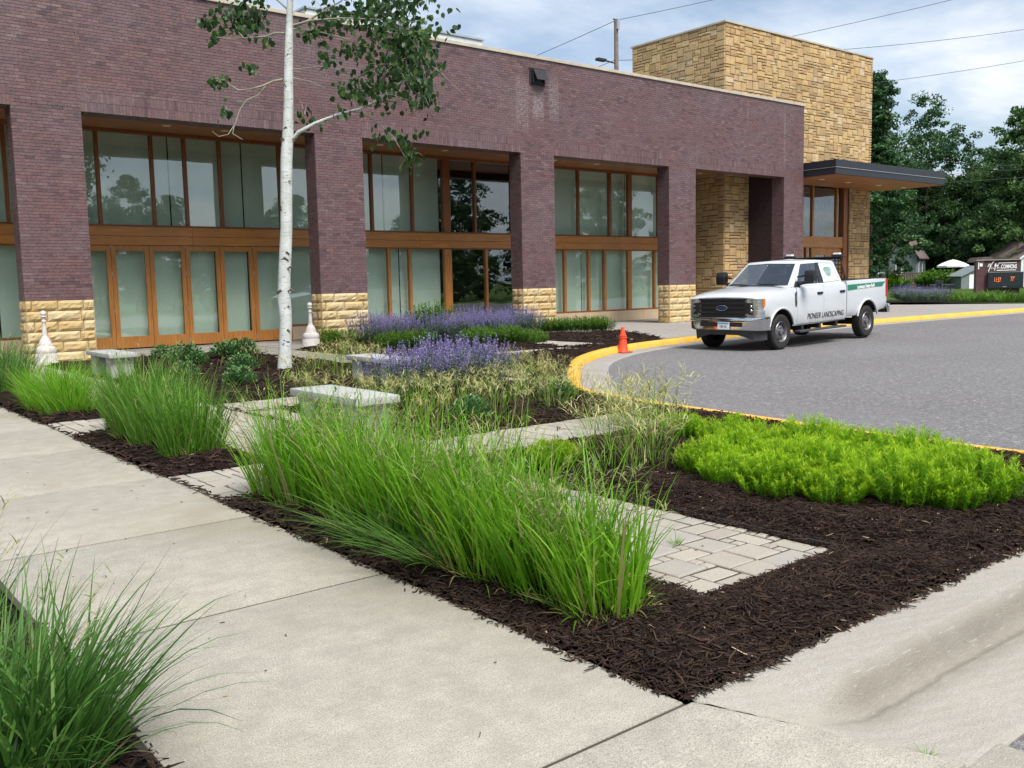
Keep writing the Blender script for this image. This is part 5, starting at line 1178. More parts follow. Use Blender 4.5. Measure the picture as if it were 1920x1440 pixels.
def ribbons(n, bx, by, bz, h, az, th0, th1, w0, segs=6, power=1.4, tipw=0.12, rng=None, twist=0.5):
    """n tapering blades: base, length h, azimuth az, angle from the vertical th0 at the base to th1 at the tip"""
    t = np.linspace(0, 1, segs+1); th = th0[:, None]+(th1-th0)[:, None]*(t[None]**power)
    ds = h[:, None]/segs; tm = (th[:, 1:]+th[:, :-1])/2
    rad = np.concatenate([np.zeros((n, 1)), np.cumsum(np.sin(tm)*ds, 1)], 1); up = np.concatenate([np.zeros((n, 1)), np.cumsum(np.cos(tm)*ds, 1)], 1)
    P = np.stack([bx[:, None]+rad*np.cos(az)[:, None], by[:, None]+rad*np.sin(az)[:, None], bz[:, None]+up], 2)
    tw = rng.normal(0, twist, n)+az+np.pi/2
    sd = np.stack([np.cos(tw), np.sin(tw), rng.normal(0, 0.15, n)], 1)
    wd = w0[:, None]*np.maximum(tipw*(1-t)[None], (1-t[None]**2.2))*np.minimum(1, 0.55+t[None]*2.2)*0.5
    wd[:, -1] = 0.0004
    A = P-sd[:, None, :]*wd[:, :, None]; Bv = P+sd[:, None, :]*wd[:, :, None]
    V = np.stack([A, Bv], 2).reshape(-1, 3); k = segs+1
    i = (np.arange(n)*k*2)[:, None]+(np.arange(segs)*2)[None]
    F = np.stack([i, i+1, i+3, i+2], 2).reshape(-1, 4)
    return V, F, P
def join_geo(parts):
    """parts: list of (V, F, tint per vertex, material index)"""
    off = 0; VV, FF, TT, MI = [], [], [], []
    for V, F, t, mi in parts:
        VV.append(V); FF.append(F+off); TT.append(t); MI.append(np.full(len(F), mi)); off += len(V)
    return np.concatenate(VV), np.concatenate(FF), np.concatenate(TT), np.concatenate(MI)
def grass_mesh(name, seed, n, hmean, spread, wmean, lean=(0.05, 0.45), curl=(0.2, 1.1), wind=(0, 0), heads=0, head_mi=1, straw=0.03, hvar=0.18, ell=1.0, headlen=0.16, mid=0.0, per_head=16, foot=0.3):
    r = np.random.default_rng(seed)
    rr = np.sqrt(r.random(n))*spread; a = r.uniform(0, 2*np.pi, n); bx, by = rr*np.cos(a), rr*np.sin(a)*ell
    az = a+r.normal(0, 0.7, n); k = rr/spread
    th0 = lean[0]+(lean[1]-lean[0])*k*r.uniform(0.5, 1.2, n); th1 = th0+r.uniform(*curl, n)*(0.5+0.7*k)
    ax, ay = np.cos(az)*th0+wind[0], np.sin(az)*th0+wind[1]; az = np.arctan2(ay, ax); th0 = np.hypot(ax, ay)
    h = hmean*np.clip(r.normal(1, hvar, n), 0.35, 1.5); small = r.random(n) < 0.25; h[small] *= 0.6
    bz = np.full(n, -0.02); up_ = r.random(n) < mid; k_ = up_.sum()
    bz[up_] = r.uniform(0.08, 0.55, k_)*hmean; h[up_] *= 0.5; bx[up_] += wind[0]*bz[up_]; by[up_] += wind[1]*bz[up_]; az[up_] = r.uniform(0, 2*np.pi, k_); th0[up_] = r.uniform(0.25, 0.9, k_); th1[up_] = th0[up_]+r.uniform(0.1, 1.2, k_)
    V, F, P = ribbons(n, bx, by, bz, h, az, th0, th1, wmean*r.uniform(0.6, 1.3, n), 6, 1.5, rng=r)
    tint = r.beta(2, 2, n)*0.94; s_ = r.random(n) < straw; tint[s_] = r.uniform(0.955, 1, s_.sum()); h_ = tint
    parts = [(V, F, np.repeat(tint, 14), 0)]
    nl = int(n*foot)
    if nl:
        a3 = r.uniform(0, 2*np.pi, nl); r3 = spread*np.sqrt(r.uniform(0.3, 1.25, nl)); az3 = a3+r.normal(0, 0.8, nl); l3 = r.uniform(0.06, 0.30, nl)*(hmean/0.7)
        t3 = r.uniform(0.2, 1.2, nl); V, F, _ = ribbons(nl, r3*np.cos(a3), r3*np.sin(a3)*ell, np.full(nl, -0.01), l3, az3, t3, t3+r.uniform(0.1, 1.0, nl), wmean*r.uniform(0.5, 1.0, nl), 6, 1.3, rng=r)
        tt3 = np.where(r.random(nl) < 0.4, r.uniform(0.955, 1, nl), r.uniform(0, 0.7, nl)); parts.append((V, F, np.repeat(tt3, 14), 0))
    if heads:
        m_ = heads; a2 = r.uniform(0, 2*np.pi, m_); r2 = np.sqrt(r.random(m_))*spread*0.8
        az2 = a2+r.normal(0, 0.6, m_); t0 = r.uniform(0.03, 0.35, m_); t1 = t0+r.uniform(0.1, 0.8, m_)
        ax, ay = np.cos(az2)*t0+wind[0]*.6, np.sin(az2)*t0+wind[1]*.6; az2 = np.arctan2(ay, ax); t0 = np.hypot(ax, ay)
        hh = hmean*r.uniform(0.95, 1.35, m_)
        V, F, P = ribbons(m_, r2*np.cos(a2), r2*np.sin(a2)*ell, np.full(m_, -0.02), hh, az2, t0, t1, np.full(m_, 0.0035), 8, 2.0, 0.6, rng=r)
        parts.append((V, F, np.repeat(r.random(m_), 18), 2))
        # spikelets hanging from the last part of each stem
        sp_n = per_head; q = r.uniform(0.70, 1.0, (m_, sp_n)); idx = q*8; i0 = np.minimum(idx.astype(int), 7); fr = idx-i0
        base = P[np.arange(m_)[:, None], i0]*(1-fr)[..., None]+P[np.arange(m_)[:, None], i0+1]*fr[..., None]; base = base.reshape(-1, 3); N_ = len(base)
        saz = r.uniform(0, 2*np.pi, N_); s0 = r.uniform(0.3, 1.2, N_); s1 = s0+r.uniform(0.3, 1.4, N_)
        V, F, _ = ribbons(N_, base[:, 0], base[:, 1], base[:, 2], headlen*r.uniform(0.2, 0.6, N_), saz, s0, s1, r.uniform(0.004, 0.009, N_), 3, 1.0, 0.4, rng=r)
        parts.append((V, F, np.repeat(r.random(N_), 8), 1))
    V, F, T_, MI = join_geo(parts); return mesh_np(name, V, F, tint=T_, midx=MI, smooth=True)
def plant(name, me, mats, loc, label, cat, group=None, rz=0.0, sc=1.0):
    if len(me.materials) == 0:
        for q in mats: me.materials.append(q)
    o = bpy.data.objects.new(name, me); o.location = loc; o.rotation_euler = (0, 0, rz); o.scale = (sc, sc, sc) if isinstance(sc, (int, float)) else sc
    link(o); tag(o, label, cat, group); return o
ORD = ['first', 'second', 'third', 'fourth', 'fifth', 'sixth', 'seventh', 'eighth', 'ninth', 'tenth', 'eleventh', 'twelfth', 'thirteenth', 'fourteenth', 'fifteenth', 'sixteenth', 'seventeenth', 'eighteenth', 'nineteenth', 'twentieth', 'twenty-first']
mz = lambda x, y: float(mulch_z(np.array([x]), np.array([y]))[0])
GM = [G['bright'], G['green_head'], G['stem']]; GBm = [G['blue'], G['green_head'], G['stem']]
G['mid'] = leafmat('mid_green_grass_blade', [(0.0, (0.05, 0.15, 0.02)), (0.4, (0.115, 0.29, 0.03)), (0.75, (0.19, 0.40, 0.05)), (0.95, (0.30, 0.48, 0.10)), (0.97, (0.40, 0.35, 0.17)), (1.0, (0.46, 0.39, 0.2))], 0.42, 0.45); GMm = [G['mid'], G['green_head'], G['stem']]
# the tall row along the sidewalk, near end first
ordn = ['nearest the street corner', 'second from the street corner', 'third from the street corner', 'fourth from the street corner', 'fifth from the street corner', 'sixth from the street corner', 'seventh from the street corner', 'eighth from the street corner', 'at the far end of the row by the paver path']
ys_ = [2.93, 3.30, 3.68, 4.08, 4.50, 4.92, 5.35, 5.78, 6.15]; hs_ = [0.54, 0.60, 0.64, 0.68, 0.70, 0.71, 0.72, 0.72, 0.68]
for i, (y, hh) in enumerate(zip(ys_, hs_)):
    x = 2.93+0.05*math.sin(i*2.3)-(0.09 if i == 0 else 0.06 if i == 1 else 0)
    me = grass_mesh('grass_clump', 100+i, (600 if i < 6 else 480) if i else 400, hh*0.94, 0.26 if i else 0.18, 0.0125, (0.02, 0.30), (0.1, 0.8), (-0.13 if i < 2 else -0.06, 0.03 if i < 5 else -0.02), heads=24, straw=0.045, ell=1.15, mid=0.42, hvar=0.24, foot=0.45)
    plant('grass_clump', me, GM, (x, y, mz(x, y)-0.02), 'tall bright green grass clump %s' % ordn[i], 'grass', 'bright grass row along the sidewalk')
# arching blue-green blades leaning out of the row
for i, (x, y) in enumerate(((2.72, 4.55), (2.72, 3.95))):
    me = grass_mesh('grass_clump', 140+i, 130, 0.62, 0.12, 0.009, (0.5, 0.7), (0.5, 1.2), (-0.35, 0.25), heads=0)
    plant('grass_clump', me, GBm, (x, y, mz(x, y)-0.02), ['blue-green blades arching low out of the bright grass row, the farther of two', 'blue-green blades arching low out of the bright grass row, the nearer of two'][i], 'grass', 'bright grass row along the sidewalk')
for i, (x, y, hh) in enumerate(((2.95, 8.25, 0.66), (2.92, 8.95, 0.72), (2.95, 9.65, 0.74), (3.05, 10.2, 0.74))):
    me = grass_mesh('grass_clump', 160+i, 640, hh, 0.27, 0.0115, (0.02, 0.32), (0.15, 0.8), (0.0, -0.02), heads=7, mid=0.3)
    plant('grass_clump', me, GMm, (x, y, mz(x, y)-0.02), 'dark green grass clump, %s of four in the second bed' % ['first', 'second', 'third', 'fourth and farthest'][i], 'grass', 'dark grass in the second bed')
for i, (x, y) in enumerate(((2.95, 12.3), (2.9, 12.95), (3.0, 13.5))):
    me = grass_mesh('grass_clump', 180+i, 520, 0.60, 0.34, 0.010, (0.03, 0.6), (0.2, 1.0), heads=2)
    plant('grass_clump', me, GM, (x, y, mz(x, y)-0.02), 'short bright grass clump, %s of three in the third bed' % ['near one', 'middle one', 'far one'][i], 'grass', 'grass in the third bed')
for i, (x, y) in enumerate(((2.85, 15.6), (2.9, 16.4), (2.95, 17.3))):
    me = grass_mesh('grass_clump', 190+i, 360, 0.75, 0.34, 0.012, (0.03, 0.5), (0.2, 0.9), heads=2)
    plant('grass_clump', me, GBm, (x, y, mz(x, y)-0.02), 'dark grass clump at the far edge by the first pier, %s of three' % ['near', 'middle', 'far'][i], 'grass', 'far dark grass by the first pier')
# tuft beside the camera
me = grass_mesh('grass_tuft', 201, 1150, 0.55, 0.27, 0.0115, (0.02, 0.62), (0.3, 1.25), (0.06, 0.0), heads=6, straw=0.03, headlen=0.12, mid=0.2)
plant('grass_tuft', me, GBm, (0.47, 3.10, 0.03), 'large dark green grass tuft arching over the sidewalk at the bottom corner', 'grass', 'tufts beside the sidewalk')
me = grass_mesh('grass_tuft', 202, 420, 0.60, 0.24, 0.0115, (0.02, 0.5), (0.25, 0.9), (0.02, 0), heads=8, headlen=0.12, mid=0.2)
plant('grass_tuft', me, GBm, (0.16, 3.62, 0.03), 'second dark grass tuft partly cut off at the picture edge', 'grass', 'tufts beside the sidewalk')
me = grass_mesh('grass_tuft', 203, 50, 0.5, 0.16, 0.007, (0.05, 0.5), (0.3, 0.9), (0.12, 0.0), heads=5, headlen=0.16)
plant('grass_tuft', me, [G['blue'], G['head'], G['stem']], (0.55, 4.55, 0.02), 'thin grass stalks with drooping heads reaching over the sidewalk', 'grass', 'tufts beside the sidewalk')

# seed-head grasses (three shared shapes)
def seed_tuft(seed, stems, hh, spread, blades=60):
    return grass_mesh('seed_grass', seed, blades, hh*0.62, spread, 0.007, (0.05, 0.5), (0.3, 1.0), heads=stems, straw=0.12, headlen=0.22, per_head=8)
SD = [seed_tuft(300+i, 26, 0.60, 0.22, 34) for i in range(4)]; SM_ = [G['bright'], G['head'], G['stem']]
seeds = []
prn = random.Random(17)
for _ in range(400):        # bed between the two cross paths
    x, y = prn.uniform(5.1, 8.1), prn.uniform(7.65, 10.7)
    if all(math.hypot(x-a, y-b) > 0.50 for a, b in seeds) and not (x > 7.6 and y > 9.3): seeds.append((x, y))
n1 = len(seeds)
for k, (x, y) in enumerate(seeds):
    plant('seed_grass', SD[k % 4], SM_, (x, y, mz(x, y)-0.01), 'grass tuft with tan drooping seed heads in the bed behind the cross path', 'grass', 'tan seed head grasses behind the cross path', prn.uniform(0, 6.28), prn.uniform(0.8, 1.15))
def seed_group(px, label, group, sc=(0.85, 1.15)):
    for (a, b) in px:
        x, y = on_z(a, b); plant('seed_grass', SD[prn.randrange(4)], SM_, (x, y, mz(x, y)-0.01), label, 'grass', group, prn.uniform(0, 6.28), prn.uniform(*sc))
seed_group([(560, 722), (590, 700), (640, 712), (690, 705), (660, 690), (700, 725), (480, 690), (720, 712), (625, 690)], 'grass tuft with tan seed heads near the foot of the white trunk', 'tan seed head grasses around the white trunk')
seed_group([(640, 668), (690, 670), (660, 660)], 'grass tuft with pale seed heads beside the path to the building', 'seed head grasses by the path to the building')
seed_group([(940, 690), (965, 705), (1000, 700), (1020, 720), (990, 740), (1040, 705), (930, 715), (1060, 740)], 'loose tan grass tuft on bare mulch near the kerb bend', 'tan grasses near the kerb bend', (0.75, 1.0))
seed_group([(1130, 860), (1200, 870), (1165, 895), (1220, 840), (1180, 825), (1225, 890)], 'grass tuft with airy seed heads between the grass row and the chartreuse shrubs', 'seed head grasses beside the chartreuse shrubs', (1.0, 1.25))
seed_group([(1150, 800), (1200, 795), (1230, 815)], 'tall airy seed head tuft at the end of the cross path', 'seed head grasses at the end of the cross path', (1.15, 1.4))

# feathery leafy plants: many upright stems with whorls of small leaves
def feathery(seed, stems, hh, rad, leaf=0.035, lw=0.006, per=34, dome=0.5, flower=0, flen=0.12):
    r = np.random.default_rng(seed); parts = []
    a = r.uniform(0, 2*np.pi, stems); k = np.sqrt(r.random(stems)); bx, by = k*rad*0.55*np.cos(a), k*rad*0.55*np.sin(a)
    h = hh*(1-dome*k**2)*r.uniform(0.85, 1.12, stems); az = a+r.normal(0, 0.35, stems); th0 = k*0.75*r.uniform(0.6, 1.2, stems); th1 = th0*r.uniform(0.3, 0.9, stems)
    V, F, P = ribbons(stems, bx, by, np.full(stems, -0.02), h/np.maximum(0.6, np.cos(th0*0.8)), az, th0, th1, np.full(stems, 0.005), 6, 1.0, 0.6, rng=r)
    parts.append((V, F, np.repeat(r.random(stems)*0.4, 14), 0))
    q = r.uniform(0.12, 1.0, (stems, per))**0.75; idx = q*6; i0 = np.minimum(idx.astype(int), 5); fr = idx-i0
    base = (P[np.arange(stems)[:, None], i0]*(1-fr)[..., None]+P[np.arange(stems)[:, None], i0+1]*fr[..., None]).reshape(-1, 3); N_ = len(base)
    saz = r.uniform(0, 2*np.pi, N_); s0 = r.uniform(0.5, 1.4, N_)
    V, F, _ = ribbons(N_, base[:, 0], base[:, 1], base[:, 2], leaf*r.uniform(0.5, 1.3, N_), saz, s0, s0+r.uniform(-0.4, 0.5, N_), lw*r.uniform(0.7, 1.4, N_), 2, 1.0, 0.3, rng=r)
    young = (q.ravel()**4)*0.6; parts.append((V, F, np.repeat(np.clip(r.beta(2, 2.4, N_)*0.55+young, 0, 1), 6), 0))
    if flower:
        m_ = min(flower, stems); pick = r.choice(stems, m_, replace=False); tip = P[pick, -1]
        sh = flen*r.uniform(0.6, 1.3, m_); V, F, PP = ribbons(m_, tip[:, 0], tip[:, 1], tip[:, 2], sh, az[pick], th0[pick]*0.5, th0[pick]*0.6, np.full(m_, 0.004), 5, 1.0, 0.6, rng=r); parts.append((V, F, np.repeat(r.random(m_), 12), 0))
        per2 = 26; q = r.uniform(0.0, 1.0, (m_, per2)); idx = q*5; i0 = np.minimum(idx.astype(int), 4); fr = idx-i0
        base = (PP[np.arange(m_)[:, None], i0]*(1-fr)[..., None]+PP[np.arange(m_)[:, None], i0+1]*fr[..., None]).reshape(-1, 3); N_ = len(base)
        V, F, _ = ribbons(N_, base[:, 0], base[:, 1], base[:, 2], r.uniform(0.010, 0.022, N_), r.uniform(0, 2*np.pi, N_), r.uniform(0.4, 1.4, N_), r.uniform(0.8, 1.8, N_), r.uniform(0.008, 0.014, N_), 2, 1.0, 0.4, rng=r)
        parts.append((V, F, np.repeat(r.random(N_), 6), 1))
    V, F, T_, MI = join_geo(parts); return mesh_np('leafy_plant', V, F, tint=T_, midx=MI, smooth=True)
CH = [feathery(400+i, 160, 0.35, 0.42, 0.042, 0.0055, 80, 0.5) for i in range(3)]
chs = [(5.55, 4.5), (5.95, 4.55), (6.35, 4.6), (5.3, 4.1), (5.7, 4.08), (6.1, 4.15), (6.42, 4.2), (5.25, 3.68), (5.62, 3.7), (6.0, 3.75), (6.38, 3.8), (5.3, 3.28), (5.68, 3.3), (6.05, 3.35), (6.42, 3.38), (5.62, 2.95), (6.0, 2.95), (6.25, 3.05), (5.95, 2.75), (5.7, 2.74), (6.3, 4.85)]
chs.sort(key=lambda q: np.dot(np.array([q[0], q[1], 0])-0, AR)/np.dot(np.array([q[0], q[1], 0]), AF))
for k, (x, y) in enumerate(chs):
    dst = math.hypot(x, y)
    plant('chartreuse_shrub', CH[k % 3], [G['chartreuse']], (x, y, mz(x, y)-0.02), 'feathery chartreuse plant in the mound beside the drive, %s of twenty-one from the left' % ORD[k], 'shrub', 'chartreuse mound beside the drive', prn.uniform(0, 6.28), prn.uniform(0.62, 1.08))
for (px_, py_), lb in (((1282, 828), 'single small chartreuse plant at the end of the cross path'), ((1040, 885), 'small chartreuse plant half hidden behind the tall grass row')):
    x, y = on_z(px_, py_); plant('chartreuse_shrub', CH[1], [G['chartreuse']], (x, y, mz(x, y)-0.02), lb, 'shrub', None, 1.0, 0.72)
# purple flowering plants
LV = [feathery(440+i, 130, 0.42, 0.40, 0.035, 0.012, 26, 0.4, flower=105, flen=0.16) for i in range(3)]; LMm = [G['lav_leaf'], G['lav_flower']]
for k, (px_, py_, s_) in enumerate([(765, 757, 1.3), (815, 750, 1.4), (860, 742, 1.4), (900, 735, 1.3), (785, 730, 1.35), (840, 722, 1.4), (890, 718, 1.3)]):
    x, y = on_z(px_, py_); plant('purple_catmint', LV[k % 3], LMm, (x, y, mz(x, y)-0.02), 'purple flower spikes of the near clump behind the tan grasses, %s' % ['at its near corner', 'front row, second', 'front row, third', 'front row, last', 'rear row, beside the bench', 'rear row, middle', 'rear row, toward the kerb'][k], 'flowers', 'near clump of purple flowers', prn.uniform(0, 6.28), s_)
for k in range(26):
    px_ = 690+300*((k*0.618) % 1); py_ = prn.uniform(632, 652) - (px_-690)*0.035
    x, y = on_z(px_, py_); plant('purple_catmint', LV[k % 3], LMm, (x, y, mz(x, y)-0.02), 'purple flower clump in the wide drift before the dark window', 'flowers', 'far drift of purple flowers', prn.uniform(0, 6.28), prn.uniform(1.15, 1.5))
# low fine-leaved green plants
LG = [feathery(470+i, 120, 0.36, 0.36, 0.04, 0.010, 34, 0.45) for i in range(2)]
for k, (px_, py_) in enumerate([(612, 650), (632, 652), (655, 652), (730, 657), (760, 657), (790, 655), (890, 652), (905, 648), (945, 648), (965, 647), (985, 644), (1003, 641)]):
    x, y = on_z(px_, py_); plant('low_shrub', LG[k % 2], [G['low_green']], (x, y, mz(x, y)-0.02), 'low fine leaved green plant edging the purple drift, %s of twelve counted toward the cone' % ORD[k], 'shrub', 'low green plants before the purple drift', prn.uniform(0, 6.28), 1.25)
for k, px_ in enumerate((1022, 1040, 1060, 1080, 1100, 1118, 1130)):
    x, y = on_z(px_, 627-(px_-1022)*0.03); plant('low_shrub', LG[k % 2], [G['low_green']], (x, y, mz(x, y)-0.02), 'low green plant beyond the orange cone, %s of seven from the stone pier' % ORD[k], 'shrub', 'low green plants beyond the cone', prn.uniform(0, 6.28), 1.3)
x, y = on_z(812, 638); plant('round_shrub', feathery(490, 160, 0.95, 0.7, 0.06, 0.03, 40, 0.35), [G['low_green']], (x, y, mz(x, y)), 'taller round green shrub behind the purple drift', 'shrub')
# small blue-green leafy perennials
def rosette(seed, n, rad, hh):
    r = np.random.default_rng(seed); a = r.uniform(0, 2*np.pi, n); k = np.sqrt(r.random(n)); z = hh*(1-0.6*k**2)*r.uniform(0.3, 1, n)
    V, F, _ = ribbons(n, k*rad*np.cos(a), k*rad*np.sin(a), z, r.uniform(0.04, 0.085, n), a+r.normal(0, 0.8, n), r.uniform(0.3, 1.0, n), r.uniform(0.8, 1.7, n), r.uniform(0.022, 0.04, n), 4, 1.0, 0.3, rng=r)
    parts = [(V, F, np.repeat(r.random(n), 10), 0)]
    s_ = max(8, n//6); a = r.uniform(0, 6.28, s_); V, F, _ = ribbons(s_, np.zeros(s_), np.zeros(s_), np.full(s_, -0.02), np.full(s_, hh*0.9), a, r.uniform(0, .5, s_), r.uniform(.3, 1., s_), np.full(s_, 0.012), 4, 1, .6, rng=r); parts.append((V, F, np.repeat(r.random(s_)*.3, 10), 0))
    V, F, T_, MI = join_geo(parts); return mesh_np('leafy_perennial', V, F, tint=T_, midx=MI, smooth=True)
RS_ = [rosette(500+i, 420, 0.27, 0.34) for i in range(2)]
for k, (px_, py_, s_, lb) in enumerate([(308, 679, 1.0, 'small leafy perennial in front of the first folding door leaves'), (350, 688, 1.35, 'larger leafy perennial in the bed before the folding doors'), (372, 690, 0.8, 'little leafy perennial touching the larger one before the doors'), (425, 678, 1.2, 'leafy perennial on the near side of the bushy pair by the white trunk'), (455, 676, 1.35, 'leafy perennial on the trunk side of the bushy pair'),
                                    (455, 703, 1.05, 'leafy perennial on the stone edging strip near the trunk'), (450, 732, 0.95, 'small leafy perennial below the stone edging strip'), (1045, 755, 0.8, 'small dark leafy plant among tan grasses near the kerb'), (880, 800, 0.8, 'small dark leafy plant among the seed head grasses'), (1385, 846, 0.55, 'tiny grey-green seedling between the chartreuse plants'), (345, 712, 0.9, 'leafy perennial half hidden behind the dark grass clumps')]):
    x, y = on_z(px_, py_); plant('leafy_perennial', RS_[k % 2], [G['blue_leaf']], (x, y, mz(x, y)-0.01), lb, 'plant', None, prn.uniform(0, 6.28), s_)
me = grass_mesh('weed', 520, 26, 0.09, 0.02, 0.006, (0.2, 0.9), (0.3, 0.9)); x, y = on_z(1266, 1020)
plant('weed', me, GM, (x, y, 0.0), 'tiny green weed growing in a joint of the pavers', 'weed'); x, y = on_z(1735, 1418, -0.15)
plant('weed', me, GM, (x, y, -0.152), 'tiny green weed in the crack of the gutter', 'weed', None, 1.0, 0.6)

# ================================================================== the white-barked aspen
AD0 = 17.03
def tp(x, y, dd=0.0): return at_depth(x, y, AD0+dd)
AS = empty('aspen_tree', (*on_z(534, 697), 0)); AO = Vector(AS.location); tag(AS, 'slender white barked aspen with sparse dark leaves before the folding doors', 'tree')
def aadopt(o): o.parent = AS; o.matrix_parent_inverse = Matrix.Translation(-AO); return o
pxr = AD0/FPX*0.5
tr_pts = [(533, 706, 30), (534, 690, 27), (535, 640, 23), (536, 600, 23), (533, 560, 25), (533, 520, 23), (535, 480, 23), (537, 430, 22), (537, 360, 22), (537, 300, 22), (540, 250, 21), (541, 190, 18), (541, 130, 17), (542, 70, 15), (543, 30, 12), (545, -40, 11), (548, -120, 9), (552, -220, 6), (556, -330, 3)]
mb = MB(); mb.tube([tp(a, b) for a, b, c in tr_pts], [c*pxr for a, b, c in tr_pts], 16); tk_ = aadopt(mb.build('trunk', MT['aspen_bark'], smooth=True))
mb = MB()
for a, b, r0 in ((534, 487, 7), (546, 545, 6), (530, 262, 5), (544, 503, 5), (526, 548, 7), (538, 475, 5), (536, 240, 4), (534, 160, 3), (540, 620, 4), (533, 640, 4), (541, 575, 3), (535, 400, 3), (543, 340, 3)):
    mb.tube([tp(a-r0, b+1, -0.085), tp(a, b-r0*.5, -0.105), tp(a+r0, b+2, -0.085)], [r0*pxr*0.4, r0*pxr*0.8, r0*pxr*0.4], 8)
mb.build('bark_scar', MT['bark'], tk_)
branches = [([(547, 264), (560, 248), (590, 232), (630, 216), (672, 205), (705, 190), (745, 160), (790, 120)], 8.5, 2, -0.5), ([(672, 208), (705, 228), (738, 258), (760, 295), (772, 316)], 3, 1, -0.5), ([(538, 62), (515, 62), (500, 68), (455, 72), (420, 72), (395, 68)], 4.5, 1.2, 0.3), ([(458, 72), (447, 60), (440, 45)], 2, 1, .3),
            ([(530, 149), (512, 152), (495, 160), (470, 167), (447, 169), (425, 155), (413, 144)], 4.5, 1.2, -0.3), ([(498, 162), (484, 178), (462, 188), (450, 205), (442, 230), (428, 252), (410, 256), (398, 246)], 2.6, 1, -0.35), ([(440, 233), (436, 250), (455, 262)], 1.5, .8, -.35),
            ([(545, 52), (575, 40), (605, 22), (640, 2), (665, -25)], 5, 2, 0.4), ([(546, 48), (585, 38), (640, 34), (700, 36), (760, 40), (800, 42)], 4, 1.2, -0.2), ([(546, 54), (590, 58), (640, 70), (690, 88), (730, 110)], 3.2, 1, 0.5), ([(548, 130), (570, 128), (600, 124), (620, 128)], 1.6, .8, 0.2), ([(548, 145), (580, 152), (610, 165)], 1.6, .8, -0.2),
            ([(542, 20), (520, 0), (480, -25), (440, -40)], 4, 1.5, 0.5), ([(550, -100), (610, -150), (680, -170)], 4, 1, -.4), ([(549, -120), (500, -170), (440, -190)], 4, 1, .3), ([(700, 192), (740, 190), (790, 180), (830, 165)], 2.4, 1, -0.9), ([(705, 190), (720, 150), (730, 100), (735, 60)], 2.6, 1, -0.3)]
for pts, r0, r1, dd in branches:
    n_ = len(pts); mb = MB(); mb.tube([tp(a, b, dd*i/(n_-1)) for i, (a, b) in enumerate(pts)], [(r0+(r1-r0)*i/(n_-1))*pxr for i in range(n_)], 8); aadopt(mb.build('branch', MT['aspen_bark'] if r0 > 8 else MT['aspen_twig'], smooth=True))
clus = [(740, 120, 62, 52, 300, -.3), (790, 110, 40, 60, 170, -.6), (700, 175, 50, 30, 90, -.5), (750, 60, 60, 40, 170, -.2), (690, 30, 80, 35, 190, .2), (620, 40, 45, 30, 60, .3), (790, 180, 30, 35, 70, -.8), (655, 175, 30, 18, 34, -.4), (610, 112, 22, 25, 22, .2), (770, 290, 22, 26, 34, -.5), (745, 262, 26, 20, 16, -.5), (795, 250, 14, 14, 8, -.6), (705, 262, 14, 12, 8, -.4), (572, 215, 14, 16, 14, 0), (590, 235, 20, 12, 6, 0), (640, 215, 22, 12, 8, -.3),
        (440, 35, 40, 28, 110, .3), (480, 40, 22, 30, 60, .4), (390, 45, 20, 18, 24, .3), (400, 75, 14, 10, 12, .3), (500, 85, 14, 14, 10, .3), (470, 130, 16, 10, 12, -.3), (415, 155, 18, 12, 16, -.3), (590, 65, 30, 14, 30, .2), (660, 95, 40, 16, 40, .4), (420, 210, 12, 12, 8, -.35), (745, 0, 70, 26, 120, -.2), (640, -30, 80, 30, 120, .2), (470, -30, 60, 30, 110, .4), (560, -160, 110, 80, 300, 0), (650, -180, 60, 50, 120, -.3)]
r = np.random.default_rng(77); LV_, LF, LT = [], [], []; tw = MB(); k0 = 0
for (a, b, ra, rb, n_, dd) in clus:
    for _ in range(int(n_*1.25)):
        u, v_, w_ = r.normal(0, 0.55, 3); c_ = np.array(tp(a+u*ra, b+v_*rb, dd+w_*max(ra, rb)*AD0/FPX))
        sz = r.uniform(0.040, 0.068); q = r.normal(size=3); q[2] = abs(q[2])*0.4; q /= np.linalg.norm(q); down = np.array([r.normal(0, .5), r.normal(0, .5), -1.0]); e1 = down-q*np.dot(down, q); e1 /= np.linalg.norm(e1); e2 = np.cross(q, e1)
        shp = [(-0.9, 0), (-0.55, 0.75), (0.2, 0.85), (0.75, 0.35), (1.15, 0), (0.75, -0.35), (0.2, -0.85), (-0.55, -0.75)]
        fold = 0.18
        LV_ += [c_+e1*p*sz+e2*q2*sz+q*abs(q2)*sz*fold for p, q2 in shp]; LF += [(k0, k0+1, k0+2, k0+3), (k0, k0+3, k0+4, k0+4), (k0, k0+4, k0+5, k0+7), (k0+5, k0+6, k0+7, k0+7)]; t = r.beta(1.6, 2.2); LT += [t]*8; k0 += 8
    for _ in range(max(3, n_//5)):
        u, v_, w_ = r.normal(0, 0.5, 3); s_ = Vector(tp(a, b, dd)); e_ = Vector(tp(a+u*ra*1.2, b+v_*rb*1.2, dd+w_*ra*AD0/FPX)); mid = s_.lerp(e_, 0.5)+Vector((0, 0, 0.05)); tw.tube([s_, mid, e_], [0.005, 0.0035, 0.002], 5)
q_ = np.array(LF); isq = np.array([len(set(f)) == 4 for f in LF])
me = mesh_np('crown', np.array(LV_), q_[isq], q_[~isq][:, :3], np.array(LT)); aadopt(obj('crown', me, G['aspen_leaf'])); aadopt(tw.build('twigs', MT['aspen_twig'], kind='stuff', fix=False))

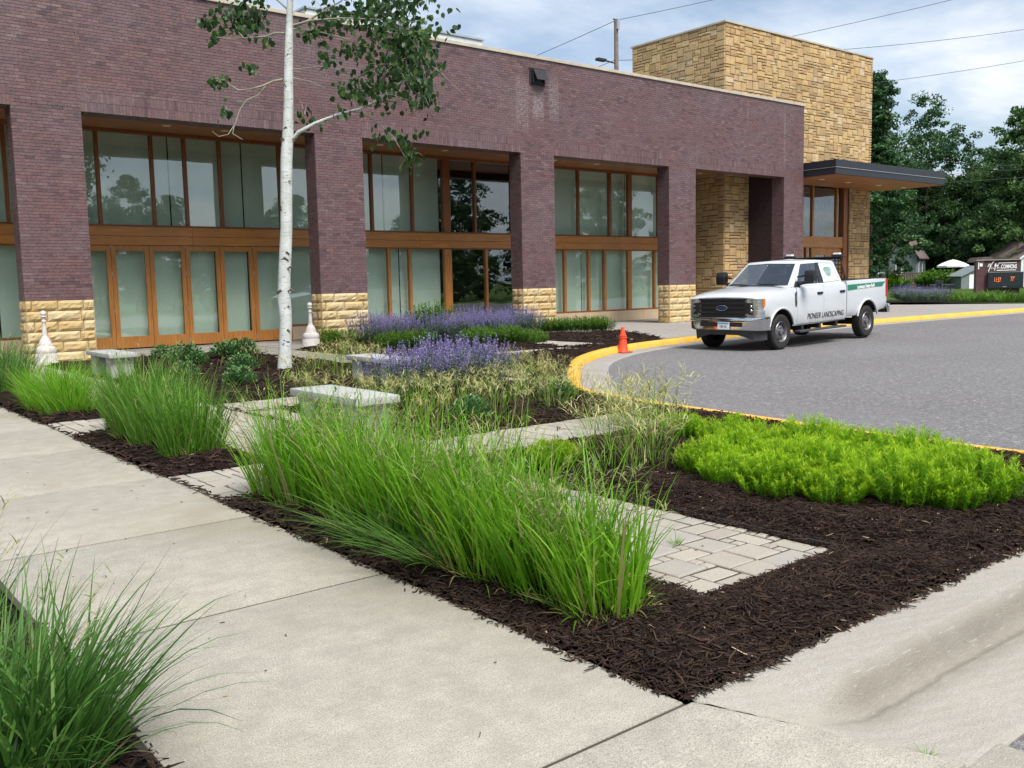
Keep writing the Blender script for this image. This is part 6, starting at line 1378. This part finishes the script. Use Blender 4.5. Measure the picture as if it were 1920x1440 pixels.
# ================================================================== background: trees, houses, sign, poles
def tree_meshes(seed, h, cr, ch, clumps, per, leaf, trunk_r, bare=0.18, flare=1.0, fill=0.45):
    """a broadleaf tree: (trunk mesh, crown mesh). h total height, cr crown radius, ch height of the crown's lower edge"""
    r = np.random.default_rng(seed); tr = MB(); top = Vector((r.normal(0, .3), r.normal(0, .3), h*0.86))
    pts = [Vector((0, 0, -0.3)), Vector((r.normal(0, .1), r.normal(0, .1), h*0.25)), Vector((r.normal(0, .25), r.normal(0, .25), h*0.55)), top]
    tr.tube(pts, [trunk_r*1.25, trunk_r*0.9, trunk_r*0.55, trunk_r*0.12], 10)
    C_ = []; big = []
    nb_ = 9
    for i in range(nb_):          # main limbs give the crown its uneven lobes
        t = (i+0.5)/nb_; z0 = ch+(h*0.8-ch)*t*0.8; a = i*2.4+r.uniform(-.5, .5); ln = cr*(1.0-0.55*t)*r.uniform(0.7, 1.15)*flare
        s_ = Vector((0, 0, z0)); e_ = Vector((math.cos(a)*ln, math.sin(a)*ln, z0+ln*r.uniform(0.25, 0.9))); e_.z = min(e_.z, h*0.95)
        tr.tube([s_, s_.lerp(e_, 0.5)+Vector((0, 0, 0.1*ln)), e_], [trunk_r*0.45*(1-0.5*t), trunk_r*0.25, trunk_r*0.06], 6); big.append((e_, ln))
        for k in range(2): b2 = a+r.uniform(-.9, .9); f2 = s_.lerp(e_, r.uniform(.45, .8)); g2 = f2+Vector((math.cos(b2), math.sin(b2), r.uniform(.1, .8)))*ln*0.45; tr.tube([f2, g2], [trunk_r*.16, trunk_r*.04], 5); big.append((g2, ln*0.7))
    big.append((top, cr*0.5)); big.append((Vector((0, 0, h*0.7)), cr*0.7))
    for i in range(clumps):
        if r.random() < fill:
            t = r.random()**0.8; zc = ch+(h-ch)*t; rz_ = cr*math.sqrt(max(0.04, 1-(max(0.0, t-0.30)/0.70)**2))*(0.80+0.35*math.sin(7*t+seed))*(0.75 if t < 0.1 else 1); a = r.uniform(0, 2*PI); q_ = rz_*math.sqrt(r.uniform(0.05, 1))*(0.85+0.25*math.sin(3*a+seed+5*t)); p = np.array([q_*math.cos(a), q_*math.sin(a), zc])
        else:
            e_, ln = big[r.integers(len(big))]; p = np.array(e_)+r.normal(0, 1, 3)*np.array([.36, .36, .27])*max(ln, cr*0.45)
        if p[2] < ch*0.8: p[2] = ch*0.8+r.random()*ch*0.5
        C_.append((p, r.uniform(0.35, 1.0)*cr*0.19))
    n_ = clumps*per; cen = np.repeat(np.array([c for c, _ in C_]), per, 0); rad = np.repeat(np.array([q for _, q in C_]), per)
    d = r.normal(0, 1, (n_, 3)); d /= np.linalg.norm(d, axis=1)[:, None]; P = cen+d*(rad*r.random(n_)**0.45)[:, None]*np.array([1.15, 1.15, 0.75])
    nn = r.normal(0, 1, (n_, 3))+np.array([0, 0, .5]); nn /= np.linalg.norm(nn, axis=1)[:, None]; u = np.cross(nn, r.normal(0, 1, (n_, 3))); u /= np.linalg.norm(u, axis=1)[:, None]; v_ = np.cross(nn, u)
    s_ = leaf*r.uniform(0.6, 1.3, n_)[:, None]
    V = np.stack([P-u*s_, P-v_*s_*0.55+nn*s_*.1, P+u*s_, P+v_*s_*0.55+nn*s_*.1], 1).reshape(-1, 3)
    F = np.arange(n_*4).reshape(-1, 4); ct = np.repeat(r.random(clumps), per)
    tint = np.repeat(np.clip(0.55*ct+0.45*r.random(n_), 0, 1), 4)
    return tr.mesh('trunk'), mesh_np('crown', V, F, tint=tint)
TV = [tree_meshes(900, 17.5, 5.6, 2.0, 260, 70, 0.17, 0.24, flare=1.25), tree_meshes(901, 14, 5.2, 0.8, 300, 80, 0.16, 0.18), tree_meshes(902, 15, 4.4, 0.8, 300, 80, 0.16, 0.18), tree_meshes(903, 12, 4.6, 0.5, 300, 80, 0.16, 0.16), tree_meshes(904, 17, 4.8, 6.0, 190, 70, 0.14, 0.15, flare=1.2, fill=0.25), tree_meshes(905, 17.5, 3.3, 0.8, 520, 75, 0.14, 0.2, fill=0.7)]
for a, b in TV:
    a.materials.append(MT['bark'])
def tree(k, loc, label, group, rz, sc, mat='tree_leaf', name='broadleaf_tree'):
    e = empty(name, loc, rz); e.scale = (sc, sc, sc) if isinstance(sc, (int, float)) else sc; tag(e, label, 'tree', group)
    o = bpy.data.objects.new('trunk', TV[k][0]); link(o, e)
    key = (k, mat)
    if key not in TCACHE:
        me = TV[k][1].copy(); me.materials.append(G[mat]); TCACHE[key] = me
    o = bpy.data.objects.new('crown', TCACHE[key]); link(o, e); return e
TCACHE = {}
lz = lambda x, y: float(lawn_z(np.float64(x), np.float64(y)))
def ground_at(px_, D, dz=0.0):
    p = at_depth(px_, 520, D); return (p.x, p.y, lz(p.x, p.y)+dz)
tree(5, ground_at(1630, 80), 'tall dark tree standing against the far edge of the stone tower', None, 0.6, (1.25, 1.25, 1.04))
tree(4, ground_at(1730, 106), 'open crowned tree with sky showing through, above the end of the canopy', None, 2.2, 1.25)
bgt = [(1640, 108, 3, 1.1, 'tree_leaf'), (1690, 108, 1, 1.0, 'pale_tree_leaf'), (1745, 108, 2, 0.82, 'pale_tree_leaf'), (1790, 104, 1, 0.80, 'tree_leaf'), (1830, 110, 2, 0.86, 'tree_leaf'), (1870, 102, 1, 1.02, 'tree_leaf'), (1905, 90, 2, 1.12, 'pale_tree_leaf'), (1945, 94, 1, 1.1, 'tree_leaf'), (1720, 120, 3, 1.2, 'tree_leaf'), (1770, 124, 2, 0.95, 'tree_leaf'), (1815, 122, 1, 0.98, 'tree_leaf'), (1860, 122, 3, 1.1, 'tree_leaf'), (1905, 120, 1, 1.15, 'tree_leaf'), (1990, 100, 2, 1.1, 'tree_leaf'), (2040, 110, 1, 1.1, 'tree_leaf'), (1600, 108, 1, 1.0, 'tree_leaf')]
for i, (px_, D, k, sc, mt) in enumerate(bgt): tree(k, ground_at(px_, D), 'dense green tree in the wooded backdrop beyond the house and sign', 'trees of the wooded backdrop', i*1.7, sc, mt)
# trees across the street, seen as reflections in the glass
for i, (x, y, k, sc, mt) in enumerate([(14, -27, 2, .62, 'pale_tree_leaf'), (20, -32, 1, .85, 'tree_leaf'), (7, -31, 3, .75, 'tree_leaf'), (0, -36, 1, .9, 'tree_leaf'), (30, -36, 3, .85, 'tree_leaf'), (38, -34, 1, .62, 'tree_leaf'), (47, -40, 2, .72, 'pale_tree_leaf'), (57, -38, 3, .85, 'tree_leaf'), (68, -44, 1, 1.1, 'tree_leaf'), (80, -42, 2, 1.1, 'tree_leaf'), (-9, -34, 2, .9, 'tree_leaf'), (94, -44, 1, 1.2, 'tree_leaf'), (26, -34, 2, .78, 'tree_leaf'), (50, -52, 1, .9, 'tree_leaf')]):
    tree(k, (x, y, -0.2), 'tree across the street, seen mirrored in the window glass', 'trees across the street', i*2.1, sc, mt)

for i in range(26): tree(3, (-14+i*4.3, -24-(i*7 % 5), -0.3), 'low bushy tree in the hedge across the street, mirrored in the glass', 'hedge trees across the street', i*1.3, 0.42+0.05*(i % 3), 'pale_tree_leaf')
for i, px_ in enumerate((1650, 1690, 1730, 1770, 1800, 1835, 1870, 1905, 1940)): tree(3, ground_at(px_, 104+(i % 3)*4), 'low bushy tree of the dark undergrowth behind the house and sign', 'undergrowth trees behind the house', i*1.9, 0.55+0.06*(i % 2), 'tree_leaf')
# grey house with steep brown roof, deck, shed, parasol
MT['siding'] = plain('grey_board_siding', (0.17, 0.20, 0.20), 0.7, 0.2); MT['shingle'] = plain('brown_shingles', (0.16, 0.125, 0.115), 0.9, 0.1, var=0.3, scale=3); MT['white_trim'] = plain('white_trim', (0.75, 0.77, 0.78), 0.5)
MT['deck'] = plain('weathered_deck_wood', (0.11, 0.065, 0.045), 0.8, 0.2, var=0.25); MT['pale_siding'] = plain('pale_blue_siding', (0.50, 0.58, 0.62), 0.6, 0.2); MT['house_glass'] = plain('dark_house_glass', (0.03, 0.04, 0.045), 0.1)
RV = Vector((AR[0], AR[1], 0)).normalized(); FV = Vector((AF[0], AF[1], 0)).normalized(); face_rz = math.atan2(RV.y, RV.x)      # local x to the viewer's right
def local_empty(name, px_, D, label, cat, turn=0.0):
    e = empty(name, ground_at(px_, D), face_rz+turn); tag(e, label, cat); return e
H = local_empty('grey_house', 1692, 92, 'small grey house with steep brown roof and white trimmed windows', 'house', -0.6)
W_, D_, E_, P_ = 2.6, 4.2, 3.1, 5.0
mb = MB(); mb.prism([(-W_/2, -1), (W_/2, -1), (W_/2, E_), (0, P_-0.1), (-W_/2, E_)], 1, 0, D_)
wl = mb.build('wall', MT['siding'], H)
for i in range(11):
    mb = MB(); x = -W_/2+0.12+i*0.236; mb.box((x-0.016, -0.025, -0.9), (x+0.016, 0.0, E_+(1-abs(x)/(W_/2))*(P_-0.2-E_))); mb.build('batten', MT['siding'], wl)
mb = MB()
for s in (-1, 1): mb.prism([(0, P_+0.06), (s*(W_/2+0.3), E_-0.3), (s*(W_/2+0.3), E_-0.18), (0, P_+0.2)], 1, -0.3, D_+0.3)
mb.build('roof', MT['shingle'], H)
mb = MB(); mb.box((-2.6, 0.6, -1), (-W_/2, 3.4, 2.2)); mb.build('side_wing', MT['siding'], H)
for (x, z, w_, h_) in ((-0.35, 1.9, 0.62, 1.25), (0.0, 0.35, 0.7, 1.3)):
    mb = MB(); mb.box((x-w_/2, -0.06, z-h_/2), (x+w_/2, -0.01, z+h_/2)); q = mb.build('window', MT['white_trim'], H); mb = MB(); mb.box((x-w_/2+.11, -0.075, z-h_/2+.11), (x+w_/2-.11, -0.06, z+h_/2-.11)); mb.build('pane', MT['house_glass'], q)
for y in (1.2, 3.0):
    mb = MB(); mb.box((W_/2+.01, y-0.35, 1.4), (W_/2+0.06, y+0.35, 2.6)); q = mb.build('window', MT['white_trim'], H); mb = MB(); mb.box((W_/2+.06, y-0.24, 1.5), (W_/2+0.075, y+0.24, 2.5)); mb.build('pane', MT['house_glass'], q)
mb = MB(); mb.box((-2.45, 0.52, 0.3), (-1.75, 0.59, 1.6)); q = mb.build('window', MT['white_trim'], H); mb = MB(); mb.box((-2.33, 0.50, 0.42), (-1.87, 0.52, 1.48)); mb.build('pane', MT['house_glass'], q)
DK = local_empty('wooden_deck', 1712, 88, 'dark wooden deck with railing and steps before the grey house', 'deck')
mb = MB(); mb.box((-1.9, 0, 0.45), (2.4, 1.6, 0.6)); mb.build('platform', MT['deck'], DK)
for i in range(22): mb = MB(); x = -1.85+i*0.2; mb.box((x, 0, 0.6), (x+0.06, 0.05, 1.4)); mb.build('baluster', MT['deck'], DK)
mb = MB(); mb.box((-1.9, -0.03, 1.4), (2.4, 0.08, 1.48)); mb.build('rail', MT['deck'], DK)
mb = MB(); mb.box((-0.1, -0.02, 0.0), (2.4, 0.03, 1.1)); mb.build('skirting_screen', MT['deck'], DK)
for i in range(3): mb = MB(); mb.box((0.4, -0.3-0.3*i, 0.0), (1.4, -0.0-0.3*i, 0.42-0.14*i)); mb.build('step', MT['white_trim'], DK)
US = local_empty('garden_parasol', 1786, 86, 'white garden parasol open above the shrubs', 'parasol')
mb = MB(); mb.lathe([(0.0, 2.62), (0.4, 2.52), (1.0, 2.30), (1.45, 2.06), (1.45, 1.90), (1.40, 1.92), (1.38, 2.04), (0.0, 2.45)], 8); mb.build('canopy', MT['white_trim'], US)
mb = MB(); mb.tube([(0, 0, -0.2), (0, 0, 2.6)], 0.03, 8); mb.build('pole', MT['white_trim'], US); mb = MB(); mb.lathe([(0.0, 0.0), (0.3, 0.0), (0.28, 0.1), (0.0, 0.1)], 16); mb.build('base', MT['grey_plastic'], US)
SH = local_empty('garden_shed', 1818, 82, 'grey garden shed with white door beside the brick sign', 'shed', 0.2); SH.scale = (0.75, 0.75, 0.72)
mb = MB(); mb.prism([(-1.1, -0.3), (1.5, -0.3), (1.5, 2.6), (-1.1, 1.5)], 1, 0, 2.4); mb.build('wall', MT['siding'], SH)
mb = MB(); mb.prism([(-1.3, 1.42), (1.7, 2.69), (1.7, 2.80), (-1.3, 1.53)], 1, -0.2, 2.6); mb.build('roof', MT['siding'], SH); mb = MB(); mb.box((-0.05, -0.04, -0.1), (0.85, 0.0, 1.7)); mb.build('door', MT['white_trim'], SH)
PH = local_empty('pale_house', 1938, 84, 'pale blue sided house cut off at the picture edge behind the sign', 'house')
mb = MB(); mb.prism([(-1.15, -0.6), (4.0, -0.6), (4.0, 2.5), (1.0, 4.0), (-1.15, 2.5)], 1, 0, 6); wl = mb.build('wall', MT['pale_siding'], PH)
for i in range(14): mb = MB(); z = -0.3+i*0.2; mb.box((-1.16, -0.02, z), (4.0, 0.0, z+0.02)); mb.build('siding_board', MT['pale_siding'], wl)
mb = MB(); mb.prism([(1.0, 4.02), (4.2, 2.42), (4.2, 2.55), (1.0, 4.2), (-1.4, 2.55), (-1.4, 2.42)], 1, -0.1, 6.3); mb.build('roof', MT['shingle'], PH)
mb = MB(); mb.prism([(1.0, 4.02), (4.2, 2.42), (4.2, 2.58), (1.0, 4.22), (-1.4, 2.58), (-1.4, 2.42)], 1, -0.2, -0.101); mb.build('bargeboard', MT['white_trim'], PH)
mb = MB(); mb.box((-1.17, -0.03, -0.6), (-1.02, 0.01, 2.45)); mb.build('corner_trim', MT['white_trim'], PH)
mb = MB(); mb.prism([(-3.2, 2.35), (-1.2, 2.35), (-1.5, 2.8), (-2.9, 2.8)], 1, 3, 6); mb.build('rear_roof', MT['shingle'], PH)

# brick monument sign with script lettering and a lamp board
sp0 = on_z(1829, 553, 0.1); SGN = empty('brick_sign', (sp0[0], sp0[1], lz(*sp0)-0.02), face_rz-0.33); tag(SGN, 'brick monument sign with white lettering and black electronic message board', 'sign')
MT['sign_brick'] = M('sign_brick', 0.7, 0.3).m; mm = M('sign_brick_face', 0.7, 0.3)
bt = mm.n.new('ShaderNodeTexBrick'); bt.inputs['Scale'].default_value = 1.0; bt.inputs['Brick Width'].default_value = 0.2; bt.inputs['Row Height'].default_value = 0.068; bt.inputs['Mortar Size'].default_value = 0.006
bt.inputs['Color1'].default_value = (0.085, 0.038, 0.042, 1); bt.inputs['Color2'].default_value = (0.12, 0.055, 0.055, 1); bt.inputs['Mortar'].default_value = (0.10, 0.07, 0.07, 1)
tcn = mm.n.new('ShaderNodeTexCoord'); mpn = mm.n.new('ShaderNodeMapping'); mpn.inputs['Rotation'].default_value = (PI/2, 0, 0); mm.l.new(tcn.outputs['Object'], mpn.inputs[0]); mm.l.new(mpn.outputs[0], bt.inputs[0]); mm.color(bt.outputs[0]); MT['sign_brick'] = mm.m
SW, SHH = 3.5, 2.50
SGN.scale = (0.76, 0.8, 0.93)
mb = MB(); mb.box((0, 0, -0.3), (0.62, 1.3, SHH)); mb.build('pillar', MT['sign_brick'], SGN)
mb = MB(); mb.box((0.62, 0.1, -0.3), (SW, 0.9, SHH)); mb.build('panel', MT['sign_brick'], SGN)
mb = MB(); mb.box((-0.03, -0.03, SHH), (SW+0.03, 1.33, SHH+0.05)); mb.build('cap', MT['coping'], SGN)
mb = MB(); mb.box((0.7, 0.05, -0.3), (SW-0.05, 0.12, 0.06)); mb.build('plinth', MT['sill'], SGN)
mb = MB(); mb.box((0.92, -0.18, 0.48), (SW+0.22, 0.098, 1.62)); bd = mb.build('message_board', MT['black_plastic'], SGN)
mb = MB(); mb.box((1.06, -0.19, 0.58), (SW+0.18, -0.182, 1.55)); mb.build('screen', plain('screen_glass', (0.022, 0.03, 0.036), 0.25), bd)
mb = MB(); mb.box((0.92, -0.17, 1.625), (SW+0.22, 0.09, 1.66)); mb.build('board_cap', MT['metal_line'], bd)
em = M('lit_orange_digits', 0.5, 0.3, 0.0, (0.6, 0.12, 0.03)); em.b.inputs['Emission Color'].default_value = (1.0, 0.22, 0.06, 1); em.b.inputs['Emission Strength'].default_value = 0.55
text_mesh('time_digits', '11:37', 0.46, em.m, bd, plane_mtx((1.68, -0.194, 1.08), (1, 0, 0), (0, 0, 1)), sx=0.55)
text_mesh('temperature_digits', '77\u00b0', 0.46, em.m, bd, plane_mtx((2.88, -0.194, 1.12), (1, 0, 0), (0, 0, 1)), sx=0.55)
mb = MB()
for i in range(9): mb.box((1.1+i*0.26, -0.193, 0.53), (1.2+i*0.26, -0.181, 0.555))
mb.build('board_lamp', MT['grey_plastic'], bd); mb = MB(); mb.box((2.12, -0.194, 0.575), (2.4, -0.183, 0.62)); mb.build('maker_plate', MT['metal_line'], bd)
text_mesh('sign_lettering', 'COMMONS', 0.40, MT['white_ink'], SGN, plane_mtx((2.60, 0.085, 2.02), (1, 0, 0), (0, 0, 1)), sx=0.60, ext=0.02, offset=0.012)
def stroke(pts, r0=0.03): mb = MB(); mb.tube([(x, 0.075, z) for x, z in pts], r0, 6); return mb.build('script_stroke', MT['white_ink'], SGN)
stroke([(0.92, 2.03), (1.02, 2.22), (1.10, 2.26), (1.09, 2.02), (0.98, 1.70)], .038); stroke([(1.09, 2.0), (1.22, 2.22), (1.36, 2.40), (1.42, 2.40)], .034); stroke([(1.20, 2.04), (1.14, 1.96), (1.18, 1.88), (1.25, 1.98), (1.24, 1.88), (1.30, 1.98), (1.33, 1.88), (1.37, 1.98), (1.40, 1.88)], .022)
stroke([(1.46, 2.05), (1.52, 2.24), (1.58, 2.26), (1.52, 2.0), (1.44, 1.76)], .036); stroke([(1.50, 2.02), (1.68, 2.10), (1.80, 2.28)], .028); stroke([(1.78, 2.28), (1.70, 2.05), (1.66, 1.86)], .028); stroke([(1.72, 1.96), (1.80, 2.0), (1.78, 1.88), (1.86, 1.98), (1.88, 1.88), (1.95, 1.95), (2.0, 1.90)], .022)
stroke([(1.78, 2.285), (3.2, 2.285)], .026); stroke([(1.62, 1.77), (3.15, 1.77)], .026)
# the pennant mark on the pillar
mb = MB(); mb.box((0.14, -0.02, 1.88), (0.22, -0.001, 2.36)); mb.build('emblem_staff', MT['white_ink'], SGN)
mb = MB(); mb.prism([(0.26, 2.1), (0.30, 2.07), (0.46, 2.07), (0.50, 2.11), (0.50, 2.26), (0.46, 2.30), (0.30, 2.30), (0.26, 2.26)], 1, -0.02, -0.001); mb.build('emblem_flag', MT['white_ink'], SGN)

# planting strip before the sign
strip = [on_z(1655, 567, 0.1), on_z(1930, 566, 0.1)]
DLY = grass_mesh('daylily', 700, 150, 0.55, 0.5, 0.035, (0.1, 0.7), (0.5, 1.3))
LVB = feathery(710, 120, 0.48, 0.75, 0.07, 0.03, 18, 0.4, flower=100, flen=0.26)
prn = random.Random(31)
for i in range(17):
    px_ = 1775+i*10.5; x, y = on_z(px_, 565+prn.uniform(-6, 1), 0.1); plant('daylily', DLY, [G['low_green'], G['head'], G['stem']], (x, y, 0.09), 'daylily clump before the sign, %s of seventeen counted from the purple flowers' % ORD[i], 'plant', 'daylilies before the sign', prn.uniform(0, 6.28), prn.uniform(0.85, 1.1))
for i, px_ in enumerate((1690, 1703, 1716, 1728, 1742, 1754, 1766)):
    x, y = on_z(px_, 561+(i % 3)*3, 0.1); plant('purple_catmint', LVB, LMm, (x, y, 0.09), 'hazy purple flower clump beyond the truck, %s of seven counted toward the sign' % ORD[i], 'flowers', 'purple flowers beyond the truck', i*1.3, prn.uniform(1.0, 1.3))
mb = MB(); a, b = Vector((*strip[0], 0.02)), Vector((*strip[1], 0.02)); d_ = (b-a).normalized(); nn_ = Vector((-d_.y, d_.x, 0)); nn_ = nn_ if nn_.x > 0 else -nn_
mb.add([a-d_*2+nn_*(-0.6)+Vector((0, 0, .085)), b+d_*6+nn_*(-0.6)+Vector((0, 0, .085)), b+d_*6+nn_*4+Vector((0, 0, .085)), a-d_*2+nn_*4+Vector((0, 0, .085))], [(0, 1, 2, 3)]); tag(mb.build('planting_strip', MT['mulch']), 'dark mulch of the planting strip before the sign', None, None, 'stuff')
SHB = [feathery(720+i, 150, 1.6, 1.5, 0.16, 0.09, 40, 0.5) for i in range(2)]
for px_, D, sc, mt, lb in ((1752, 84, 1.05, 'low_green', 'big dark round shrub before the white parasol'), (1738, 86, 0.9, 'low_green', 'small shrub beside the deck steps'), (1664, 80, 0.9, 'chartreuse', 'yellow-green shrub just beyond the tail of the truck'), (1772, 88, 1.0, 'low_green', 'low dark shrub under the parasol'), (1690, 84, 0.7, 'low_green', 'low shrub at the foot of the deck'), (1801, 84, 0.9, 'low_green', 'dark shrub against the shed')):
    plant('garden_shrub', SHB[0].copy() if mt == 'chartreuse' else SHB[1], [G[mt]], ground_at(px_, D), lb, 'shrub', None, px_*0.1, sc)
mb = MB(); MBX = local_empty('mailbox', 1762, 58, 'black mailbox on posts in front of the lawn', 'mailbox'); MBX.location.z -= 0.1
mb.prism([(-0.13, 0.95), (0.13, 0.95), (0.13, 1.12), (0.08, 1.2), (-0.08, 1.2), (-0.13, 1.12)], 1, -0.3, 0.3); mb.build('box', MT['black_plastic'], MBX); mb = MB(); mb.box((-0.62, -0.06, 0.86), (0.9, 0.06, 0.94)); mb.build('shelf', MT['grey_plastic'], MBX)
for x in (-0.4, 0.7): mb = MB(); mb.box((x-.04, -.04, -0.2), (x+.04, .04, 0.86)); mb.build('post', MT['black_plastic'], MBX)

# utility pole, street lamp arm, wires
MT['pole_wood'] = plain('weathered_pole_wood', (0.20, 0.155, 0.13), 0.9, 0.1, var=0.25); MT['wire'] = plain('wire_black', (0.05, 0.052, 0.058), 0.6)
pt = on_y(1155, 36, 33.0); PL = empty('utility_pole', (pt.x, pt.y, -0.2)); tag(PL, 'brown wooden utility pole with lamp arm behind the brick parapet', 'utility pole')
hp = pt.z+0.2
mb = MB(); mb.tube([(0, 0, 0), (0, 0, hp)], [0.16, 0.10], 12); mb.build('post', MT['pole_wood'], PL, smooth=True)
mb = MB(); mb.box((-0.07, -0.20, hp-0.5), (0.07, -0.10, hp-0.05)); mb.build('bracket', MT['metal_line'], PL); mb = MB(); mb.tube([(-0.2, 0, hp-0.02), (0.22, 0, hp-0.02)], 0.03, 6); mb.build('insulator', MT['grey_plastic'], PL)
la = on_y(1129, 112, 32.3)-Vector(PL.location); lb_ = on_y(1151, 118, 33.0)-Vector(PL.location)
mb = MB(); mb.tube([lb_, la], [0.035, 0.045], 8); mb.build('lamp_arm', MT['dark_metal'], PL); mb = MB(); e_ = la+(la-lb_).normalized()*0.1; mb.box((e_.x-0.3, e_.y-0.12, e_.z-0.08), (e_.x+0.25, e_.y+0.12, e_.z+0.05)); mb.build('lamp_head', MT['dark_metal'], PL, bevel=0.03)
def wire(P0, P1, label, sag=0.4, r0=0.014):
    P0, P1 = Vector(P0), Vector(P1); mb = MB(); mb.tube([P0.lerp(P1, t)-Vector((0, 0, sag*4*t*(1-t))) for t in np.linspace(0, 1, 24)], r0, 5); o = mb.build('overhead_wire', MT['wire']); tag(o, label, 'wire', 'overhead wires'); return o
ptop = Vector(PL.location)+Vector((0, 0, hp-0.05)); plow = Vector(PL.location)+lb_+Vector((0, 0, 0.12))
wire(ptop, at_depth(2000, -190, 60), 'top wire rising from the pole head toward the upper picture edge', 0.5)
wire(ptop, at_depth(560, 260, 70), 'wire descending from the pole head behind the parapet', 0.5)
wire(plow, at_depth(900, 185, 60), 'short low wire from the lamp arm toward the parapet', 0.3)
wire(plow, at_depth(2100, 25, 62), 'wire crossing the sky beside the upper corner of the tower', 0.6)
wire(at_depth(1400, 86, 52), at_depth(2300, -140, 52), 'highest wire crossing over the tower top', 0.3)
wire(at_depth(1560, 165, 58), at_depth(2200, 58, 58), 'wire just above the tall tree top', 0.3)
for k, (y0, y1) in enumerate(((318, 292), (330, 300), (344, 316))): wire(at_depth(1500, y0+8, 80), at_depth(2100, y1, 80), 'thin cable passing in front of the far trees, %s of three' % ('upper', 'middle', 'lower')[k], 0.3, 0.016)
